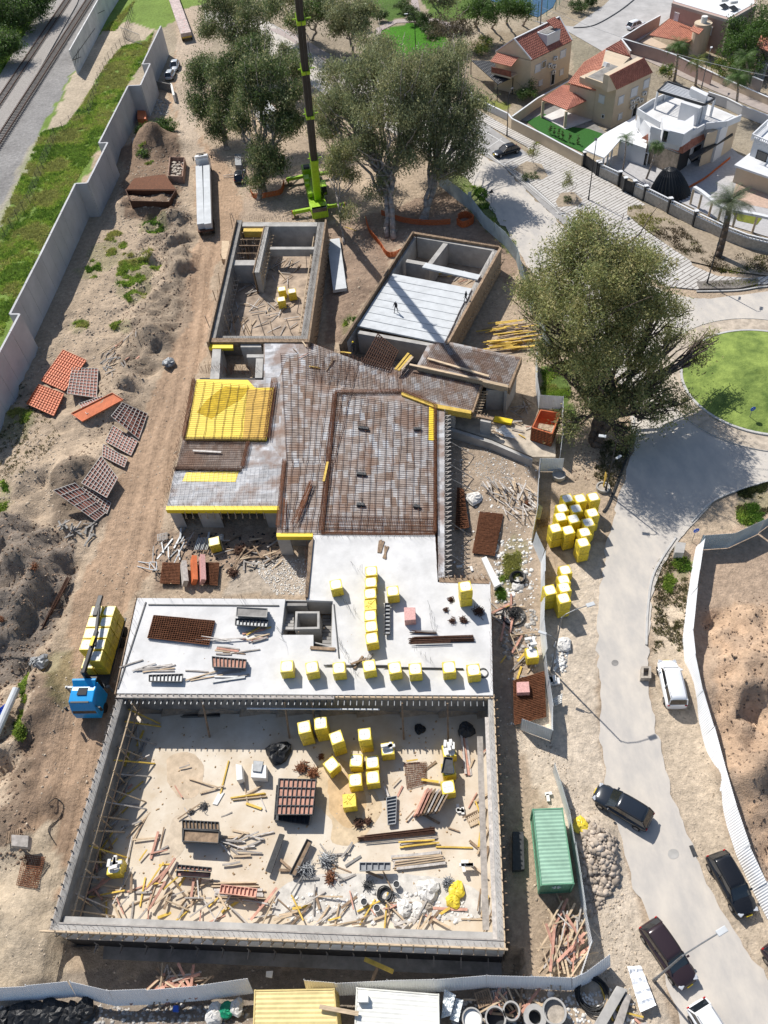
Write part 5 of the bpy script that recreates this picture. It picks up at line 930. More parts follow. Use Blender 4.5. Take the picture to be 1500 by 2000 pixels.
for i in range(6):mb=MB();mb.box(-L_/2+1.5+i*2.3,rng.uniform(-.6,.6),1.94,.5,.35,.02,rng.random()*3);mb.build('red_mark',M['wrapr'],tl)
for s_ in(-1,1):
 for xx in(-L_/2+1,-L_/2+2.3):mb=MB();mb.tube((xx,s_*.9,.5),(xx,s_*1.25,.5),.5,12);mb.build('wheel',M['tyre'],tl)
def skip(nm,lab,px,h,m,fill,th=.12):
 P_=[G(x,y,h)for x,y in px];c=sum(P_,Vector())/4;c.z=max(0,gz(c.x,c.y))-.1;t=thing(nm,lab,'skip',c);
 for i in range(4):
  a,b=P_[i],P_[(i+1)%4];mb=MB();f_=.85 if i%2 else 1;mb.beam((a.x,a.y,h/2),(b.x,b.y,h/2),th,h-(.01 if i%2 else 0));mb.build('side',m,t,world=True)
 mb=MB();mb.prism([(p.x,p.y)for p in P_],.2,.5);mb.build('floor',m,t,world=True)
 mb=MB();
 cc=sum(P_,Vector())/4
 for i in range(40):u,v_=rng.uniform(.1,.9),rng.uniform(.1,.9);p=P_[0].lerp(P_[1],u).lerp(P_[3].lerp(P_[2],u),v_);s_=rng.uniform(.3,.8);mb.box(p.x,p.y,.5+rng.random()*.3,s_,s_*.7,.4,rng.random()*3)
 tag(mb.build('rubble',fill,world=True),'pale rubble lying inside the '+nm.replace('_',' '),'rubble',kind='stuff')
skip('waste_skip','small rusty-rimmed waste skip with sandy rubble behind the loaded lorry',[(332,306),(360,307),(356,344),(328,343)],1.4,mat('skip_paint',(.36,.23,.17),.8,.4,2.),M['stone'])
hb=thing('rusty_trough','large open rusty steel trough half sunk in the earth left of the haul road','trough',GT(292,380))
def Gz(x,y,z):p=GT(x,y);return G(x,y,p.z+z)
q0=[Gz(262,348,1.3),Gz(322,340,1.3),Gz(345,372,.9),Gz(245,372,.9)]
mb=MB();mb.hexa([p-Vector((0,0,.1))for p in q0],q0);mb.build('lid',M['rust'],hb,world=True)
mb=MB();a,b,c,d=Gz(246,372,.8),Gz(344,372,.8),Gz(330,396,.8),Gz(255,394,.8)
for p,q in((a,b),(b,c),(c,d),(d,a)):mb.beam(p-Vector((0,0,.6)),q-Vector((0,0,.6)),.12,1.6)
mb.build('side',M['rustd'],hb,world=True);mb=MB();mb.poly([p-Vector((0,0,.9))for p in(a,b,c,d)]);mb.build('bottom',M['charc'],hb,world=True)
U=Vector((.04783,-.5978,.8002));B0=Vector((-4.62,122.16,3.0))-U*.2+Vector((0,0,.0));cr=thing('mobile_crane','lime green mobile crane with its long dark boom raised over the site','crane',(-5.3,127,0))
hd=Vector((.08,-1,0)).normalized();sd_=Vector((-hd.y,hd.x,0));c0_=Vector((-5.2,127,0))
def cp(f,s,z):return c0_+hd*f+sd_*s+Vector((0,0,z))
mb=MB();mb.beam(cp(-7.5,0,1.1),cp(7,0,1.1),2.8,.7);mb.build('carrier',M['lime'],cr,world=True,bevel=.08)
mb=MB();mb.beam(cp(7,0,1.6),cp(9,0,1.6),2.7,1.8);mb.build('driver_cab',M['lime'],cr,world=True,bevel=.15);mb=MB();mb.beam(cp(8.4,0,2.2),cp(9.05,0,2.2),2.4,.6);mb.build('windscreen',M['glass'],cr,world=True)
for x in(-6.5,-4.8,-3.1,3.2,4.9):
 for s_ in(-1,1):mb=MB();mb.tube(cp(x,s_*.95,.65),cp(x,s_*1.42,.65),.65,16);mb.build('wheel',M['tyre'],cr,world=True)
for x in(-5.6,5.9):
 for s_ in(-1,1):
  mb=MB();mb.beam(cp(x,s_*1.2,.95),cp(x,s_*4.4,.85),.55,.5);mb.tube(cp(x,s_*4.1,1.2),cp(x,s_*4.1,.2),.14,8);og=mb.build('outrigger',M['lime'],cr,world=True,bevel=.03);mb=MB();mb.beam(cp(x,s_*3.5,.1),cp(x,s_*4.7,.1),1.2,.16);mb.build('outrigger_mat',M['woodd'],cr,world=True)
  mb=MB();mb.beam(cp(x,s_*4.35,.88),cp(x,s_*4.46,.88),.5,.45);mb.build('warning_plate',M['red'],cr,world=True)
mb=MB();mb.beam(cp(-5,0,2.0),cp(3.5,0,2.0),2.6,.7);mb.beam(cp(-5.4,.0,2.5),cp(-3.2,0,2.5),2.9,1.3);mb.build('turntable',M['lime'],cr,world=True,bevel=.1)
for i,(f,s,z,a_,b2,c_,m_)in enumerate(((-1,-1.0,2.7,1.6,.9,.7,'lime'),(-2.5,1.,2.8,1.4,.8,.8,'dsteel'),(.6,-1.1,2.6,1.,.8,.5,'lime'),(-.6,1.05,2.7,1.,.7,.5,'lime'),(-4,-.6,3.3,1.2,1.,.3,'dsteel'),(-4.6,.7,3.35,.9,.9,.4,'lime'))):
 mb=MB();mb.beam(cp(f-a_/2,s,z),cp(f+a_/2,s,z),b2,c_);mb.build('machine_housing',M[m_],cr,world=True,bevel=.05)
mb=MB();mb.beam(cp(1.8,1.45,2.6),cp(3.9,1.45,2.6),.95,1.5);mb.build('operator_cab',M['glass'],cr,world=True,bevel=.08);mb=MB();mb.beam(cp(1.75,1.45,3.4),cp(3.95,1.45,3.4),1.0,.1);mb.build('operator_cab_roof',M['lime'],cr,world=True)
upn=sd_.cross(U).normalized()
def bp(t,u=0,v=0):return B0+U*t+sd_*u+upn*v
mb=MB();mb.beam(bp(-3.2),bp(11.2),1.12,1.35,up=upn);mb.build('boom_base',M['lime'],cr,world=True,bevel=.12)
for t0,t1,w0 in((11.2,22.8,1.02),(22.8,32.4,.95),(32.4,41.2,.88),(41.2,50,.82),(50,60,.76)):
 mb=MB();mb.beam(bp(t0),bp(t1),w0,w0*1.2,up=upn);mb.build('boom_section',M['crb'],cr,world=True,bevel=.1);mb=MB();mb.beam(bp(t0-.25),bp(t0+.35),w0+.22,w0*1.2+.22,up=upn);mb.beam(bp(t0,.5),bp(t0,1.2),.12,.12);mb.beam(bp(t0+.1,-.5),bp(t0+.1,-.9),.12,.12);mb.build('boom_collar',M['lime'],cr,world=True)
mb=MB();mb.tube(cp(2.3,0,2.2),bp(4.6,0,-.7 if upn.z<0 else-.7),.22,10);mb.tube(bp(4.0,.4,0),bp(9.5,.35,0)+upn*.8,.05,5);mb.build('lift_cylinder',M['lime'],cr,world=True)
for s_ in(-.45,.45):mb=MB();mb.beam(bp(-2.5,s_*1.6,.2),bp(5.5,s_*1.6,.2),.08,.3);mb.build('hose_rail',M['dsteel'],cr,world=True)
mb=MB();mb.tube(bp(12,.0,.78),bp(58,0,.62),.03,4);mb.build('hoist_rope',M['dsteel'],cr,world=True)
def container(nm,lab,px,h,m,topm,rib=.28,cat='container'):
 """px: four roof corners, the second pair nearest the camera"""
 P_=[G(x,y,h)for x,y in px];c=sum(P_,Vector())/4;t=thing(nm,lab,cat,(c.x,c.y,0));a,b,c_,d=P_
 for i in range(4):
  p,q=P_[i],P_[(i+1)%4];L_=(q-p).length;dd=(q-p).normalized();nn=Vector((-dd.y,dd.x,0))*(.03);n=int(L_/rib*2);V=[];F_=[]
  if nn.dot(p-c)<0:nn=-nn
  for j in range(n+1):
   u=p+dd*(L_*j/n)+nn*(0 if j//1%2 else-1);V+=[(u.x,u.y,.12),(u.x,u.y,h-.06)]
  for j in range(n):F_.append((2*j,2*j+2,2*j+3,2*j+1))
  mb=MB();mb.add(V,F_);mb.build('side',m,t,world=True)
 mb=MB();L_=(d-a).length;n=int(L_/rib*2);V=[];F_=[]
 for j in range(n+1):
  u,v_=a.lerp(d,j/n),b.lerp(c_,j/n);zz=h-(.0 if j%2 else.035);V+=[(u.x,u.y,zz),(v_.x,v_.y,zz)]
 for j in range(n):F_.append((2*j,2*j+2,2*j+3,2*j+1))
 mb.add(V,F_);mb.build('roof',topm,t,world=True);mb=MB()
 for i in range(4):
  p,q=P_[i],P_[(i+1)%4];mb.beam((p.x,p.y,h-.03),(q.x,q.y,h-.03),.1,.12);mb.beam((p.x,p.y,.1),(q.x,q.y,.1),.1,.16);mb.beam((p.x,p.y,.05),(p.x,p.y,h+.01),.14,.14)
 mb.build('frame',m,t,world=True);return t,P_
gm1=mat('green_container',(.13,.30,.19),.6,.25,.8);gm2=mat('green_container_roof',(.27,.43,.32),.6,.2,.7)
ct,P_=container('shipping_container','weathered green shipping container behind the sheet fence',[(1041,1581),(1098,1579),(1120,1725),(1057,1728)],2.6,gm1,gm2)
f0,f1=P_[3],P_[2];dd=(f1-f0).normalized();ff=Vector((dd.y,-dd.x,0));mb=MB();cc=(f0+f1)/2+ff*.06
for k_ in range(6):a_=k_*math.pi/3;mb.beam(cc+dd*math.cos(a_)*.14+Vector((0,0,-.75+math.sin(a_)*.14)),cc+dd*math.cos(a_)*.34+Vector((0,0,-.75+math.sin(a_)*.34)),.07,.07)
mb.build('door_emblem',M['white'],ct,world=True)
container('site_cabin','yellow corrugated site cabin at the bottom edge of the site',[(498,1935),(652,1932),(662,2040),(494,2040)][0:4],2.6,mat('cream_yellow',(.62,.48,.20),.6,.15,1.),mat('cream_yellow_roof',(.70,.56,.26),.6,.15,1.),cat='site cabin')
container('site_cabin','white corrugated site cabin with an air conditioner at the bottom edge',[(697,1930),(856,1943),(858,2050),(692,2040)],2.6,mat('cream_white',(.66,.65,.58),.6,.15,1.),mat('cream_white_roof',(.74,.73,.67),.6,.12,1.),cat='site cabin')
mb=MB();mb.beam(G(699,1951,2.85),G(720,1951,2.85),.45,.45);tag(mb.build('air_conditioner',M['white'],world=True,bevel=.03),'small white air conditioner on the roof of the white cabin','air conditioner')
mb=MB();mb.beam(G(624,1966,2.9),G(700,1980,2.9),.28,.12);tag(mb.build('plank',M['wood'],world=True),'long timber plank bridging the roofs of the two cabins','plank')
def lamp(nm,lab,base,H_,arm,head,m='charc',arm2=None,hm='steel',group='street lamps'):
 b=GT(*base);b.z=max(b.z,0);t=thing(nm,lab,'street lamp',b,group=group);mb=MB();mb.tube((0,0,0),(0,0,H_-.6),.10,8,.06);mb.tube((0,0,0),(0,0,.9),.14,8,.12);mb.build('pole',M[m],t)
 for az_,ln,z_ in[(arm[0],arm[1],H_)]+([arm2]if arm2 else[]):
  d=Vector((math.cos(rad(az_)),math.sin(rad(az_)),0));mb=MB();pts=[Vector((0,0,z_-.7)),Vector((0,0,z_-.3))+d*.15*ln,Vector((0,0,z_-.05))+d*.5*ln,Vector((0,0,z_))+d*ln];mb.path(pts,.045,6);mb.build('arm',M[m],t)
  mb=MB();p=d*ln+Vector((0,0,z_));mb.beam(p-d*.1,p+d*.65,.38*(1 if z_==H_ else.7),.12);mb.build('lamp_head',M[hm],t,bevel=.04)
 return t
lamp('street_lamp','tall curved two-headed street lamp beside the small group of yellow stacks',(1077,1310),10.,(12,2.3),None,'steel',(150,1.1,6.0),'hcore');lamp('street_lamp','leaning street lamp with a pale square head over the plum car',(1277,1915),10,(20,2.6),None,'steel',None,'hcore')
lamp('street_lamp','street lamp in front of the big tree by the dirt verge',(1182,962),8.5,(160,1.2),None,'charc',(30,.7,5),'hcore');lamp('street_lamp','dark street lamp beside the palm and the planted verge',(1380,556),9.5,(60,.8),None,'charc',(60,.5,5.8),'charc');lamp('street_lamp','dark street lamp in the middle of the striped paving',(1149,392),9.5,(80,.4),None,'charc',None,'charc');lamp('street_lamp','dark street lamp at the corner of the low garden wall',(990,266),7.5,(60,1.5),None,'charc',None,'charc')
lamp('street_lamp','street lamp with a pale head on the park lawn',(812,97),7,(170,1.5),None,'charc',None,'hcore');lamp('street_lamp','short street lamp on the upper road behind the crane boom',(607,122),6,(170,.5),None,'charc',None,'charc');lamp('street_lamp','street lamp beside the tiled walk in the park',(716,85),6.5,(170,.6),None,'charc',None,'hcore');lamp('street_lamp','street lamp on the lane between the palms',(1370,172),6.5,(60,1.2),None,'steel',None,'hcore')
for i,(x,z_)in enumerate(((0,0),)):
 for k_ in range(4):
  mb=MB();a,b=G(1060,15,9+k_*.25),G(1560,160,8+k_*.25);pts=[a.lerp(b,t/14)-Vector((0,0,4*1.2*(t/14)*(1-t/14)))for t in range(15)];mb.path(pts,.025,4);tag(mb.build('overhead_cable',M['steel'],world=True),'thin overhead cable sagging above the lane of houses','cable','overhead cables above the lane')
up=thing('utility_pole','wooden utility pole carrying the cables beside the sports ground','utility pole',G(1055,52));mb=MB();mb.tube((0,0,0),(0,0,9.5),.16,8,.1);mb.build('pole',M['woodg'],up);mb=MB();mb.beam((-.9,0,9.2),(.9,0,9.2),.12,.12);mb.build('crossarm',M['woodg'],up)
def sign(lab,px,H_,kind):
 b=GT(*px);b.z=max(b.z,0.0);t=thing('road_sign',lab,'road sign',b);mb=MB();mb.tube((0,0,0),(0,0,H_),.035,6);mb.build('pole',M['steel'],t);mb=MB()
 if kind=='blue':mb.tube((0,-.05,H_-.3),(0,-.08,H_-.3),.32,20);o=mb.build('plate',M['bluep'],t);mb=MB();mb.beam((-.14,-.09,H_-.38),(.0,-.09,H_-.2),.05,.02);mb.beam((.14,-.09,H_-.38),(.0,-.09,H_-.2),.05,.02);mb.beam((-.14,-.09,H_-.38),(.14,-.09,H_-.38),.05,.02);mb.build('arrow',M['white'],o)
 elif kind=='tri':mb.add([(-.4,-.05,H_-.6),(.4,-.05,H_-.6),(0,-.05,H_+.1),(-.4,-.02,H_-.6),(.4,-.02,H_-.6),(0,-.02,H_+.1)],[(0,1,2),(5,4,3),(0,3,4,1),(1,4,5,2),(2,5,3,0)]);mb.build('plate',M['dsteel'],t)
 else:mb.beam((0,-.05,H_-.9),(0,-.05,H_),.6,.04,up=(0,1,0));mb.build('plate',M['hcore'],t)
 t.rotation_euler.z=.1
sign('round blue direction sign on the grass of the roundabout',(1461,822),2.2,'blue');sign('round blue direction sign beside the end of the white fence',(1351,1058),2.2,'blue');sign('dark triangular sign seen from behind on the grass strip by the road',(959,398),2.4,'tri');sign('small pale information board standing behind the site fence',(917,392),1.5,'b')
tag(sheet('manhole_cover',[(1201+7*math.cos(t*.39),1295+6*math.sin(t*.39))for t in range(16)],.036,M['concd'],None),'round manhole cover in the middle of the dusty road','manhole cover')
tag(sheet('manhole_cover',[(1315+11*math.cos(t*.39),1668+10*math.sin(t*.39))for t in range(16)],.036,M['conc'],None),'larger pale manhole cover near the black parked car','manhole cover')
def person(lab,px,z,top,legs,rz,hat,reach=(0,0)):
 p=G(px[0],px[1],z);me=bpy.data.meshes.new('person')
 J={'pel':(0,0,.95),'wst':(0,0,1.12),'chs':(0,.02,1.36),'nck':(0,.0,1.50),'hed':(0,.02,1.58),'crn':(0,.02,1.74)};R_={'pel':.15,'wst':.135,'chs':.16,'nck':.06,'hed':.085,'crn':.08};E_=[('pel','wst'),('wst','chs'),('chs','nck'),('nck','hed'),('hed','crn')]
 for s_,n_ in((-1,'l'),(1,'r')):
  st_=.16*s_
  J.update({n_+'hip':(.1*s_,0,.9),n_+'kne':(.12*s_,.02+st_,.5),n_+'ank':(.13*s_,st_*1.3,.09),n_+'toe':(.14*s_,st_*1.3+.17,.05),n_+'sho':(.2*s_,0,1.42),n_+'elb':(.29*s_,.06+reach[0]*.1,1.15),n_+'wri':(.3*s_,.2+reach[1],.95+reach[1]),n_+'hnd':(.3*s_,.26+reach[1],.9+reach[1])})
  R_.update({n_+'hip':.1,n_+'kne':.062,n_+'ank':.045,n_+'toe':.045,n_+'sho':.07,n_+'elb':.045,n_+'wri':.032,n_+'hnd':.034});E_+=[('pel',n_+'hip'),(n_+'hip',n_+'kne'),(n_+'kne',n_+'ank'),(n_+'ank',n_+'toe'),('chs',n_+'sho'),(n_+'sho',n_+'elb'),(n_+'elb',n_+'wri'),(n_+'wri',n_+'hnd')]
  for k_ in range(5):a_=(k_-2)*.012;ln=(.055,.075,.08,.075,.06)[k_];h_=J[n_+'hnd'];f1=f'{n_}f{k_}';J[f1]=(h_[0]+a_+(.03*-s_ if k_==0 else 0),h_[1]+ln*.6,h_[2]-ln*.8);R_[f1]=.009;E_.append((n_+'hnd',f1))
 ks=list(J);me.from_pydata([J[k_]for k_ in ks],[(ks.index(a),ks.index(b))for a,b in E_],[]);me.materials.append(mat('dark_clothes',(.02,.022,.03),.9));me.update()
 ob=bpy.data.objects.new('body',me);col.objects.link(ob);sk=ob.modifiers.new('k','SKIN');ob.modifiers.new('s','SUBSURF').render_levels=1
 me.skin_vertices[0]if me.skin_vertices else None
 if not me.skin_vertices:bm=bmesh.new();bm.from_mesh(me);bm.verts.layers.skin.verify();bm.to_mesh(me);bm.free()
 for i,k_ in enumerate(ks):sv=me.skin_vertices[0].data[i];sv.radius=(R_[k_],R_[k_]);sv.use_root=(k_=='pel')
 t=thing('person',lab,'person',p,rz);ob.parent=t
 mb=MB();mb.lathe((0,0,0),[(.20,.98),(.19,1.1),(.215,1.3),(.2,1.42),(.09,1.5)],12);o=mb.build('vest',mat('vest_'+top[0],top[1],.8),t,smooth=True);o.scale=(1,.72,1)
 mb=MB();mb.lathe((0,.02,1.66),[(.13,0),(.125,.03),(.11,.09),(.06,.135),(.0,.145)],12);mb.build('helmet',M[hat],t,smooth=True)
person('worker in dark clothes and helmet standing in the middle of the grey planks',(774,610),ST,('dark',(.03,.03,.035)),0,2.4,'white');person('worker in dark clothes with a yellow helmet on the brown deck beside the open grid',(692,689),ST,('dark',(.03,.03,.035)),0,.4,'ypan',(0,.15));person('worker in black at the right edge of the grey planks',(910,590),ST,('dark',(.03,.03,.035)),0,1.2,'white')
def leafcloud(blobs,n,size,cols,droop=.5,clump=.7,hole=.0,seed=0,aspect=.32):
 """blobs: (centre, rx, ry, rz); many leaf-sized faces gathered in clumps"""
 g_=np.random.default_rng(seed);w_=np.array([(b[1]*b[2]*b[3])**.72 for b in blobs]);w_/=w_.sum();per=34;nc=max(6,n//per)
 bi=g_.choice(len(blobs),nc,p=w_);u=g_.normal(size=(nc,3));u/=np.linalg.norm(u,axis=1)[:,None];r=g_.random(nc)**.42
 C_=np.array([blobs[i][0]for i in bi])+u*r[:,None]*np.array([blobs[i][1:4]for i in bi])
 cc=np.array(cols)[g_.integers(0,len(cols),nc)]*g_.uniform(.65,1.4,(nc,1))
 k_=g_.uniform(.55,1.25,nc);idx_=np.repeat(np.arange(nc),per);N_=len(idx_)
 P_=C_[idx_]+g_.normal(size=(N_,3))*clump*k_[idx_][:,None]*np.array([1,1,.75+droop*.4])
 a=g_.normal(size=(N_,3));a[:,2]-=droop*1.6;a/=np.linalg.norm(a,axis=1)[:,None];b=np.cross(a,g_.normal(size=(N_,3)));b/=np.linalg.norm(b,axis=1)[:,None]+1e-6
 L_=size*g_.uniform(.6,1.4,N_)[:,None];W_=L_*aspect
 V=np.stack([P_-a*L_*.5,P_+b*W_*.5,P_+a*L_*.5,P_-b*W_*.5],1).reshape(-1,3);F_=np.arange(N_*4).reshape(-1,4)
 col_=np.repeat(cc[idx_]*g_.uniform(.8,1.2,(N_,1)),4,axis=0);return V,F_,col_
EUC=[(.30,.33,.17),(.25,.28,.14),(.37,.37,.19),(.21,.25,.12),(.32,.31,.15)]
EUD=[(.095,.15,.045),(.12,.17,.06),(.08,.13,.045)];OLI=[(.34,.36,.14),(.41,.40,.16),(.27,.30,.12),(.44,.40,.18),(.24,.28,.11)]
BUS=[(.09,.17,.035),(.12,.21,.045),(.07,.13,.03)];YEL=[(.32,.32,.06),(.24,.27,.06)]
def tree(nm,lab,cat,base,blobs,n,size,cols,tr=.35,tm='trunk',droop=.5,clump=.7,group=None,limbs=True,z0=None,stems=1,seed=1,extra=0):
 b=GT(*base)if not isinstance(base,Vector)else base.copy();b.z=max(b.z,-.1)if z0 is None else z0
 B_=[(G(q[0],q[1],q[2]),*((q[3],q[3],q[3]*.8)if len(q)==4 else q[3:6]))for q in blobs];t=thing(nm,lab,cat,b,group=group)
 B_=[(np.array(c),x,y,z)for c,x,y,z in B_];SB=[];g2=np.random.default_rng(seed+500)
 for c,x,y,z in B_:
  if max(x,y)<1.4:SB.append((c,x,y,z));continue
  SB.append((c,x*.72,y*.72,z*.72))
  for k_ in range(7):u=g2 .normal(size=3);u[2]=abs(u[2])*.8-.25;u/=np.linalg.norm(u);s_=g2 .uniform(.26,.46);SB.append((c+u*np.array((x,y,z))*g2 .uniform(.65,.95),x*s_,y*s_,z*s_*.8))
 V,F_,cl=leafcloud(SB,n,size,cols,droop,clump,seed=seed);fastmesh('crown',V,F_,[leafm],t,colr=cl)
 if limbs:
  mb=MB();r_=random.Random(seed)
  def limb(p,q,r0,r1,k_=7,wob=.5):
   pts=[];
   for i in range(k_+1):
    f=i/k_;v=Vector(p).lerp(Vector(q),f);v.z+=math.sin(f*3.14)*.0;
    if 0<i<k_:v+=Vector((r_.gauss(0,wob),r_.gauss(0,wob),r_.gauss(0,wob*.4)))
    pts.append(v)
   mb.path(pts,[r0+(r1-r0)*i/k_ for i in range(k_+1)],7);return pts
  zs=sorted(B_,key=lambda q:q[0][2]);cx=Vector(tuple(sum(q[0]for q in B_)/len(B_)))
  for s_ in range(stems):
   bb=b+Vector((r_.gauss(0,.5),r_.gauss(0,.5),-.2))*(1 if stems>1 else 0);fork=bb.lerp(cx,.5)+Vector((r_.gauss(0,.6),r_.gauss(0,.6),0));limb(bb,fork,tr,tr*.7,6,.15)
   for i,q in enumerate(B_):
    if stems>1 and i%stems!=s_ and r_.random()>.3:continue
    c=Vector(tuple(q[0]));pts=limb(fork.lerp(bb,r_.random()*.4),c,tr*.55,.07,7,.35)
    for k_ in range(5+extra):d=Vector((r_.gauss(0,q[1]*.55),r_.gauss(0,q[2]*.55),r_.gauss(.2,.55)*q[3]));limb(pts[r_.choice([3,4,5,6])],c+d,tr*.22,.03,5,.2)
  mb.build('trunk',M[tm],t,world=True,smooth=True)
 return t
tree('eucalyptus_tree','huge olive-brown eucalyptus with a broad dome of leaves beside the roundabout road','tree',(1168,862),[(1180,490,19,4.6),(1120,530,17,4.4),(1235,520,17,4.0),(1065,600,13,3.8),(1150,600,16,4.8),(1235,600,14,4.2),(1290,595,12,2.9),(1090,690,9,3.2),(1180,690,11,4.4),(1255,690,9,3.1),(1160,770,6,2.6,2.6,2.5),(1200,790,5,2.4),(1318,655,8,1.7),(1378,668,6,1.5),(1362,700,5,1.2),(1290,760,5.5,2.0),(1325,790,4.5,1.8),(1285,815,3.5,1.5),(1240,770,6,2.2),(1110,830,2.5,1.8),(1220,850,2,1.6)],98000,.34,OLI,.55,'trunkd',.35,.62,stems=3,seed=5,extra=4)
g_e='tall eucalyptus trees around the crane'
tree('eucalyptus_tree','grey-green eucalyptus with many pale limbs, centre of the clump right of the crane','tree',(765,462),[(730,130,18,4.6),(790,150,19,4.8),(690,190,15,4.2),(760,220,15,4.4),(820,210,15,4),(720,290,10,3.2),(780,310,9,3.4),(745,370,5,2.4),(660,200,14,3.6),(650,150,15,3),(640,230,12,2.6),(740,100,17,3.6),(800,250,12,3.6),(700,250,12,3.2)],60000,.42,EUC,.5,'trunk',.8,.65,g_e,stems=3,seed=11,extra=3)
tree('eucalyptus_tree','right-hand eucalyptus of the clump, its crown reaching over the car park','tree',(828,436),[(870,150,16,4.2),(905,190,14,3.8),(860,240,12,3.8),(900,270,10,3.2),(830,290,9,3),(870,330,7,2.6),(905,330,6,2.0),(830,180,15,3.6),(920,240,11,3),(880,110,15,3.4),(915,300,8,2.4),(850,130,17,3.4)],46000,.42,EUC,.4,'trunk',.8,.62,g_e,stems=3,seed=12,extra=3)
tree('eucalyptus_tree','slender eucalyptus with drooping brownish leaves just right of the crane boom','tree',(672,478),[(640,250,11,2.6),(665,300,9,2.6),(650,330,8,2.0),(690,340,6,2.0),(680,420,3.5,1.5),(625,210,12,2.2)],14000,.36,EUC+OLI,.18,'trunk',.9,.5,g_e,stems=1,seed=13)
tree('eucalyptus_tree','dark eucalyptus left of the crane hanging down to the orange net','tree',(512,388),[(520,140,16,4.0),(560,190,13,3.2),(490,190,13,3.6),(540,240,10,3.6),(510,300,6,3.2,3.2,3.4),(510,350,3,2.2,2.2,2.4),(540,320,5,2.2),(560,250,9,2.8),(470,240,9,2.8),(500,100,15,3.4),(580,130,13,2.6)],50000,.42,EUC+EUD*2,.45,'trunk',.8,.62,g_e,stems=2,seed=14)
tree('eucalyptus_tree','leftmost eucalyptus with a lopsided crown over the haul road','tree',(440,292),[(400,130,11,3.2),(385,165,9,2.4),(440,150,12,4),(410,215,6,3,3,3.4),(450,220,6,3.6),(430,255,3,2.6),(475,110,14,3.4),(380,200,7,2),(445,190,9,3),(470,160,12,3)],38000,.42,EUC+EUD*3,.4,'trunk',.8,.62,g_e,stems=2,seed=15)
tree('eucalyptus_tree','tall eucalyptus at the top of the frame behind the left group','tree',(452,118),[(440,20,13,4.5),(490,30,13,4.2),(415,50,9,3.4),(465,70,9,3.6),(500,70,8,2.8),(530,20,12,3),(470,-10,13,4)],30000,.45,EUC+EUD,.4,'trunk',.8,.7,g_e,stems=2,seed=16)
tree('eucalyptus_tree','small eucalyptus crown between the boom and the upper road','tree',(560,190),[(560,110,8,2.6),(545,140,7,2.4),(575,150,5,2)],6000,.42,EUC+EUD,.25,'trunk',.6,.6,g_e,seed=17)
g_p='park trees at the top'
for i,(b_,bl,n,c_,lab)in enumerate((((610,78),[(610,15,9,4.5),(640,20,8,3.5),(585,40,6,3)],12000,EUC+BUS,'park tree just right of the boom at the top'),((690,105),[(680,25,9,5),(710,20,8,4),(660,50,6,3.5),(700,60,6,3)],14000,EUC,'spreading park tree with visible pale limbs beside the tiled walk'),((885,98),[(880,50,5,3.6),(860,60,4,2.6),(905,55,4,2.8)],2600,[(.17,.14,.09),(.14,.12,.07)],'almost bare brownish tree at the end of the lawn'),((930,50),[(930,20,6,3)],2600,BUS,'dark young pine near the sports ground, left'),((960,55),[(960,25,6,2.8)],2600,BUS,'dark young pine near the sports ground, second from the left'),((990,45),[(990,15,6,2.8)],2600,BUS,'dark young pine near the sports ground, third from the left'),((1020,50),[(1020,18,5,2.4)],2200,BUS,'dark young pine close to the utility pole'),((560,20),[(545,-10,9,4),(580,-5,9,4)],9000,EUC+BUS,'tree cut by the top edge left of the park'),((840,0),[(840,-20,7,4),(870,5,5,2.5)],5000,EUC,'small-leaved tree cut by the top edge above the lawn'))):
 tree('park_tree',lab,'tree',b_,bl,n,.5,c_,.28,'trunk',.3,.7,g_p,seed=30+i,extra=4 if i==2 else 1)
g_l='dark trees beyond the railway'
for i,(b_,bl,lab)in enumerate((((20,75),[(15,30,5,6),(40,40,3,4)],'dark tree in the corner beyond the railway, largest'),((70,30),[(70,0,5,5),(55,15,4,4)],'dark tree beyond the railway at the top edge'),((-20,120),[(-10,90,4,5)],'dark tree beyond the railway at the left edge'))):tree('dark_tree',lab,'tree',b_,bl,14000,.55,BUS+EUD,.4,'trunkd',.2,.9,g_l,seed=50+i)
tree('garden_tree','dense dark green tree mass beside the pink-walled house at the upper right','tree',(1450,140),[(1440,60,5,3.6),(1470,80,5,3.6),(1425,95,4,3),(1460,120,3,3),(1490,40,5,4),(1500,70,5,4)],17000,.42,BUS,.3,'trunkd',.2,.6,seed=60)
tree('garden_tree','dark shrub-like tree in the first garden in front of the red-roofed house','tree',(1035,190),[(1035,178,1.6,1.9),(1022,182,1.4,1.5)],2600,.32,EUD+BUS,.1,'trunkd',.2,.35,seed=61);tree('garden_tree','leafy bush left of the red-roofed house by the park','tree',(950,92),[(950,85,1.6,2.2),(940,95,1.2,1.8)],2500,.35,BUS+YEL,.1,'trunkd',.2,.4,seed=62);tree('garden_tree','yellow-green shrub by the lane behind the palms','tree',(1305,155),[(1305,140,1.8,1.5)],1500,.32,YEL+BUS,.1,'trunkd',.2,.35,seed=63)
tree('garden_tree','low hedge-like tree along the lane wall right of the second palm','tree',(1410,145),[(1405,130,1.8,1.9),(1425,140,1.8,1.9),(1440,125,2,2)],4200,.32,BUS+YEL,.1,'trunkd',.2,.4,seed=64)
for i,(x,y,n,c_,r_)in enumerate(((1042,318,900,YEL,1.1),(1108,378,900,YEL,1.2))):tree('sapling',['thin sapling in the upper planting bed of the paving','thin sapling in the lower planting bed of the paving'][i],'sapling',(x,y),[(x,y-22,2.6,.9),(x+2,y-36,3.8,.7)],n,.22,c_,.05,'trunk',.2,.3,seed=70+i)
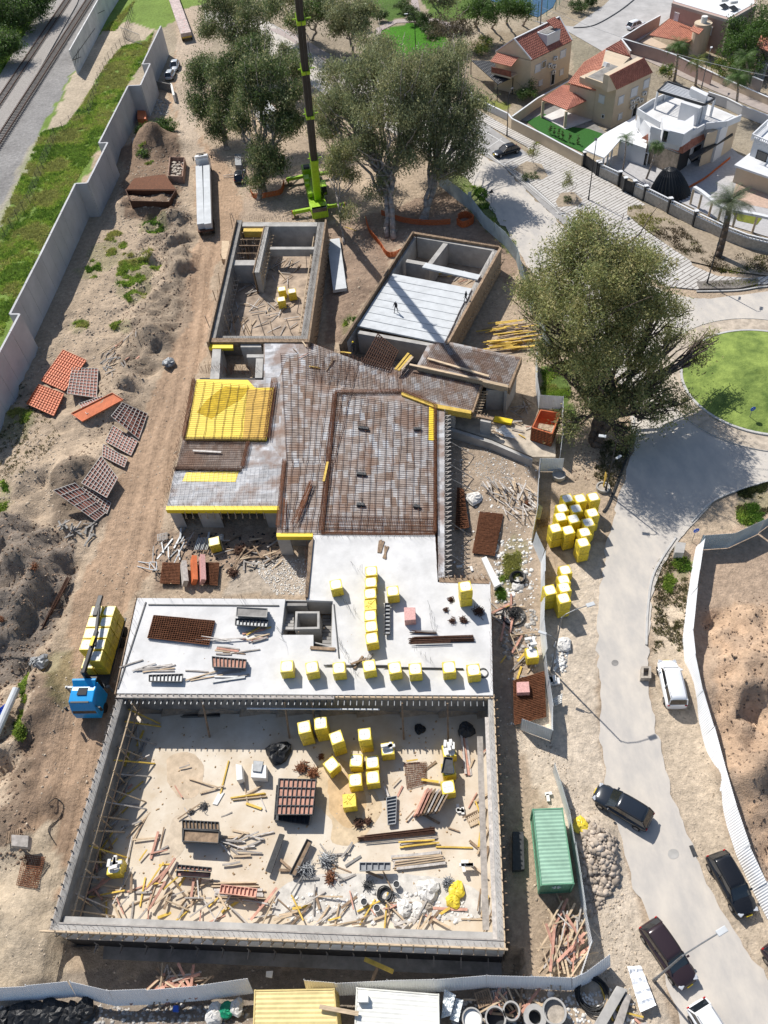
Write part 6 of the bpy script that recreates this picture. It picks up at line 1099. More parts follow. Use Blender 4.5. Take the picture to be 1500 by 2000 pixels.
for i,(x,y,r_)in enumerate(((790,12,2.2),(800,22,1.8),(812,34,2.0),(828,42,2.4),(845,50,1.8),(840,60,1.6),(705,48,1.5),(745,30,1.4),(1130,12,2.2),(1155,3,1.6))):tree('round_shrub','dark clipped shrub in the park, '+ORD[i]+' of the row counted from the top path','shrub',(x,y),[(x,y,1.2,r_,r_,r_*.7)],2400,.35,EUD,.1,'trunkd',0,.3,'dark clipped shrubs in the park',limbs=False,seed=80+i)
for i,(x,y,r_,lab)in enumerate(((1026,346,.7,'left small shrub in the upper planting bed'),(1043,343,.75,'right small shrub in the upper planting bed'),(1108,388,.7,'small shrub in the lower planting bed'))):tree('shrub',lab,'shrub',(x,y),[(x,y,.5,r_)],700,.2,EUD,.1,'trunkd',0,.18,'small shrubs in the planting beds',limbs=False,seed=95+i)
tree('bush','rounded leafy bush growing on the heap beside the barrier wall','bush',(303,258),[(292,250,1.0,2.4,1.8,1.2),(318,248,1.0,2.4,1.6,1.2),(280,305,.5,1.2)],6500,.4,BUS,.1,'trunkd',0,.4,limbs=False,seed=99)
def palm(lab,base,top,H_,fl,n,m=BUS,tr=.2,droop=1.,seed=0,cols=None,group='palms in the gardens'):
 b=GT(*base);b.z=0;tp=G(top[0],top[1],H_);r_=random.Random(seed);t=thing('palm_tree',lab,'palm',b,group=group);mb=MB();pts=[b.lerp(tp,i/8)+Vector((math.sin(i*.4)*.12,0,0))for i in range(9)];mb.path(pts,[tr*(1.3-.45*i/8)for i in range(9)],9);mb.build('trunk',M['trunkd' if tr>.3 else 'trunk'],t,world=True,smooth=True)
 V=[];F_=[];C_=[];cl=cols or m
 for k_ in range(n):
  a_=2*math.pi*(k_*.382);el=rad(r_.uniform(-10,75));L_=fl*r_.uniform(.8,1.1);d=Vector((math.cos(a_),math.sin(a_),0));side=Vector((-d.y,d.x,0));p=tp.copy();sg=12;cc=np.array(r_.choice(cl))*r_.uniform(.7,1.3);up_=math.sin(el);
  for i in range(sg):
   f=i/sg;nxt=p+d*(L_/sg*math.cos(el))+Vector((0,0,L_/sg*math.sin(el)));el-=droop*r_.uniform(.12,.17);ww=fl*.26*math.sin(math.pi*min(1,f*.9+.12))
   for s_ in(-1,1):
    for q in(0,.5):
     o_=p.lerp(nxt,q);tip=o_+side*s_*ww+d*ww*.5+Vector((0,0,-ww*.45));e=(nxt-p)*.22;k0=len(V);V+=[tuple(o_),tuple(o_+e),tuple(tip+e*.3)];F_.append((k0,k0+1,k0+2));C_+=[cc]*3
   p=nxt
 fastmesh('fronds',np.array(V),np.array(F_),[leafm],t,colr=np.array(C_));return t
palm('tall palm in front of the walled garden of the pink house',(1317,158),(1325,90),7.2,3.1,46,seed=1);palm('shorter yellow-green palm on the lane beside the taller one',(1358,167),(1362,118),5.4,2.8,34,YEL+BUS,seed=2);palm('bushy palm behind the white house near the balustrade',(1437,210),(1442,150),6.5,3.0,60,BUS,seed=3);palm('palm behind the bushy one beside the lane wall',(1462,160),(1456,112),5.5,2.8,44,BUS,seed=4)
palm('thin palm beside the white carport roof',(1216,334),(1223,268),6.,1.9,26,BUS,.11,1.,5);palm('short dense palm in front of the white house',(1262,350),(1283,285),6.,1.8,70,BUS,.14,1.3,6);palm('large date palm leaning in the planted verge',(1402,502),(1427,395),8.0,3.6,60,[(.16,.20,.11),(.12,.16,.09),(.20,.22,.14)],.42,.75,7)
def scatter(nm,zones,n,size,cols,seed,hgt=1.0,kind='stuff',thr=.42):
 g_=np.random.default_rng(seed);V=[];C_=[]
 for zi,(px,wt_)in enumerate(zones):
  W_=np.array([[p.x,p.y]for p in W(px)]);lo,hi=W_.min(0),W_.max(0);m_=int(n*wt_);P_=lo+g_.random((m_*3,2))*(hi-lo);ok=inpoly(P_[:,0],P_[:,1],W_.tolist())&(fbm(P_[:,0],P_[:,1],1.5,4,seed)>thr);P_=P_[ok][:m_]
  zz=np.array([gz(x,y)for x,y in P_])if len(P_)else np.zeros(0);V.append(np.column_stack([P_,zz]))
 P_=np.concatenate(V);per=7;N_=len(P_)*per;ii=np.repeat(np.arange(len(P_)),per);B_=P_[ii]+np.column_stack([g_.normal(0,size*.5,(N_,2)),np.zeros(N_)]);a=g_.normal(size=(N_,3));a[:,2]=np.abs(a[:,2])*1.3*hgt+.3;a/=np.linalg.norm(a,axis=1)[:,None];s_=np.cross(a,g_.normal(size=(N_,3)));s_/=np.linalg.norm(s_,axis=1)[:,None]
 L_=size*g_.uniform(.5,1.5,N_)[:,None];V3=np.stack([B_-s_*L_*.22,B_+s_*L_*.22,B_+a*L_],1).reshape(-1,3);ln_=fbm(P_[:,0],P_[:,1],6.,4,seed+9);cc=np.array(cols)[np.clip(((ln_-.3)*2.6*len(cols)+g_.normal(0,.7,len(P_))).astype(int),0,len(cols)-1)]*g_.uniform(.6,1.25,(len(P_),1));o=fastmesh(nm,V3,np.arange(N_*3).reshape(-1,3),[leafm],loc=(0,0,0),colr=np.repeat(cc[ii],3,0));return tag(o,kind=kind)
GRC=[(.34,.50,.08),(.42,.54,.10),(.26,.40,.07),(.50,.50,.16)];WDC=[(.12,.24,.035),(.16,.29,.045),(.09,.19,.03)]
scatter('grass',[([(0,440),(85,250),(130,245),(160,205),(205,130),(240,90),(290,80),(300,60),(280,120),(250,160),(200,270),(150,350),(80,490),(20,610),(0,660)],.8),([(0,160),(110,0),(60,0),(0,60)],.15),([(225,60),(265,0),(200,60)],.05)],24000,.32,[GRC[2],WDC[0],GRC[0],GRC[1],GRC[3],(.40,.42,.13)],3,thr=.34)
scatter('grass',[([(1345,742),(1360,690),(1420,655),(1500,650),(1660,680),(1640,800),(1500,846),(1400,822),(1360,790)],1)],15000,.30,[WDC[0],GRC[2],GRC[0],GRC[1],GRC[3],(.46,.42,.16)],4,1.4,thr=.2)
wz=[]
for(cx,cy,rx,ry,wt_)in((265,545,36,50,.2),(298,505,20,20,.06),(300,440,20,20,.05),(240,640,22,10,.05),(155,638,18,12,.04),(225,480,22,30,.08),(183,525,14,18,.03),(10,990,18,40,.06),(1000,1090,15,45,.07),(985,1150,14,25,.04),(45,815,30,15,.05),(55,1345,10,30,.04),(45,1420,14,30,.04),(1465,1005,25,22,.05),(1330,1110,18,22,.03),(1310,1140,14,18,.02),(690,640,22,20,.04),(290,310,14,14,.03),(930,380,22,18,.05)):
 wz.append(([(cx+rx*math.cos(t),cy+ry*math.sin(t))for t in[i*math.pi/5 for i in range(10)]],wt_))
wz+=[([(1060,720),(1110,705),(1118,830),(1060,790)],.14),([(885,345),(930,375),(985,430),(1010,480),(1005,500),(900,385)],.10),([(1062,570),(1040,560),(1060,690),(1085,690)],.05)]
scatter('weeds',wz,8000,.27,WDC+GRC,5,1.1,thr=.53)
scatter('ground_cover',[([(1226,405),(1250,402),(1330,445),(1360,475),(1380,510),(1340,500),(1290,470),(1230,425)],.55),([(1340,490),(1500,500),(1500,535),(1400,530)],.35),([(1370,556),(1480,548),(1475,556),(1380,564)],.1)],2600,.36,YEL+[(.13,.13,.05),(.12,.09,.05)],6)
scatter('dry_weeds',[([(1280,1100),(1330,1060),(1345,1150),(1330,1300),(1275,1300)],.3),([(1180,860),(1240,850),(1200,960),(1160,930)],.2),([(0,680),(120,850),(60,950),(0,950)],.2),([(1440,960),(1500,940),(1500,1000),(1440,1020)],.3)],2500,.22,[(.18,.17,.07),(.22,.18,.10),(.10,.12,.04)],8)
tileR=ribmat('red_roof_tiles',(.40,.16,.115),.42,0,.8,.05,c2=(.29,.11,.08));tileS=ribmat('salmon_roof_tiles',(.50,.215,.15),.42,0,.8,.03,c2=(.42,.17,.12));tileO=ribmat('orange_roof_tiles',(.54,.24,.16),.42,0,.8,.05,c2=(.44,.18,.12))
def tiled(nm,pts,m,par,up=.12,slopes=True):
 """a roof plane as rows of real tile courses: pts a,b low edge, c,d high edge"""
 a,b,c,d=pts;n_=(b-a).cross(d-a).normalized();
 if n_.z<0:n_=-n_
 mb=MB();k_=max(3,int((d-a).length/.42))
 for i in range(k_):
  p,q=a.lerp(d,i/k_),b.lerp(c,i/k_);r,s_=a.lerp(d,(i+1)/k_),b.lerp(c,(i+1)/k_);h_=n_*up;mb.hexa([p,q,s_,r],[p+h_+n_*.06,q+h_+n_*.06,s_+h_,r+h_])
 w_=(b-a).length;m2=max(3,int(w_/.38))
 for i in range(m2+1):mb.beam(a.lerp(b,i/m2)+n_*(up+.05),d.lerp(c,i/m2)+n_*(up+.05),.12,.07,up=n_)
 return mb.build(nm,m,par,world=True)
def vb(par,nm,px,z1,z0,m):mb=MB();mb.prism([G(x,y,z1)for x,y in px],z0,z1);return mb.build(nm,m,par,world=True)
def win(par,A2,B2,u,z,w_,h_,m='glass',out=.05,fr='whitr',shutter=None,ac=False):
 """window set on the facade that runs from A2 to B2 (u metres along, z sill height)"""
 a=Vector((A2 .x,A2 .y,0));b=Vector((B2 .x,B2 .y,0));d=(b-a).normalized();n_=Vector((d.y,-d.x,0));
 if n_.dot(Vector((0,0,0))-a)<0:n_=-n_
 p=a+d*u;mb=MB();q=n_*out*.5
 if ac:
  mb.beam(p+n_*.3+Vector((0,0,z)),p+n_*.3+d*w_+Vector((0,0,z)),.4,h_);o=mb.build('air_conditioner',M['white'],par,world=True,bevel=.02);mb=MB();mb.tube(p+n_*.5+d*w_*.4+Vector((0,0,z)),p+n_*.515+d*w_*.4+Vector((0,0,z)),h_*.38,12);mb.build('fan',M['dsteel'],par,world=True);return
 mb.beam(p+q+Vector((0,0,z+h_/2)),p+q+d*w_+Vector((0,0,z+h_/2)),out*2,h_);mb.build('window',M[shutter or m],par,world=True);mb=MB()
 for zz in(z,z+h_):mb.beam(p-d*.08+n_*.06+Vector((0,0,zz)),p+d*(w_+.08)+n_*.06+Vector((0,0,zz)),.16,.09)
 for uu in(0,w_):mb.beam(p+d*uu+n_*.06+Vector((0,0,z)),p+d*uu+n_*.06+Vector((0,0,z+h_)),.09,.14,up=n_)
 mb.build('window_frame',M[fr],par,world=True)
def gable(par,e0,e1,r0,r1,f0,f1,zw,mw,mr,over=.0):
 """e: near eave ends, r: ridge ends, f: far eave ends (3-D); walls down to the ground"""
 base=[Vector((p.x,p.y,0))for p in(e0,e1,f1,f0)];mb=MB();mb.prism(base,-.1,zw);
 for p,q,r in((e0,f0,r0),(e1,f1,r1)):
  d=(r1-r0).normalized()*.15;s_=d if r is r0 else-d
  mb.add([p+s_*0,q,r-Vector((0,0,.05)),p+s_,q+s_,r+s_-Vector((0,0,.05))],[(0,1,2),(5,4,3),(0,3,4,1),(1,4,5,2),(2,5,3,0)])
 mb.build('wall',mw,par,world=True);tiled('roof',[e0,e1,r1,r0],mr[0],par);tiled('roof',[f0,f1,r1,r0],mr[1],par)
 mb=MB();mb.beam(r0+Vector((0,0,.2)),r1+Vector((0,0,.2)),.3,.14)
 for p in(e0,f0):mb.beam(p+Vector((0,0,.14)),r0+Vector((0,0,.2)),.22,.2)
 for p in(e1,f1):mb.beam(p+Vector((0,0,.14)),r1+Vector((0,0,.2)),.22,.2)
 mb.build('roof_trim',M['whitr'],par,world=True)
h1=thing('house','beige two-storey house with a salmon and red tiled gable roof beside the park','house',G(1030,190,0))
e0,e1=G(1038,118,6.6),G(1117,80,6.6);r0,r1=G(1004,78,9.4),G(1092,35,9.4);f0=2*Vector((r0 .x,r0 .y,0))-Vector((e0 .x,e0 .y,0));f0 .z=6.6;f1=2*Vector((r1 .x,r1 .y,0))-Vector((e1 .x,e1 .y,0));f1 .z=6.6
gable(h1,e0,e1,r0,r1,f0,f1,6.5,M['beige'],(tileR,tileS))
d_=(e1-e0).normalized();n_=Vector((d_.y,-d_.x,0));q=e0 .lerp(e1,.45);q2=r0 .lerp(r1,.45)
mb=MB();c_=(q+q2)/2;c_.z=8.3;mb.beam(c_-d_*.2,c_+d_*3.6,2.6,1.9);mb.build('dormer',M['whitr'],h1,world=True);mb=MB();mb.beam(c_+Vector((0,0,1.0)),c_+d_*3.3+Vector((0,0,1.0)),2.0,.1);mb.build('terrace_floor',M['concd'],h1,world=True);tiled('dormer_roof',[c_+d_*2.2+n_*.9+Vector((0,0,1.3)),c_+d_*4.4+n_*.9+Vector((0,0,1.3)),c_+d_*4.4-n_*1.2+Vector((0,0,2.2)),c_+d_*2.2-n_*1.2+Vector((0,0,2.2))],tileR,h1)
for u,z,w_,h_,sh in((1.2,4.0,1.5,1.3,'whitr'),(3.1,4.2,1.1,1.2,None),(8.4,4.4,1.6,1.3,'whitr'),(2.6,1.2,1.0,.9,'whitr'),(6.2,.2,1.0,2.1,None),(8.8,1.2,1.0,1.0,'whitr')):win(h1,e0,e1,u,z,w_,h_,shutter=sh)
for u,z in((4.8,4.2),(6.1,3.6),(6.1,2.6),(6.3,5.0)):win(h1,e0,e1,u,z,.9,.6,ac=True)
w0=Vector((f0 .x,f0 .y,0));w1=Vector((e0 .x,e0 .y,0));dd=(w1-w0).normalized();oo=Vector((dd.y,-dd.x,0));
if oo.dot(-w0)<0:oo=-oo
mb=MB();p=w0+dd*.6+oo*1.0+Vector((0,0,3.6));mb.beam(p,p+dd*4.6,2.2,.3);mb.build('balcony',M['beige'],h1,world=True);mb=MB();mb.beam(p+oo*1.05+Vector((0,0,.65)),p+oo*1.05+dd*4.6+Vector((0,0,.65)),.1,1.0);mb.build('balcony_rail',M['redb'],h1,world=True);tiled('awning_roof',[p+oo*1.4+Vector((0,0,2.1)),p+oo*1.4+dd*4.8+Vector((0,0,2.1)),p-oo*.9+dd*4.8+Vector((0,0,2.9)),p-oo*.9+Vector((0,0,2.9))],tileS,h1)
pg=thing('pergola','dark grey slatted pergola roof on posts in front of the first house','pergola',G(960,190,0));P_=[G(920,118,3.),G(958,120,3.0),G(1002,152,3.),G(972,165,3.)]
mb=MB();mb.prism(P_,2.95,3.05);mb.build('roof',ribmat('dark_slats',(.07,.073,.08),.3,0,.5,.04),pg,world=True)
for i in range(11):mb=MB();mb.beam(P_[0].lerp(P_[1],i/10)+Vector((0,0,.1)),P_[3].lerp(P_[2],i/10)+Vector((0,0,.1)),.08,.08);mb.build('batten',M['charc'],pg,world=True)
for p in P_:mb=MB();mb.beam((p.x,p.y,0),(p.x,p.y,3),.16,.16);mb.build('post',M['charc'],pg,world=True)
h2_=thing('house','beige house with dark red tiled gable, roof terrace and porch in the middle garden','house',G(1200,250,0))
e0,e1=G(1204,175,6.6),G(1273,142,6.6);r0,r1=G(1190,147,9.2),G(1256,113,9.2);f0=G(1160,165,6.6);dd=e1-e0;f1=f0+dd
n2=Vector((dd.y,-dd.x,0)).normalized();f0=Vector((r0 .x,r0 .y,0))-n2*1.2;f0 .z=8.6;f1=Vector((r1 .x,r1 .y,0))-n2*1.2;f1 .z=8.6
b4=[Vector((e0 .x,e0 .y,0)),Vector((e1 .x,e1 .y,0)),Vector((e1 .x,e1 .y,0))-n2*8.5,Vector((e0 .x,e0 .y,0))-n2*8.5];mb=MB();mb.prism(b4,-.1,6.55);mb.build('wall',M['beige'],h2_,world=True)
tiled('roof',[e0,e1,r1,r0],tileR,h2_);mb=MB();mb.prism([r0-n2*.0,r1,f1,f0],6.5,9.1);mb.build('wall',M['beige'],h2_,world=True);mb=MB();mb.add([e0,r0,Vector((r0 .x,r0 .y,6.4)),e0+dd.normalized()*.2,r0+dd.normalized()*.2,Vector((r0 .x,r0 .y,6.4))+dd.normalized()*.2],[(0,1,2),(5,4,3),(0,3,4,1),(1,4,5,2),(2,5,3,0)]);mb.build('gable_wall',M['beige'],h2_,world=True)
mb=MB();g0=b4[3]+Vector((0,0,0));mb.prism([f0+dd.normalized()*.5,f1-dd.normalized()*1.5,f1-dd.normalized()*1.5-n2*4.4,f0+dd.normalized()*.5-n2*4.4],6.5,7.4);mb.build('terrace_wall',M['beige'],h2_,world=True);mb=MB();mb.prism([f0+dd.normalized()*.8-n2*.2,f1-dd.normalized()*1.8-n2*.2,f1-dd.normalized()*1.8-n2*4.1,f0+dd.normalized()*.8-n2*4.1],7.3,7.42);mb.build('terrace_floor',M['concd'],h2_,world=True)
tiled('roof',[G(1110,163,5.2),G(1163,178,5.2),G(1183,97,7.8),G(1142,122,7.0)],tileO,h2_);tiled('roof',[G(1231,112,7.),G(1183,97,7.8),G(1213,80,8.6),G(1231,112,7.2)],tileR,h2_);vb(h2_,'wall',[(1113,165),(1163,180),(1230,112),(1213,84),(1145,122)],5.0,-.1,M['beige']);mb=MB();mb.beam(G(1183,130,9.2),G(1186,122,9.8),.8,.9);mb.build('chimney',M['whitr'],h2_,world=True)
tiled('porch_roof',[G(1058,196,3.),G(1107,216,3.),G(1130,170,3.9),G(1100,168,3.9)],tileS,h2_);tiled('porch_roof',[G(1107,216,3.),G(1152,195,3.),G(1134,168,3.9),G(1130,170,3.9)],tileR,h2_)
for x,y in((1061,198),(1106,218),(1148,198)):p=G(x,y,2.9);mb=MB();mb.beam((p.x,p.y,0),(p.x,p.y,2.95),.45,.45);mb.build('porch_column',M['beige'],h2_,world=True)
vb(h2_,'porch_floor',[(1060,228),(1104,252),(1160,232),(1110,205)],.18,-.1,M['concw'])
for u,z,w_,h_,sh in((1.0,3.7,1.3,1.3,'whitr'),(4.2,3.9,1.7,1.5,'whitr'),(7.5,4.4,1.4,1.4,'whitr'),(1.6,.9,1.0,1.0,'whitr'),(5.5,.1,1.1,2.2,None)):win(h2_,e0,e1,u,z,w_,h_,shutter=sh)
for u,z in((4.3,3.1),(5.6,3.2),(7.4,3.6),(4.5,2.2),(6.8,2.6)):win(h2_,e0,e1,u,z,.9,.6,ac=True)
win(h2_,b4[3],b4[0],5.0,3.6,1.2,1.3,shutter='whitr');win(h2_,b4[3],b4[0],6.2,1.2,.5,.6)
def gwall(lab,px,h,m,t=.22,cat='garden wall',cap='whitr',nm='garden_wall'):
 T=[G(x,y,h)for x,y in px];w_=thing(nm,lab,cat,(T[0].x,T[0].y,0));mb=MB();cp_=MB()
 for i,(a,b)in enumerate(zip(T,T[1:])):hh=h-.003*(i%2);mb.beam((a.x,a.y,hh/2),(b.x,b.y,hh/2),t,hh);cp_.beam((a.x,a.y,h+.04),(b.x,b.y,h+.04),t+.08,.08)
 mb.build('wall',m,w_,world=True);cp_.build('coping',M[cap],w_,world=True);return w_,T
gwall('beige garden wall along the paving in front of the artificial lawn',[(992,222),(1000,232),(1060,262),(1138,304),(1142,300)],1.9,M['beige']);gwall('low white-capped wall at the foot of the first garden',[(905,168),(935,195),(992,222)],1.2,M['whitr']);gwall('beige wall dividing the first and second gardens',[(1000,228),(1050,192),(1112,158)],1.8,M['beige'])
sheet('lawn',[(1028,238),(1062,222),(1080,232),(1110,248),(1150,252),(1178,262),(1142,300),(1060,262)],.06,mat('artificial_lawn',(.025,.115,.015),.9,.25,4.,.02));sheet('terrace',[(1000,232),(1050,200),(1120,180),(1160,240),(1185,262),(1150,262),(1062,222),(1028,238)],.04,M['concd'])
for i,x in enumerate((1074,1082,1090,1098,1112,1128)):p=G(x,262+i*4,0);t=thing('cypress','slim dark cypress along the garden wall, '+ORD[i]+' from the left','cypress',p,group='cypresses on the artificial lawn');V,F_,cl=leafcloud([(np.array((p.x,p.y,.9)),.25,.25,.9)],500,.16,EUD,-.6,.12,seed=200+i);fastmesh('crown',V,F_,[leafm],t,colr=cl)
h3=thing('villa','white flat-roofed villa with terraces, a slatted roof pergola and a band of red tiles','villa',G(1300,320,0))
vb(h3,'wall',[(1246,218),(1274,200),(1322,178),(1440,228),(1408,252),(1378,246),(1330,272),(1272,252),(1262,240)],5.6,-.1,M['whitr']);vb(h3,'roof_terrace',[(1252,218),(1276,202),(1322,181),(1432,227),(1400,243),(1376,243),(1330,269),(1274,250),(1266,238)],5.66,5.5,M['concw'])
for px in([(1246,212),(1274,194)],[(1274,194),(1322,172)],[(1246,212),(1262,222)],[(1262,222),(1290,238)],[(1380,240),(1420,236)],[(1420,236),(1448,224)],[(1272,246),(1331,266)],[(1331,266),(1376,242)]):
 a,b=G(*px[0],6.6),G(*px[1],6.6);mb=MB();mb.beam((a.x,a.y,6.1),(b.x,b.y,6.1),.22,1.0);mb.build('parapet',M['whitr'],h3,world=True)
vb(h3,'stair_tower',[(1293,228),(1338,236),(1356,224),(1354,250),(1336,262),(1296,252)],7.6,5.6,M['whitr']);vb(h3,'wall',[(1244,216),(1262,226),(1266,224),(1248,214)],5.2,3.6,mat('stone_cladding',(.50,.40,.30),.9,.3,2.,.02));vb(h3,'canopy_edge',[(1243,224),(1268,238),(1270,236),(1246,221)],3.6,3.3,M['charc'])
P_=[G(1285,178,8.6),G(1304,160,8.6),G(1396,192,8.6),G(1376,205,8.6)];mb=MB()
for i in range(9):mb.beam(P_[0].lerp(P_[1],i/8),P_[3].lerp(P_[2],i/8),.14,.14)
mb.build('pergola_slats',M['whitr'],h3,world=True);mb=MB();
for a,b in((0,3),(0,1),(1,2),(2,3)):mb.beam(P_[a],P_[b],.22,.32)
mb.build('pergola_frame',M['charc'],h3,world=True)
for p in(P_[0],P_[3],P_[2],P_[1]):mb=MB();mb.beam((p.x,p.y,5.6),(p.x,p.y,8.5),.3,.3);mb.build('pergola_post',M['whitr'],h3,world=True)
vb(h3,'roof_box',[(1348,172),(1352,168),(1384,182),(1380,188)],9.8,8.7,M['whitr']);vb(h3,'upper_room',[(1330,200),(1366,212),(1384,200),(1350,188)],8.4,5.6,M['whitr'])
tiled('tile_band',[G(1254,270,3.5),G(1333,300,3.5),G(1331,279,4.7),G(1272,259,4.7)],tileO,h3);tiled('tile_band',[G(1333,300,3.5),G(1398,258,3.5),G(1384,247,4.7),G(1331,279,4.7)],tileO,h3);vb(h3,'lower_wall',[(1262,276),(1326,302),(1336,294),(1276,270)],3.4,-.1,mat('stone_cladding',(.5,.4,.3)));vb(h3,'glass_wall',[(1328,301),(1380,262),(1374,258),(1334,290)],3.4,-.1,M['charc'])
vb(h3,'side_canopy',[(1350,312),(1432,262),(1428,256),(1345,304)],3.2,2.9,M['charc']);vb(h3,'side_wing',[(1380,262),(1412,250),(1445,228),(1440,224),(1400,240)],5.4,-.1,M['beige'])
a,b=G(1333,292,3.4),G(1410,252,3.4)
for u,z,w_,h_ in((6.5,.8,1.8,1.4),(9.5,3.4,1.4,1.4),(3,.1,2.5,2.6)):win(h3,a,b,u,z,w_,h_,out=.1)
a,b=G(1246,218,5.6),G(1268,268,5.6);win(h3,a,b,1.2,1.8,1.,1.5);p_,q_=G(1296,252,7.6),G(1336,262,7.6);win(h3,p_,q_,.1,5.7,.9,1.8)
cpt=thing('carport','low building with a broad pale roof between the beige house and the white villa','carport',G(1200,300,0));vb(cpt,'roof',[(1141,292),(1178,262),(1246,224),(1268,262),(1262,290),(1212,272),(1188,300),(1180,308)],3.1,2.9,M['roofs']);vb(cpt,'wall',[(1212,276),(1262,292),(1262,286),(1214,270)],2.85,-.1,M['whitr'])
for x,y in((1188,302),(1196,292),(1212,274),(1180,306)):p=G(x,y,2.9);mb=MB();mb.beam((p.x,p.y,0),(p.x,p.y,2.9),.22,.22);mb.build('column',M['whitr'],cpt,world=True)
a,b=G(1214,274,2.85),G(1262,290,2.85);win(cpt,a,b,4.6,.1,.9,2.1);win(cpt,a,b,2.8,1.2,.7,.7)
px=[(1142,300),(1168,318),(1172,320),(1212,338),(1222,350),(1240,356),(1262,366),(1310,390),(1360,415),(1418,442),(1460,458),(1510,470),(1570,480)]
bw2=thing('boundary_wall','long stone boundary wall with dark piers and a white balustrade along the paving','boundary wall',G(1300,400,0));T=[G(x,y,2.1)for x,y in px]
for i,(a,b)in enumerate(zip(T,T[1:])):
 if i in(0,3,4):mb=MB();mb.beam((a.x,a.y,1.0),(b.x,b.y,1.0),.1,2.0);mb.build('gate_leaf',M['charc'],bw2,world=True);
 else:
  mb=MB();mb.beam((a.x,a.y,.8),(b.x,b.y,.8),.3,1.6-.004*(i%2));mb.build('wall',mat('wall_stone',(.40,.37,.33),.9,.25,3.,.02),bw2,world=True);mb=MB();mb.beam((a.x,a.y,2.1),(b.x,b.y,2.1),.24,.12);mb.beam((a.x,a.y,1.64),(b.x,b.y,1.64),.3,.07);n=int((b-a).length/.45)
  for k_ in range(n):p=a.lerp(b,(k_+.5)/n);mb.tube((p.x,p.y,1.66),(p.x,p.y,2.05),.07,5)
  mb.build('balustrade',M['whitr'],bw2,world=True)
 if i not in(9,10,11):mb=MB();mb.beam((a.x,a.y,0),(a.x,a.y,2.35),.5,.5);pr_=mb.build('pier',M['charc'],bw2,world=True);mb=MB();mb.beam((a.x,a.y,2.35),(a.x,a.y,2.45),.62,.62);mb.build('pier_cap',M['whitr'],bw2,world=True)
tn=thing('covered_tent','black pleated tarpaulin tent inside the boundary wall','tent',G(1312,378,0));c=G(1308,378,0);tp=G(1308,325,4.0);V=[tuple(tp)];nn_=56
for k_ in range(1,6):
 for i in range(nn_):a_=2*math.pi*i/nn_;f=k_/5;r_=3.2*f**.75*(1+.05*(1 if i%2 else-1));cc=tp.lerp(c,f);V.append((cc.x+r_*math.cos(a_),cc.y+r_*math.sin(a_)*.85,4.0*(1-f**1.5)+.02))
F_=[(0,1+i,1+(i+1)%nn_)for i in range(nn_)]+[(1+(k_-1)*nn_+i,1+k_*nn_+i,1+k_*nn_+(i+1)%nn_,1+(k_-1)*nn_+(i+1)%nn_)for k_ in range(1,5)for i in range(nn_)]
mb=MB();mb.add(V,F_);mb.build('cover',M['tarp'],tn,world=True)
sheet('garden_paving',[(1170,312),(1262,290),(1330,300),(1400,260),(1440,300),(1500,330),(1620,400),(1600,480),(1510,466),(1418,438),(1310,386),(1222,345)],.05,mat('patio_tiles',(.42,.41,.41),.8,.15,2.))
rp_=thing('ring_pergola','white curved concrete pergola ring on columns round the garden pool','pergola',G(1430,420,0));cx_=G(1450,395,2.8);mb=MB();R1,R2_=7.6,7.0
arc=[(1356,366),(1372,376),(1392,392),(1410,403),(1440,412),(1480,420),(1520,428),(1580,430)];T=[G(x,y,2.8)for x,y in smoothline(arc,4)]
for a,b in zip(T,T[1:]):mb.beam(a,b,.6,.35)
mb.build('beam',M['whitr'],rp_,world=True)
for i in range(0,len(T),4):p=T[i];mb=MB();mb.tube((p.x,p.y,0),(p.x,p.y,2.7),.18,10);mb.build('column',M['beige'],rp_,world=True)
tag(sheet('garden_pool',[(1430,416),(1448,412),(1490,425),(1478,440),(1440,432)],.08,mat('green_pool',(.16,.17,.02),.15,.2,1.),None),'small green garden pool behind the curved pergola','pool');sheet('garden_paving',[(1440,350),(1520,360),(1560,420),(1460,400),(1430,385)],.07,mat('clay_paving',(.50,.36,.28),.9,.2,2.))
h5=thing('house','white house with a balustraded roof terrace cut by the right edge','house',G(1490,330,0));vb(h5,'wall',[(1473,272),(1520,290),(1620,270),(1560,230),(1500,240)],5.8,-.1,M['whitr']);vb(h5,'roof_terrace',[(1470,268),(1522,290),(1625,268),(1560,225),(1500,238)],6.0,5.8,M['whitr'])
a,b=G(1473,272,5.8),G(1520,290,5.8);win(h5,a,b,1.2,3.2,1.8,1.3,fr='charc');mb=MB();a,b,c=G(1470,262,7.),G(1522,284,7.),G(1500,234,7.)
for p,q in((a,b),(c,a)):
 mb.beam(p,q,.2,.12);n=14
 for k_ in range(n):u=p.lerp(q,k_/n);mb.tube((u.x,u.y,6.0),(u.x,u.y,6.95),.06,5)
mb.build('balustrade',M['whitr'],h5,world=True);vb(h5,'lower_roof',[(1434,322),(1468,296),(1520,330),(1520,352)],3.2,2.9,M['whitr']);vb(h5,'lower_wall',[(1440,322),(1468,302),(1516,332),(1512,345)],2.9,-.1,M['beige'])
h4=thing('house','pinkish flat-roofed house with a round stair turret and orange tiled carport','house',G(1420,95,0));pk=mat('pink_render',(.42,.30,.26),.9,.1,.6)
vb(h4,'wall',[(1313,5),(1424,38),(1478,8),(1478,-30),(1340,-40)],6.5,-.1,pk);vb(h4,'side_wall',[(1422,37.5),(1426,39.5),(1478.5,9),(1476,6)],6.48,-.1,M['greyr']);vb(h4,'roof',[(1316,2),(1424,34),(1474,6),(1470,-30),(1342,-40)],6.58,6.4,M['roofs'])
mb=MB();T=[G(x,y,7.0)for x,y in((1313,5),(1424,38),(1478,8),(1478,-30))]
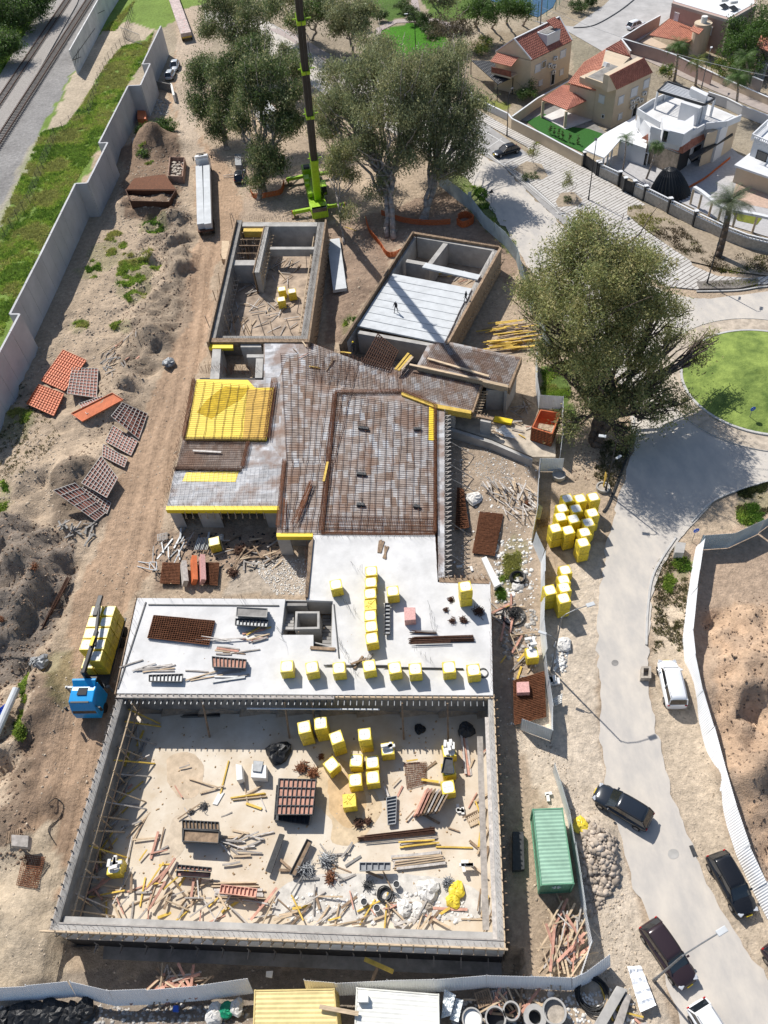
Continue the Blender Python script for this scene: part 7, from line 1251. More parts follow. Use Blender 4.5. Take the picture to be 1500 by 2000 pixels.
for i,(a,b)in enumerate(zip(T,T[1:])):mb.beam((a.x,a.y,6.7),(b.x,b.y,6.7),.25,.5-.004*i)
mb.build('parapet',M['greyr'],h4,world=True);p=G(1376,35,6.6);mb=MB();mb.tube((p.x,p.y,0),(p.x,p.y,5.8),1.7,18);mb.build('stair_turret',M['beige'],h4,world=True);mb=MB();mb.tube((p.x,p.y,5.8),(p.x,p.y,6.9),.6,12);mb.build('water_tank',M['white'],h4,world=True)
tiled('carport_roof',[G(1269,70,2.7),G(1344,84,2.7),G(1372,64,3.2),G(1308,38,3.4)],tileO,h4);tiled('small_roof',[G(1348,60,4.8),G(1365,68,4.8),G(1374,58,5.3),G(1357,50,5.3)],tileO,h4);a,b=G(1313,5,6.5),G(1424,38,6.5)
for u,z in((1.2,3.6),(9.8,3.0)):win(h4,a,b,u,z,1.1,1.4,shutter='whitr')
a,b=G(1424,38,6.5),G(1478,8,6.5);win(h4,a,b,5.5,3.4,1.1,1.4,shutter='whitr');win(h4,a,b,2.,3.2,1.,1.)
for x,y in((1410,8),(1428,12)):
 mb=MB();a,b=G(x,y,7.2),G(x+10,y+8,6.8);mb.beam(a,b,1.6,.08,up=(.3,-.5,1));mb.build('solar_panel',M['charc'],h4,world=True);mb=MB();mb.tube(a+Vector((0,.6,.4)),a+Vector((1.4,.6,.4)),.28,10);mb.build('boiler',M['white'],h4,world=True)
gwall('brown boundary wall with a white coping round the pink house garden',[(1232,100),(1213,75),(1250,52),(1290,30)],2.2,pk);gwall('long brown garden wall with vertical joints facing the lane',[(1213,75),(1289,97),(1320,108),(1345,120),(1392,142)],2.2,pk);gwall('low lane wall running right from the shrubs',[(1392,142),(1430,160),(1500,190),(1600,230)],1.2,M['beige'])
gwall('white balustraded wall behind the villa beside the lane',[(1384,180),(1420,192),(1452,208),(1500,226),(1560,250)],1.6,M['whitr']);sheet('lane',[(1225,115),(1262,118),(1330,150),(1400,180),(1500,222),(1620,270),(1620,235),(1500,195),(1420,160),(1320,118),(1235,100)],.03,mat('lane_paving',(.36,.31,.28),.9,.15,1.))
vb(h4,'yard_floor',[(1250,82),(1290,95),(1310,92),(1270,72)],.06,-.1,mat('yard_tiles',(.52,.42,.32),.9,.1,2.));h6=thing('house','small house with a red tiled eave at the right edge beside the dark trees','house',G(1490,150,0));vb(h6,'wall',[(1485,90),(1540,110),(1560,70),(1500,60)],4.5,-.1,M['greyr']);tiled('roof',[G(1478,92,4.6),G(1540,118,4.6),G(1545,90,5.6),G(1485,70,5.6)],tileO,h6);vb(h6,'lower_wall',[(1480,120),(1500,128),(1502,118),(1482,112)],2.5,-.1,M['whitr'])
gwall('pale stone pillar wall with a tank beside the lane',[(1470,150),(1490,158)],2.0,M['greyr']);sc=thing('sports_fence','green mesh fence of the sports ground at the top edge','fence',G(1000,20,0));mb=MB()
for a,b in(((905,-12),(960,10)),((960,10),(1050,42)),((1050,42),(1085,20)),((1085,20),(1100,0))):
 p,q=G(*a),G(*b);n=int((q-p).length/3)
 for i in range(n+1):u=p.lerp(q,i/max(n,1));mb.tube(u,u+Vector((0,0,4)),.07,5)
 for k_ in range(9):mb.beam(p+Vector((0,0,.4+k_*.45)),q+Vector((0,0,.4+k_*.45)),.03,.03)
mb.build('mesh',mat('green_frame',(.05,.22,.16),.6),sc,world=True);sheet('sports_court',[(915,-20),(960,2),(1050,34),(1080,14),(1095,-20)],.03,mat('court_blue',(.03,.09,.18),.8,.2,1.))
sheet('tiled_walk',[(520,55),(560,58),(600,80),(650,110),(655,128),(610,105),(560,75)],.05,mat('pink_tiles',(.38,.32,.30),.9,.2,2.));sheet('tiled_walk',[(728,85),(740,85),(745,60),(775,45),(850,42),(905,60),(900,52),(850,36),(775,38),(735,55)],.05,mat('pink_tiles',(.38,.32,.30)));sheet('tiled_walk',[(800,-20),(812,-20),(820,20),(840,45),(828,45),(805,20)],.05,mat('pink_tiles',(.38,.32,.30)))
for k_,(px_,c_)in enumerate(((((620,1490),(650,1470),(690,1500),(735,1540),(745,1580),(700,1640),(650,1640),(640,1590),(600,1560),(575,1520)),(.58,.455,.30)),(((650,1505),(690,1515),(715,1560),(690,1610),(655,1600),(640,1550)),(.56,.40,.23)),(((320,1480),(370,1465),(395,1500),(380,1550),(335,1545)),(.54,.43,.31)),(((330,1600),(360,1590),(350,1660),(310,1680)),(.55,.46,.35)),(((560,1720),(720,1700),(900,1720),(940,1790),(560,1790)),(.56,.53,.48)))):
 sheet('floor_stain',[(x,y)for x,y in smoothpx(px_,5)],PF+.004+.003*k_,mat('floor_stain_%d'%k_,c_,.95,.22,1.2,.01),rag=.35)
_pl={}
def plankmesh(m,k_):
 key=(m,k_)
 if key not in _pl:
  ln=(1.0,1.5,2.2,3.0,4.0)[k_];w_=rng.choice([.1,.12,.16,.2]);h_=rng.choice([.05,.08]);mb=MB();b_=rng.gauss(0,.02);mb.beam((-ln/2,0,h_/2),(0,b_,h_/2),w_,h_);mb.beam((0,b_,h_/2),(ln/2,0,h_/2),w_,h_)
  o=mb.build('plank',M[m]);_pl[key]=o.data;bpy.data.objects.remove(o)
 return _pl[key]
WD=['wood','wood','ribw','woodg','wood','woodp','woodd','woody']
def plk(p,rz,lab,group,m=None,k_=None,tilt=0,nm='plank',cat='plank'):
 PL_.append((plankmesh(m or rng.choice(WD),k_ if k_ is not None else rng.choice([0,1,1,2,2,3])),p,(rng.gauss(0,.05),tilt,rz),lab,cat,group,m))
PL_=[]
def scat(px,n,z,lab,group,ang=None,sp=.5,ms=None,ks=None,hmax=.25,tilt=.06,terrain=False):
 pts=[(p.x,p.y)for p in W(px,z)];xs=[p[0]for p in pts];ys=[p[1]for p in pts];c_=0
 while c_<n:
  x,y=rng.uniform(min(xs),max(xs)),rng.uniform(min(ys),max(ys))
  if not inpoly(np.array([x]),np.array([y]),pts)[0]:continue
  zz=(gz(x,y)if terrain else z)+rng.random()*hmax;plk(Vector((x,y,zz)),(rng.random()*3.14 if ang is None else rad(ang)+rng.gauss(0,sp)),lab,group,rng.choice(ms)if ms else None,rng.choice(ks)if ks else None,rng.gauss(0,tilt));c_+=1
def neat(a,b,n,z,lab,group,ms,k_,ang,rows=3,st=.0):
 """tidy stack of boards from a to b (across), each board a thing"""
 A2,B2=G(*a,z),G(*b,z)
 for i in range(n):r_,c_=i//((n+rows-1)//rows),i%((n+rows-1)//rows);p=A2 .lerp(B2,(c_+.5)/((n+rows-1)//rows))+Vector((rng.gauss(0,.12),0,r_*.09));plk(p,rad(ang)+rng.gauss(0,.025),lab,group,rng.choice(ms),k_)
scat([(235,1420),(290,1440),(262,1560),(215,1680),(185,1760),(165,1770),(200,1600)],58,PF,'loose board among the timber strewn along the left basement wall','timber along the left basement wall',55,.5,hmax=.5,tilt=.12)
scat([(180,1730),(330,1700),(470,1760),(560,1770),(560,1800),(170,1795)],66,PF,'loose board in the timber litter at the lower left of the basement','timber at the lower left of the basement',30,.8,hmax=.5,tilt=.1)
scat([(560,1765),(650,1745),(860,1770),(950,1790),(950,1808),(560,1805)],48,PF,'loose board in the timber litter along the near basement wall, right half','timber along the near basement wall',20,.8,hmax=.35,tilt=.1)
scat([(915,1470),(945,1470),(960,1800),(925,1790)],20,PF,'loose board lying along the right basement wall','timber along the right basement wall',80,.5,ks=[1,2])
scat([(435,1620),(530,1625),(520,1700),(440,1700)],20,PF,'board in the loose spread left of the slanting ladder panels','boards left of the slanting ladder panels',-5,.35,ms=['wood','ribw','woodg'],ks=[1,2])
scat([(300,1450),(540,1450),(540,1600),(300,1600)],10,PF,'single board on the open basement floor, back left','single boards at the back left of the basement',None);scat([(740,1480),(860,1480),(900,1640),(740,1600)],14,PF,'short board scattered around the bent mesh','boards round the bent mesh',None,ks=[0,1])
scat([(560,1660),(700,1650),(760,1720),(560,1730)],14,PF,'grey or brown board lying between the clamp heaps in the basement','boards between the clamp heaps',None,ms=['woodg','woodd','concd'],ks=[1,2]);scat([(240,1560),(330,1600),(330,1690),(230,1690)],12,PF,'board scattered on the left part of the basement floor','boards on the left of the basement floor',40,.6)
neat((455,1722),(480,1765),16,PF,'board of the neat long timber stack left of the clamps','neat timber stack in the basement',['wood','ribw','wood'],4,-8);neat((815,1640),(818,1656),6,PF,'dark-edged board of the small upper stack on the right of the basement','small upper board stack',['woodg','woody'],3,0);neat((812,1668),(820,1695),18,PF,'board of the large pale stack on the right of the basement','large pale board stack',['wood','ribw'],4,0);neat((486,1552),(490,1562),4,PF,'board of the small stack behind the grey panels','small stack behind the grey panels',['wood','woody'],3,0);neat((900,1470),(917,1472),7,PF,'board of the pinkish stack at the right basement wall','pinkish boards at the right basement wall',['woodp','ribw'],4,88)
for q,a_,k_ in(((439,1518),78,3),((496,1575),-25,1),((279,1742),85,2),((887,1655),-8,3)):plk(G(*q,PF+.05),rad(a_),'bright yellow beam lying on the basement floor','yellow beams in the basement','woody',k_,cat='timber beam')
S_='thin board in the sheaf '
scat([(250,1296),(345,1300),(340,1312),(270,1310)],9,ST,S_+'at the front left of the slab','boards at the front left of the slab',3,.12,ks=[2,3],hmax=.1,tilt=0,ms=['wood','woodg','ribw']);scat([(375,1310),(480,1312),(480,1330),(380,1325)],10,ST,S_+'below the pink ladder panels on the slab','boards below the pink ladder panels',-2,.08,ks=[2,3],hmax=.1,tilt=0,ms=['wood','woodg','steel'])
scat([(465,1232),(520,1228),(520,1252),(475,1252)],10,ST,S_+'in front of the concrete-stained pile','boards before the stained pile',5,.4,ks=[1,2],hmax=.2);scat([(410,1262),(500,1270),(490,1280),(430,1278)],7,ST,S_+'right of the rebar mat stack','boards right of the mat stack',-5,.2,ks=[1,2],hmax=.05,tilt=0);scat([(740,1062),(765,1062),(762,1085),(735,1085)],6,ST,'short brown board at the far end of the slab','boards at the far end of the slab',80,.15,ms=['woodd'],ks=[1],hmax=.05,tilt=0);scat([(390,1240),(450,1245),(450,1256),(400,1252)],3,ST+.2,'pale board lying across the end of the rebar mat stack','boards across the mat stack',-8,.1,ms=['ribw'],ks=[3],hmax=.1,tilt=0);scat([(700,1285),(725,1280),(725,1296),(700,1296)],6,ST,'dark board in the small heap behind the front row of packs','boards behind the front row',30,.4,ms=['woodd','woodg'],ks=[0,1])
scat([(940,645),(1000,625),(1040,640),(1040,665),(950,660)],22,0,'yellow timber beam of the upper heap by the fence','upper heap of yellow beams',2,.05,ms=['woody','woody','woody','woodd'],ks=[3,4],hmax=.6,tilt=.01);scat([(960,668),(1035,665),(1035,690),(958,688)],22,0,'yellow timber beam of the lower heap by the fence','lower heap of yellow beams',-2,.04,ms=['woody'],ks=[3,4],hmax=.6,tilt=.01)
for px,n,lab in(([(520,510),(590,510),(580,550),(520,550)],20,'pale board in the heap at the back of the left shell'),([(470,560),(520,560),(510,640),(440,650)],24,'board strewn in the shaded left bay of the shell'),([(525,590),(585,600),(575,650),(515,645)],16,'board strewn in the sunny front of the left shell')):scat(px,n,.12,lab,lab.replace('board','boards'),70,.6,ms=['wood','ribw','woodg','woodd'],ks=[1,2,3],hmax=.3)
scat([(840,530),(930,545),(920,560),(830,540)],8,.12,'board inside the open bay of the right shell','boards in the right shell',20,.3)
scat([(560,668),(640,672),(700,700),(600,730)],7,ST,'short board left on the upper deck','boards on the upper deck',None,ks=[0,1],hmax=.1,tilt=0)
scat([(940,950),(1000,940),(1045,960),(1040,1010),(990,1010),(960,975)],60,0,'broken pale lath in the big scrap heap beside the fence','laths in the big scrap heap',110,.5,ms=['ribw','woodg','ribw','wood'],ks=[0,1,2],hmax=.9,tilt=.12)
scat([(1062,1800),(1110,1775),(1135,1800),(1140,1870),(1120,1905),(1050,1900)],70,0,'board in the scrap wood heap below the green container','boards in the scrap heap by the container',65,.6,ms=['wood','woodp','ribw','wood','woodp','woodg'],ks=[1,2,3],hmax=.9,tilt=.1)
scat([(280,1925),(380,1900),(410,1935),(290,1945)],34,0,'board in the star-shaped scrap heap along the bottom fence','boards in the star-shaped heap',10,.7,ms=['woodp','wood','woodd','woodg'],ks=[2,2,3],hmax=.5,tilt=.08)
scat([(195,690),(240,660),(280,655),(275,700),(215,730)],14,0,'thin board or pole lying on the left bank','boards on the left bank',55,.3,ms=['woodp','wood','woodg','woodd'],ks=[2,3],hmax=.2,terrain=True);scat([(118,1022),(190,1025),(190,1060),(125,1055)],20,0,'grey board in the scattered grey pile on the left bank','grey boards on the left bank',70,.6,ms=['woodg','concd','concd'],ks=[0,1],hmax=.35,terrain=True);scat([(200,700),(255,705),(250,740),(208,738)],12,0,'grey sheet offcut in the small grey pile up the left bank','grey offcuts on the left bank',None,ms=['concd','woodg','concd'],ks=[0,1],hmax=.3,terrain=True)
scat([(430,1050),(560,1060),(540,1110),(440,1105)],34,0,'board in the litter in front of the deck','boards in front of the deck',20,.7,ms=['woodd','woodg','woodd','wood'],hmax=.4);scat([(300,1040),(410,1045),(400,1085),(300,1090)],16,0,'pole or board beside the grey props in front of the deck','props in front of the deck',80,.4,ms=['steel','woodg','hcore'],hmax=.4);scat([(960,815),(1040,830),(1030,870),(960,850)],12,.9,'short board on the timber floor by the rusty form box','boards by the rusty form box',-20,.5,ks=[0,1]);scat([(990,765),(1040,770),(1040,820),(1000,810)],10,0,'board in the shade beside the upper right deck','boards beside the upper right deck',None)
scat([(975,1180),(1045,1180),(1040,1330),(985,1330)],26,0,'board or lath in the strip between slab and leaning fence','boards in the strip beside the slab',None,hmax=.2);scat([(900,1940),(990,1935),(1100,1950),(1000,2000)],18,0,'board among the concrete rings at the bottom','boards among the concrete rings',None,ms=['wood','woodp','woodd']);scat([(420,330),(600,400),(720,470),(640,470)],10,0,'stray board on the earth near the crane','stray boards near the crane',None);scat([(1170,1940),(1260,1970),(1250,2010),(1170,2000)],14,0,'lath in the heap round the crumpled sheet','laths round the crumpled sheet',None)
def rocks(nm,px,n,s0,s1,m,seed,z=None,lab=None,pile=0.,flatz=.6):
 g_=np.random.default_rng(seed);W_=np.array([[p.x,p.y]for p in W(px)]);lo,hi=W_.min(0),W_.max(0);P_=lo+g_.random((n*4,2))*(hi-lo);P_=P_[inpoly(P_[:,0],P_[:,1],W_.tolist())][:n];n=len(P_);zz=np.array([gz(x,y)for x,y in P_])if z is None else np.full(n,z)
 O=np.array([(1,0,0),(0,1,0),(-1,0,0),(0,-1,0),(0,0,1),(.7,.7,.5),(-.7,.6,.45),(-.6,-.7,.5),(.7,-.6,.4)]);FC=np.array([(0,5,8),(5,4,8),(5,6,4),(6,7,4),(7,8,4),(0,1,5),(1,6,5),(1,2,6),(2,7,6),(2,3,7),(3,8,7),(3,0,8)])
 s_=(s0+(s1-s0)*g_.random(n)**2.5)[:,None,None];V=O[None]*g_.uniform(.6,1.3,(n,9,3))*s_*np.array([1,1,flatz]);a_=g_.random(n)*6.28;c,q=np.cos(a_)[:,None],np.sin(a_)[:,None];X_,Y_=V[:,:,0]*c-V[:,:,1]*q,V[:,:,0]*q+V[:,:,1]*c;V=np.stack([X_,Y_,V[:,:,2]],-1);cen=P_.mean(0);dd_=np.linalg.norm(P_-cen,axis=1);rr_=dd_.max()+.01
 V[:,:,0]+=P_[:,0:1];V[:,:,1]+=P_[:,1:2];V[:,:,2]+=(zz+pile*(1-dd_/rr_)*g_.random(n)-.02)[:,None];F_=(FC[None]+(np.arange(n)*9)[:,None,None]).reshape(-1,3);cl=np.repeat(g_.uniform(.7,1.25,(n,1))*np.ones((1,3)),9,0);o=fastmesh(nm,V.reshape(-1,3),F_,[m],loc=(0,0,0),colr=cl);return tag(o,kind='stuff',label=lab)
st_s=mat('stone_sand',(.46,.38,.29),.95,.3,2.,attr=True);st_g=mat('stone_grey',(.42,.40,.37),.95,.3,2.,attr=True);st_b=mat('stone_brown',(.24,.17,.12),.95,.35,2.,attr=True);st_w=mat('stone_white',(.68,.66,.62),.9,.2,2.,attr=True);st_d=mat('litter_dark',(.05,.05,.05),.8,.3,2.,attr=True);st_o=mat('litter_wood',(.42,.29,.17),.9,.3,2.,attr=True)
rocks('stones',[(300,60),(420,60),(700,420),(1060,860),(1060,1500),(1160,1950),(0,1990),(-50,1100),(250,640)],16000,.02,.15,st_s,1);rocks('stones',[(0,760),(200,700),(380,420),(350,300),(260,300),(100,650)],4500,.03,.22,st_s,2);rocks('clods',[(0,1010),(150,1040),(150,1150),(80,1330),(60,1700),(-60,1700),(-60,1010)],3800,.03,.20,st_b,3);rocks('clods',[(280,400),(375,420),(375,600),(220,830),(200,1030),(110,1030),(230,640)],3200,.03,.2,st_b,4)
rocks('stones',[(0,820),(130,860),(110,1000),(0,1010)],900,.03,.2,st_s,5);rocks('clods',[(1370,1190),(1520,1150),(1520,1800),(1440,1640)],1500,.02,.16,st_b,6);rocks('rubble',[(1135,1600),(1200,1640),(1205,1720),(1170,1780),(1135,1790)],900,.05,.34,mat('rubble_broken',(.44,.37,.30),.95,.3,2.,.02,attr=True),7,pile=.35,flatz=.8);rocks('rubble',[(1080,1265),(1110,1270),(1105,1315),(1075,1310)],160,.05,.25,st_w,8,pile=.2)
rocks('rubble',[(480,1095),(600,1090),(600,1160),(540,1162)],1500,.02,.11,st_w,9,pile=.1);rocks('rubble',[(920,905),(990,885),(1000,945),(940,950)],900,.03,.12,st_g,10);rocks('rubble',[(960,1050),(1040,1050),(1045,1170),(970,1180)],420,.04,.3,st_w,11);rocks('rubble',[(975,1190),(1050,1190),(1045,1290),(985,1290)],340,.04,.28,st_g,12)
rocks('rubble',[(305,190),(335,195),(330,225),(298,222)],240,.05,.35,st_g,13);rocks('litter',[(170,1400),(950,1400),(965,1800),(150,1790)],1100,.02,.13,st_o,14,z=PF);rocks('litter',[(560,1740),(900,1740),(930,1800),(560,1800)],600,.03,.22,st_w,15,z=PF);rocks('litter',[(170,1400),(950,1400),(965,1800),(150,1790)],600,.02,.08,st_g,16,z=PF);rocks('litter',[(240,1180),(950,1150),(950,1350),(240,1350)],160,.02,.07,st_o,17,z=ST);rocks('litter',[(880,820),(1050,890),(1050,1420),(990,1420),(960,1140),(880,1120)],900,.03,.16,st_w,18);rocks('litter',[(300,1040),(560,1040),(540,1110),(300,1130)],700,.03,.2,st_d,19);rocks('litter',[(480,380),(800,420),(1000,520),(1000,640),(930,560),(700,640),(620,480)],900,.03,.2,st_s,20);rocks('litter',[(0,1960),(500,1960),(490,2000),(0,2000)],700,.03,.2,st_g,21);rocks('litter',[(880,1950),(1240,1930),(1240,2000),(880,2000)],700,.03,.22,st_w,22)
rocks('stones',[(1000,1440),(1080,1450),(1180,1600),(1250,1850),(1280,2000),(1180,1950),(1150,1700),(1080,1500)],1800,.02,.12,st_s,23);rocks('stones',[(1270,1150),(1330,1100),(1340,1350),(1500,1820),(1400,1750),(1310,1540),(1275,1350)],1500,.02,.10,st_s,24)
rocks('rubble',[(1135,860),(1240,860),(1200,960),(1100,930)],500,.03,.15,st_b,25)
def ringobj(lab,px,r,h,t=.12,m='conc',fill=None,z=0.,group=None):
 p=G(*px,z+h);p.z=z+.01;th_=thing('concrete_ring',lab,'concrete ring',p,group=group);mb=MB();mb.lathe((0,0,0),[(r,0),(r,h),(r-t,h),(r-t,.02)],24);mb.build('ring',M[m],th_,smooth=False);
 if fill:mb=MB();mb.lathe((0,0,0),[(r-t,h*fill[1]),(.001,h*fill[1])],24);mb.build('infill',M[fill[0]],th_)
gr_='concrete rings at the bottom of the site'
ringobj('leftmost concrete ring of the bottom row, with a white lid inside',(922,1990),.72,1.0,.1,'conc',('white',.8),group=gr_);ringobj('second concrete ring from the left in the bottom row',(968,1988),.75,1.,.12,group=gr_,fill=('charc',.1));ringobj('small concrete ring set farther back in the bottom row',(999,1974),.62,1.,.12,group=gr_,fill=('charc',.1));ringobj('thick concrete ring with a narrow hole in the bottom row',(1045,1986),.8,.9,.36,group=gr_,fill=('charc',.1));ringobj('largest concrete ring at the right end, filled with rubble',(1083,1975),.85,1.,.13,group=gr_,fill=('stone',.6))
ringobj('concrete manhole ring behind the pale fence panel by the road',(1092,926),.75,.5,.15,fill=('conc',.7));ringobj('concrete ring with a yellow post in it beside the yellow stacks',(1178,950),.75,.35,.15,fill=('stone',.6));ringobj('pale round concrete cone lying on the left bank',(77,1198),.75,.35,.5)
mb=MB();mb.beam((0,0,0),(0,0,2.2),.3,.08);mb.beam((0,0,1.5),(0,0,2.3),.6,.05);tag(mb.build('post',M['woody'],loc=G(1178,952,0)),'yellow marker post standing in the concrete ring','marker post')
def rect(nm,lab,px,z0,z1,m,cat,bev=.03):
 c=G(*px[0]);o_=max(0,gz(c.x,c.y))if 0<=z0<.5 else 0;z0+=o_;z1+=o_;mb=MB();mb.prism([G(x,y,z1)for x,y in px],z0,z1);return tag(mb.build(nm,M[m]if isinstance(m,str)else m,world=True,bevel=bev),lab,cat)
cb=thing('catch_basin','pale square concrete basin beside the road in front of the white van','catch basin',G(1262,1315,0));mb=MB();ring(mb,[(1253,1301),(1272,1301),(1272,1324),(1252,1324)],.2,0,.7);mb.build('walls',M['stone'],cb,world=True);rect('concrete_block','grey concrete block standing by the end of the white fence',[(1321,1058),(1340,1060),(1336,1080),(1318,1079)],0,1.,'conc','concrete block')
rect('steel_trough','dark steel trough in the shaded trench left of the green container',[(1001,1624),(1023,1624),(1025,1698),(1001,1700)],0,.6,'dsteel','trough');rect('drain_grate','dark metal grate lying on the sand by the road',[(1346,1652),(1353,1650),(1362,1670),(1354,1673)],.03,.08,'dsteel','grate',0);rect('concrete_chunk','big broken concrete slab on the left bank',[(10,1062),(40,1048),(62,1050),(40,1078),(16,1090)],.6,1.4,'conc','concrete chunk',.1);rect('concrete_beam','long grey concrete beam slanting towards the bottom right corner of the fence',[(1205,1925),(1225,1932),(1180,2010),(1155,2010)],0,.7,'conc','concrete beam');rect('concrete_beam','second concrete beam slanting beside the first near the crumpled sheet',[(1222,1940),(1234,1945),(1215,2010),(1195,2010)],0,.5,'woodg','concrete beam')
rect('timber_box','pale timber box beside the formwork wall of the left shell',[(433,470),(448,470),(447,506),(432,506)],0,.8,'wood','box');rect('red_wrapped_pack','red and white wrapped pack on the right part of the slab',[(789,1186),(811,1186),(812,1210),(790,1212)],ST,ST+.9,'wrapr','wrapped pack');rect('red_wrapped_pack','red and white wrapped pack on the rusty mats beside the leaning fence',[(1009,1332),(1033,1331),(1035,1352),(1010,1353)],.3,1.0,'wrapr','wrapped pack');rect('white_box','tall white box on the basement floor left of the grey-topped table',[(460,1492),(472,1494),(474,1522),(462,1524)],PF,.3,'white','box');rect('plaster_board','white board end lying at the tip of the yellow beam',[(426,1549),(438,1548),(424,1572),(415,1570)],PF,PF+.1,'white','board',0);rect('stacked_sheets','white sheets stacked under a grey cover in the basement',[(492,1492),(520,1494),(520,1520),(490,1518)],PF,.35,'white','sheets');rect('cover_sheet','grey cover lying on the white stacked sheets',[(495,1485),(515,1487),(510,1508),(493,1506)],.36,.5,'steel','cover')
rect('yellow_board','bright yellow board stack beside the middle of the leaning fence',[(1052,985),(1060,990),(1055,1012),(1048,1010)],.6,.9,mat('pale_yellow',(.66,.62,.33),.8),'boards',0);rect('white_polystyrene','long white corrugated polystyrene piece on the ground right of the deck',[(940,1090),(950,1086),(978,1140),(966,1147)],.1,.5,'white','polystyrene')
def lump(nm,lab,px,z,r,h,m,cat,seed,group=None):
 g_=random.Random(seed);mb=MB();p=G(*px,z);p.z+=max(0,gz(p.x,p.y))if 0<=z<.5 else 0;n=14;V=[(0,0,h*g_.uniform(.8,1.05))]
 for k_ in range(1,6):
  for i in range(n):a_=2*math.pi*i/n;f=k_/5;rr_=r*math.sin(f*1.57)*g_.uniform(.85,1.15)*(1+.12*math.sin(3*a_+seed));V.append((rr_*math.cos(a_),rr_*math.sin(a_),h*math.cos(f*1.45)*g_.uniform(.82,1.1)))
 mb.add(V,[(0,1+i,1+(i+1)%n)for i in range(n)]+[(1+(k_-1)*n+i,1+k_*n+i,1+k_*n+(i+1)%n,1+(k_-1)*n+(i+1)%n)for k_ in range(1,5)for i in range(n)]);return tag(mb.build(nm,M[m]if isinstance(m,str)else m,loc=p),lab,cat,group)
for i,(x,y,r)in enumerate(((8,1992,.8),(38,1985,1.),(70,1984,1.),(102,1980,1.1),(140,1985,.9),(168,1972,.8))):lump('rubbish_bag','black refuse bag in the row outside the bottom fence, '+ORD[i]+' from the left',(x,y),0,r,.7,'tarp','bag',300+i,'black bags outside the bottom fence')
for i,(q,z,r,m,lab)in enumerate((((420,1980),0,.7,'bag','white bag next to the green sheet outside the fence'),((442,1974),0,.6,'greenp','green plastic sheet bundle outside the bottom fence'),((462,1968),0,.6,'bag','grey-white bag right of the green sheet'),((835,1740),PF,.9,'bag','large open bulk bag at the front right of the basement'),((790,1772),PF,.7,'bag','white bulk bag left of the brown-filled ones'),((818,1778),PF,.6,'bag','sagging bulk bag in the middle of the front group'),((832,1770),PF,.5,'stone','brown-filled bulk bag in the front group'),((892,1740),PF,.7,'ywrap','crumpled yellow tarpaulin on the basement floor, upper piece'),((886,1760),PF,.6,'ywrap','crumpled yellow tarpaulin on the basement floor, lower piece'),((545,1472),PF,1.1,'tarp','pile under black plastic at the back of the basement'),((535,1695),PF,.01,'tarp','x'),((820,1425-0),PF,.5,'tarp','dark sack in the shade right of the packs'),((910,1427),PF,.8,'dsteel','dark covered heap in the shaded right corner of the basement'),((1133,1615),0,.7,'ywrap','crumpled yellow plastic over blocks behind the fence'),((85,1308-10),.2,.8,'steel','grey heap of cable on the left bank'),((1010,965),0,.01,'bag','x'),((925,975),0,.9,'bag','white plastic rubbish on the ground right of the deck'),((1010,1165-20),0,.6,'bag','white plastic bag beside the hose coil'),((1015,1215),0,.01,'bag','x'),((330,710),.3,.9,'steel','grey sheets heaped on the edge of the haul road'),((430,1052),0,.5,'bag','white sack right of the pack in front of the deck'),((1100,1260),0,.8,'bag','heap of torn white sacks behind the leaning fence'))):
 if lab!='x':lump('sack_heap' if 'bag' not in lab else 'bag',lab,q,z,r,r*.75,m,'heap' if 'bag' not in lab else 'bag',330+i)
def coil(lab,px,z,r,n,th_,m='cable'):
 mb=MB();c=G(*px,z)
 for k_ in range(n):
  rr_=r*rng.uniform(.75,1.05);zz=th_*(1+2*(k_//3));o_=Vector((rng.gauss(0,.06),rng.gauss(0,.06),zz));pts=[c+o_+Vector((rr_*math.cos(t/20*6.283),rr_*math.sin(t/20*6.283),rng.random()*.03))for t in range(21)];mb.path(pts,th_,5)
 return tag(mb.build('hose_coil',M[m],world=True),lab,'hose coil')
coil('coil of thick black pipe on the weeds beside the fence',(1011,1131),0,.75,10,.07);coil('large loose coil of black hose beside the slab',(1003,1205),0,1.1,7,.04);coil('black hose coil in the corner of the bottom fences',(1157,1942),0,1.15,10,.05);coil('coil of dark pipe among the bulk bags in the basement',(752,1748),PF,.55,9,.05);coil('second coil of grey pipe among the bulk bags',(768,1760),PF,.6,8,.04,'steel');coil('thin wire loop on the front right of the slab',(943,1316),ST,.5,3,.02)
for i,(x,y)in enumerate(((712,1764),(737,1776),(775,1730))):t_=thing('bucket','white plastic bucket in the front of the basement, '+['left of three','middle of three','right one by the coils'][i],'bucket',G(x,y,PF),group='buckets in the basement');mb=MB();mb.lathe((0,0,0),[(.22,0),(.28,.5),(.25,.5),(.2,.05)],14);mb.build('shell',M['white'],t_);mb=MB();mb.lathe((0,0,0),[(.25,.42),(.001,.42)],14);mb.build('contents',M['charc'],t_)
def pallet(lab,px,z,rz,m='woodg'):
 p=G(*px,z);p.z+=max(0,gz(p.x,p.y))if z>=0 else 0;t=thing('pallet',lab,'pallet',p,rz,'empty pallets');
 for i in range(7):mb=MB();mb.box(-.52+i*.173,0,.13,.1,1.0,.025);mb.build('slat',M[m],t)
 for y in(-.45,0,.45):mb=MB();mb.box(0,y,.06,1.15,.09,.09);mb.build('bearer',M[m],t)
pallet('empty pallet lying behind the concrete rings, left',(945,1950),.1,.2,'woodd');pallet('empty pallet behind the concrete rings, right',(975,1948),0,.1,'woodg');pallet('empty pallet in the front right corner of the basement',(925,1600),PF,.3,'wood');pallet('grey pallet lying before the deck',(318,1050),.1,.1,'woodg');pallet('pallet with boards on the sand at the far left',(38,1642),.1,.1,'woodd');pallet('dark pallet between the fence and the yellow stacks',(1062,1022),.1,.1,'woodd')
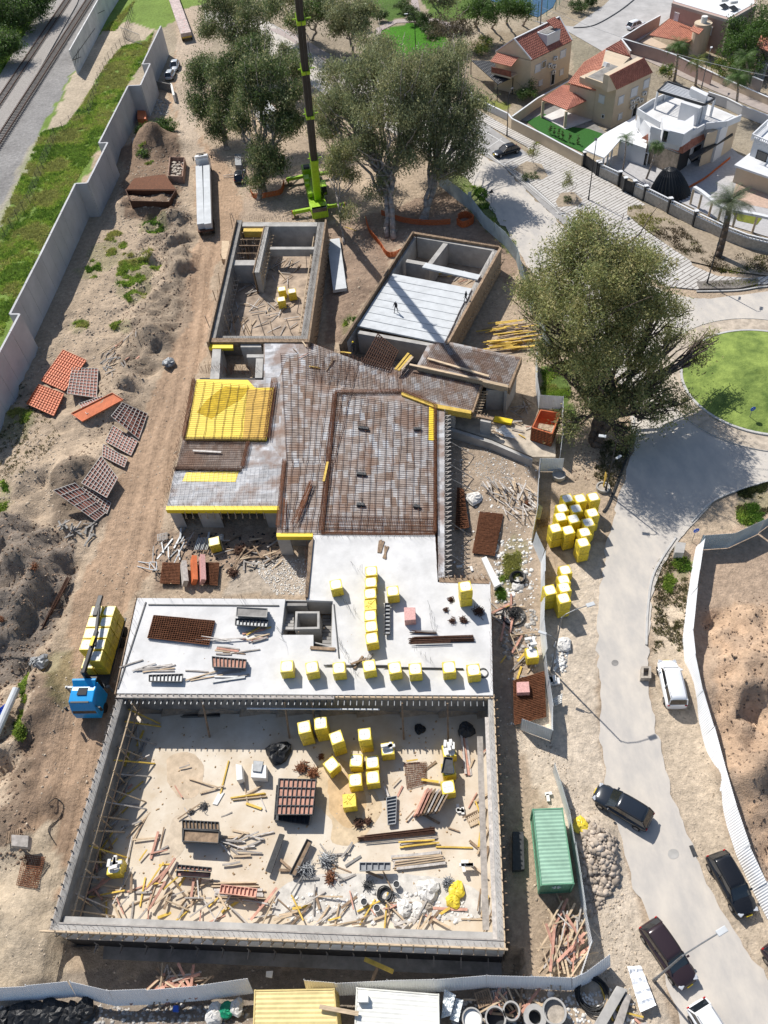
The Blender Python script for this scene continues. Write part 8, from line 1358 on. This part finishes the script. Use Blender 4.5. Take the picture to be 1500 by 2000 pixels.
rect('board_stack','small stack of boards and blocks on a pallet at the far left',[(22,1630),(56,1632),(54,1655),(22,1652)],.25,.95,'woodg','boards')
def crump(lab,px,z,m,seed,nm='crumpled_sheet'):
 P_=[G(x,y,z)for x,y in px];g_=random.Random(seed);V=[];n,m2=14,8
 for i in range(n+1):
  for j in range(m2+1):p=P_[0].lerp(P_[3],i/n).lerp(P_[1].lerp(P_[2],i/n),j/m2);V.append((p.x,p.y,z+.1+.12*math.sin(i*1.9)*(1 if j%2 else.3)+g_.uniform(-.05,.08)+.25*(j/m2)))
 mb=MB();mb.add(V,[(i*(m2+1)+j,i*(m2+1)+j+1,(i+1)*(m2+1)+j+1,(i+1)*(m2+1)+j)for i in range(n)for j in range(m2)]);o=mb.build(nm,m,world=True);o.modifiers.new('t','SOLIDIFY').thickness=.015;return tag(o,lab,'metal sheet')
crump('large crumpled white corrugated sheet beside the lower street lamp',[(1225,1888),(1250,1888),(1280,1965),(1250,1978)],.3,FW,1);crump('bent pale sheet standing right of the white cabin',[(868,1932),(890,1945),(880,1985),(862,1990)],.6,FS,2);crump('second bent pale sheet right of the white cabin',[(890,1950),(905,1955),(895,1998),(878,1992)],.3,FS,3);crump('white sheet of plastic lying on the timber floor by the form box',[(968,838),(985,835),(1010,862),(968,850)],.92,M['white'],4);crump('small white flag-like sheet caught on the pale fence',[(1078,1368),(1098,1358),(1096,1376),(1086,1380)],.5,M['white'],5);crump('blue tarpaulin end at the left edge of the site',[(0,1385),(14,1378),(6,1400),(0,1410)],.8,M['bluep'],6)
mb=MB();mb.tube(G(-10,1440,1.2),G(32,1345,1.2),.35,10);tag(mb.build('pipe',M['hcore'],world=True),'pale pipe lying at the left edge below the earth bank','pipe')
for i,px in enumerate(([(0,1290),(25,1285),(50,1290),(60,1310),(40,1340),(38,1350)],[(40,1350),(60,1295),(62,1285),(45,1285)],[(1300-198,1690),(1098,1700)],[(95,1570),(110,1560),(125,1575),(115,1600),(95,1620),(110,1650)])):
 mb=MB();mb.path([GT(*q)+Vector((0,0,.08))for q in smoothline(px)],.04,5);tag(mb.build('hose',M['cable'],world=True),['black hose looping over the left bank','black hose end hanging down the left bank','black cable beside the container','thin black cable looping on the sand near the left basement wall'][i],'hose')
rect('blue_crate','small blue plastic crate outside the bottom fence',[(338,1964),(348,1963),(347,1976),(337,1976)],0,.35,'bluep','crate');rect('white_slab','small white slab lying behind the near basement wall in the trench',[(520,1897),(533,1896),(531,1910),(519,1908)],0,.12,'white','slab',0)
mb=MB();mb.beam(G(712,1873,1.6),G(768,1898,1.0),.3,.14);tag(mb.build('timber_beam',M['woody'],world=True),'yellowish beam propped outside the near basement wall','timber beam');mb=MB();mb.beam(G(738,1888,1.2),G(726,1918,.2),.22,.2);tag(mb.build('timber_beam',M['woodd'],world=True),'short brown beam leaning under the yellowish beam','timber beam')
def net(lab,px,h=.9):
 mb=MB();T=[GT(*q)for q in smoothline(px,4)]
 for a,b in zip(T,T[1:]):
  for k_ in range(9):zz=Vector((0,0,h*k_/8+rng.gauss(0,.02)));mb.beam(a+zz,b+zz,.05,.06)
  for k_ in range(8):u=a.lerp(b,k_/8);mb.beam(u,u+Vector((rng.gauss(0,.05),0,h)),.05,.05)
 return tag(mb.build('barrier_net',M['net'],world=True),lab,'safety net')
net('orange plastic net round the foot of the left eucalyptus',[(490,375),(498,388),(530,384),(550,378),(556,360)]);net('orange plastic net left of the eucalyptus clump',[(715,432),(722,455),(742,480),(758,502),(780,498),(800,480)]);net('orange plastic net behind the eucalyptus clump',[(745,420),(790,435),(840,440),(880,438)]);net('orange plastic net heap near the site fence',[(895,430),(910,425),(925,435),(905,445),(892,438)],1.1);net('orange net strip beside the villa',[(1340,390-18),(1375,352),(1400,332),(1425,312)],.5)
rect('machine','pale machine box in the shade under the left trees',[(458,300),(470,300),(472,322),(459,322)],0,1.4,'steel','machine',.08);rect('site_hut','white roofed hut half hidden behind the left eucalyptus',[(492,200),(520,192),(540,215),(512,228)],0,2.4,'roofs','hut');rect('site_hut','white roofed hut half hidden behind the eucalyptus clump',[(700,230),(728,235),(722,252),(696,246)],0,2.2,'roofs','hut')
rect('red_cabinet','red metal cabinet in the corner of the barrier wall',[(268,215),(284,216),(285,232),(268,232)],0,1.3,'orange','cabinet');vwall('barrier_wall','short low concrete return wall below the parked silver cars','barrier wall',[(305,158),(333,164)],1.6,.2,M['concd'],joint=3);rect('white_board','white board standing near the rubble below the silver cars',[(332,162),(336,164),(341,185),(337,186)],0,1.4,'white','board',0);rect('concrete_pipe','grey concrete pipe piece lying among weeds beside the barrier wall',[(258,268),(266,268),(266,286),(257,286)],0,.7,'conc','pipe',.2)
for i in range(9):mb=MB();a,b=G(380+i*3,1074,.3+i%3*.1),G(388+i*3,1050,.3+i%3*.1);mb.tube(a,b,.05,6);tag(mb.build('steel_prop',M['hcore'],world=True),'grey steel prop in the sheaf before the deck','prop','steel props before the deck')
tr_=thing('trestle','white steel trestle left of the rusty mats before the deck','trestle',G(300,1110,0))
for a,b in(((292,1098,1.),(306,1098,1.)),((292,1112,1.),(306,1114,1.)),((292,1098,1.),(292,1112,1.)),((306,1098,1.),(306,1114,1.)),((292,1098,0),(292,1098,1.)),((306,1114,0),(306,1114,1.)),((270,1097,.1),(292,1100,.1)),((268,1106,.1),(292,1112,.1)),((292,1098,1.),(306,1114,1.))):mb=MB();mb.beam(G(*a),G(*b),.08,.08);mb.build('bar',M['hcore'],tr_,world=True)
def _sz(q):return q[0].vertices[-1].co.x/(q[1]-Vector((0,0,H))).length*(1.6 if q[1].y<45 else 1)
PL_.sort(key=_sz,reverse=True);V=[];F_=[];mi_=[];ms_=[]
for i,(me,p,e,lab,cat,group,m)in enumerate(PL_):
 if i<285:o=bpy.data.objects.new('plank',me);col.objects.link(o);o.location=p;o.rotation_euler=e;tag(o,lab,cat,group)
 else:
  R2=Euler(e).to_matrix();n0=len(V);V+=[tuple(R2@v.co+p)for v in me.vertices];mm_=me.materials[0]
  if mm_ not in ms_:ms_.append(mm_)
  for f_ in me.polygons:F_.append([n0+v for v in f_.vertices]);mi_.append(ms_.index(mm_))
me=bpy.data.meshes.new('timber_litter');me.from_pydata(V,[],F_);[me.materials.append(m)for m in ms_];me.polygons.foreach_set('material_index',mi_);o=bpy.data.objects.new('timber_litter',me);col.objects.link(o);o['kind']='stuff'
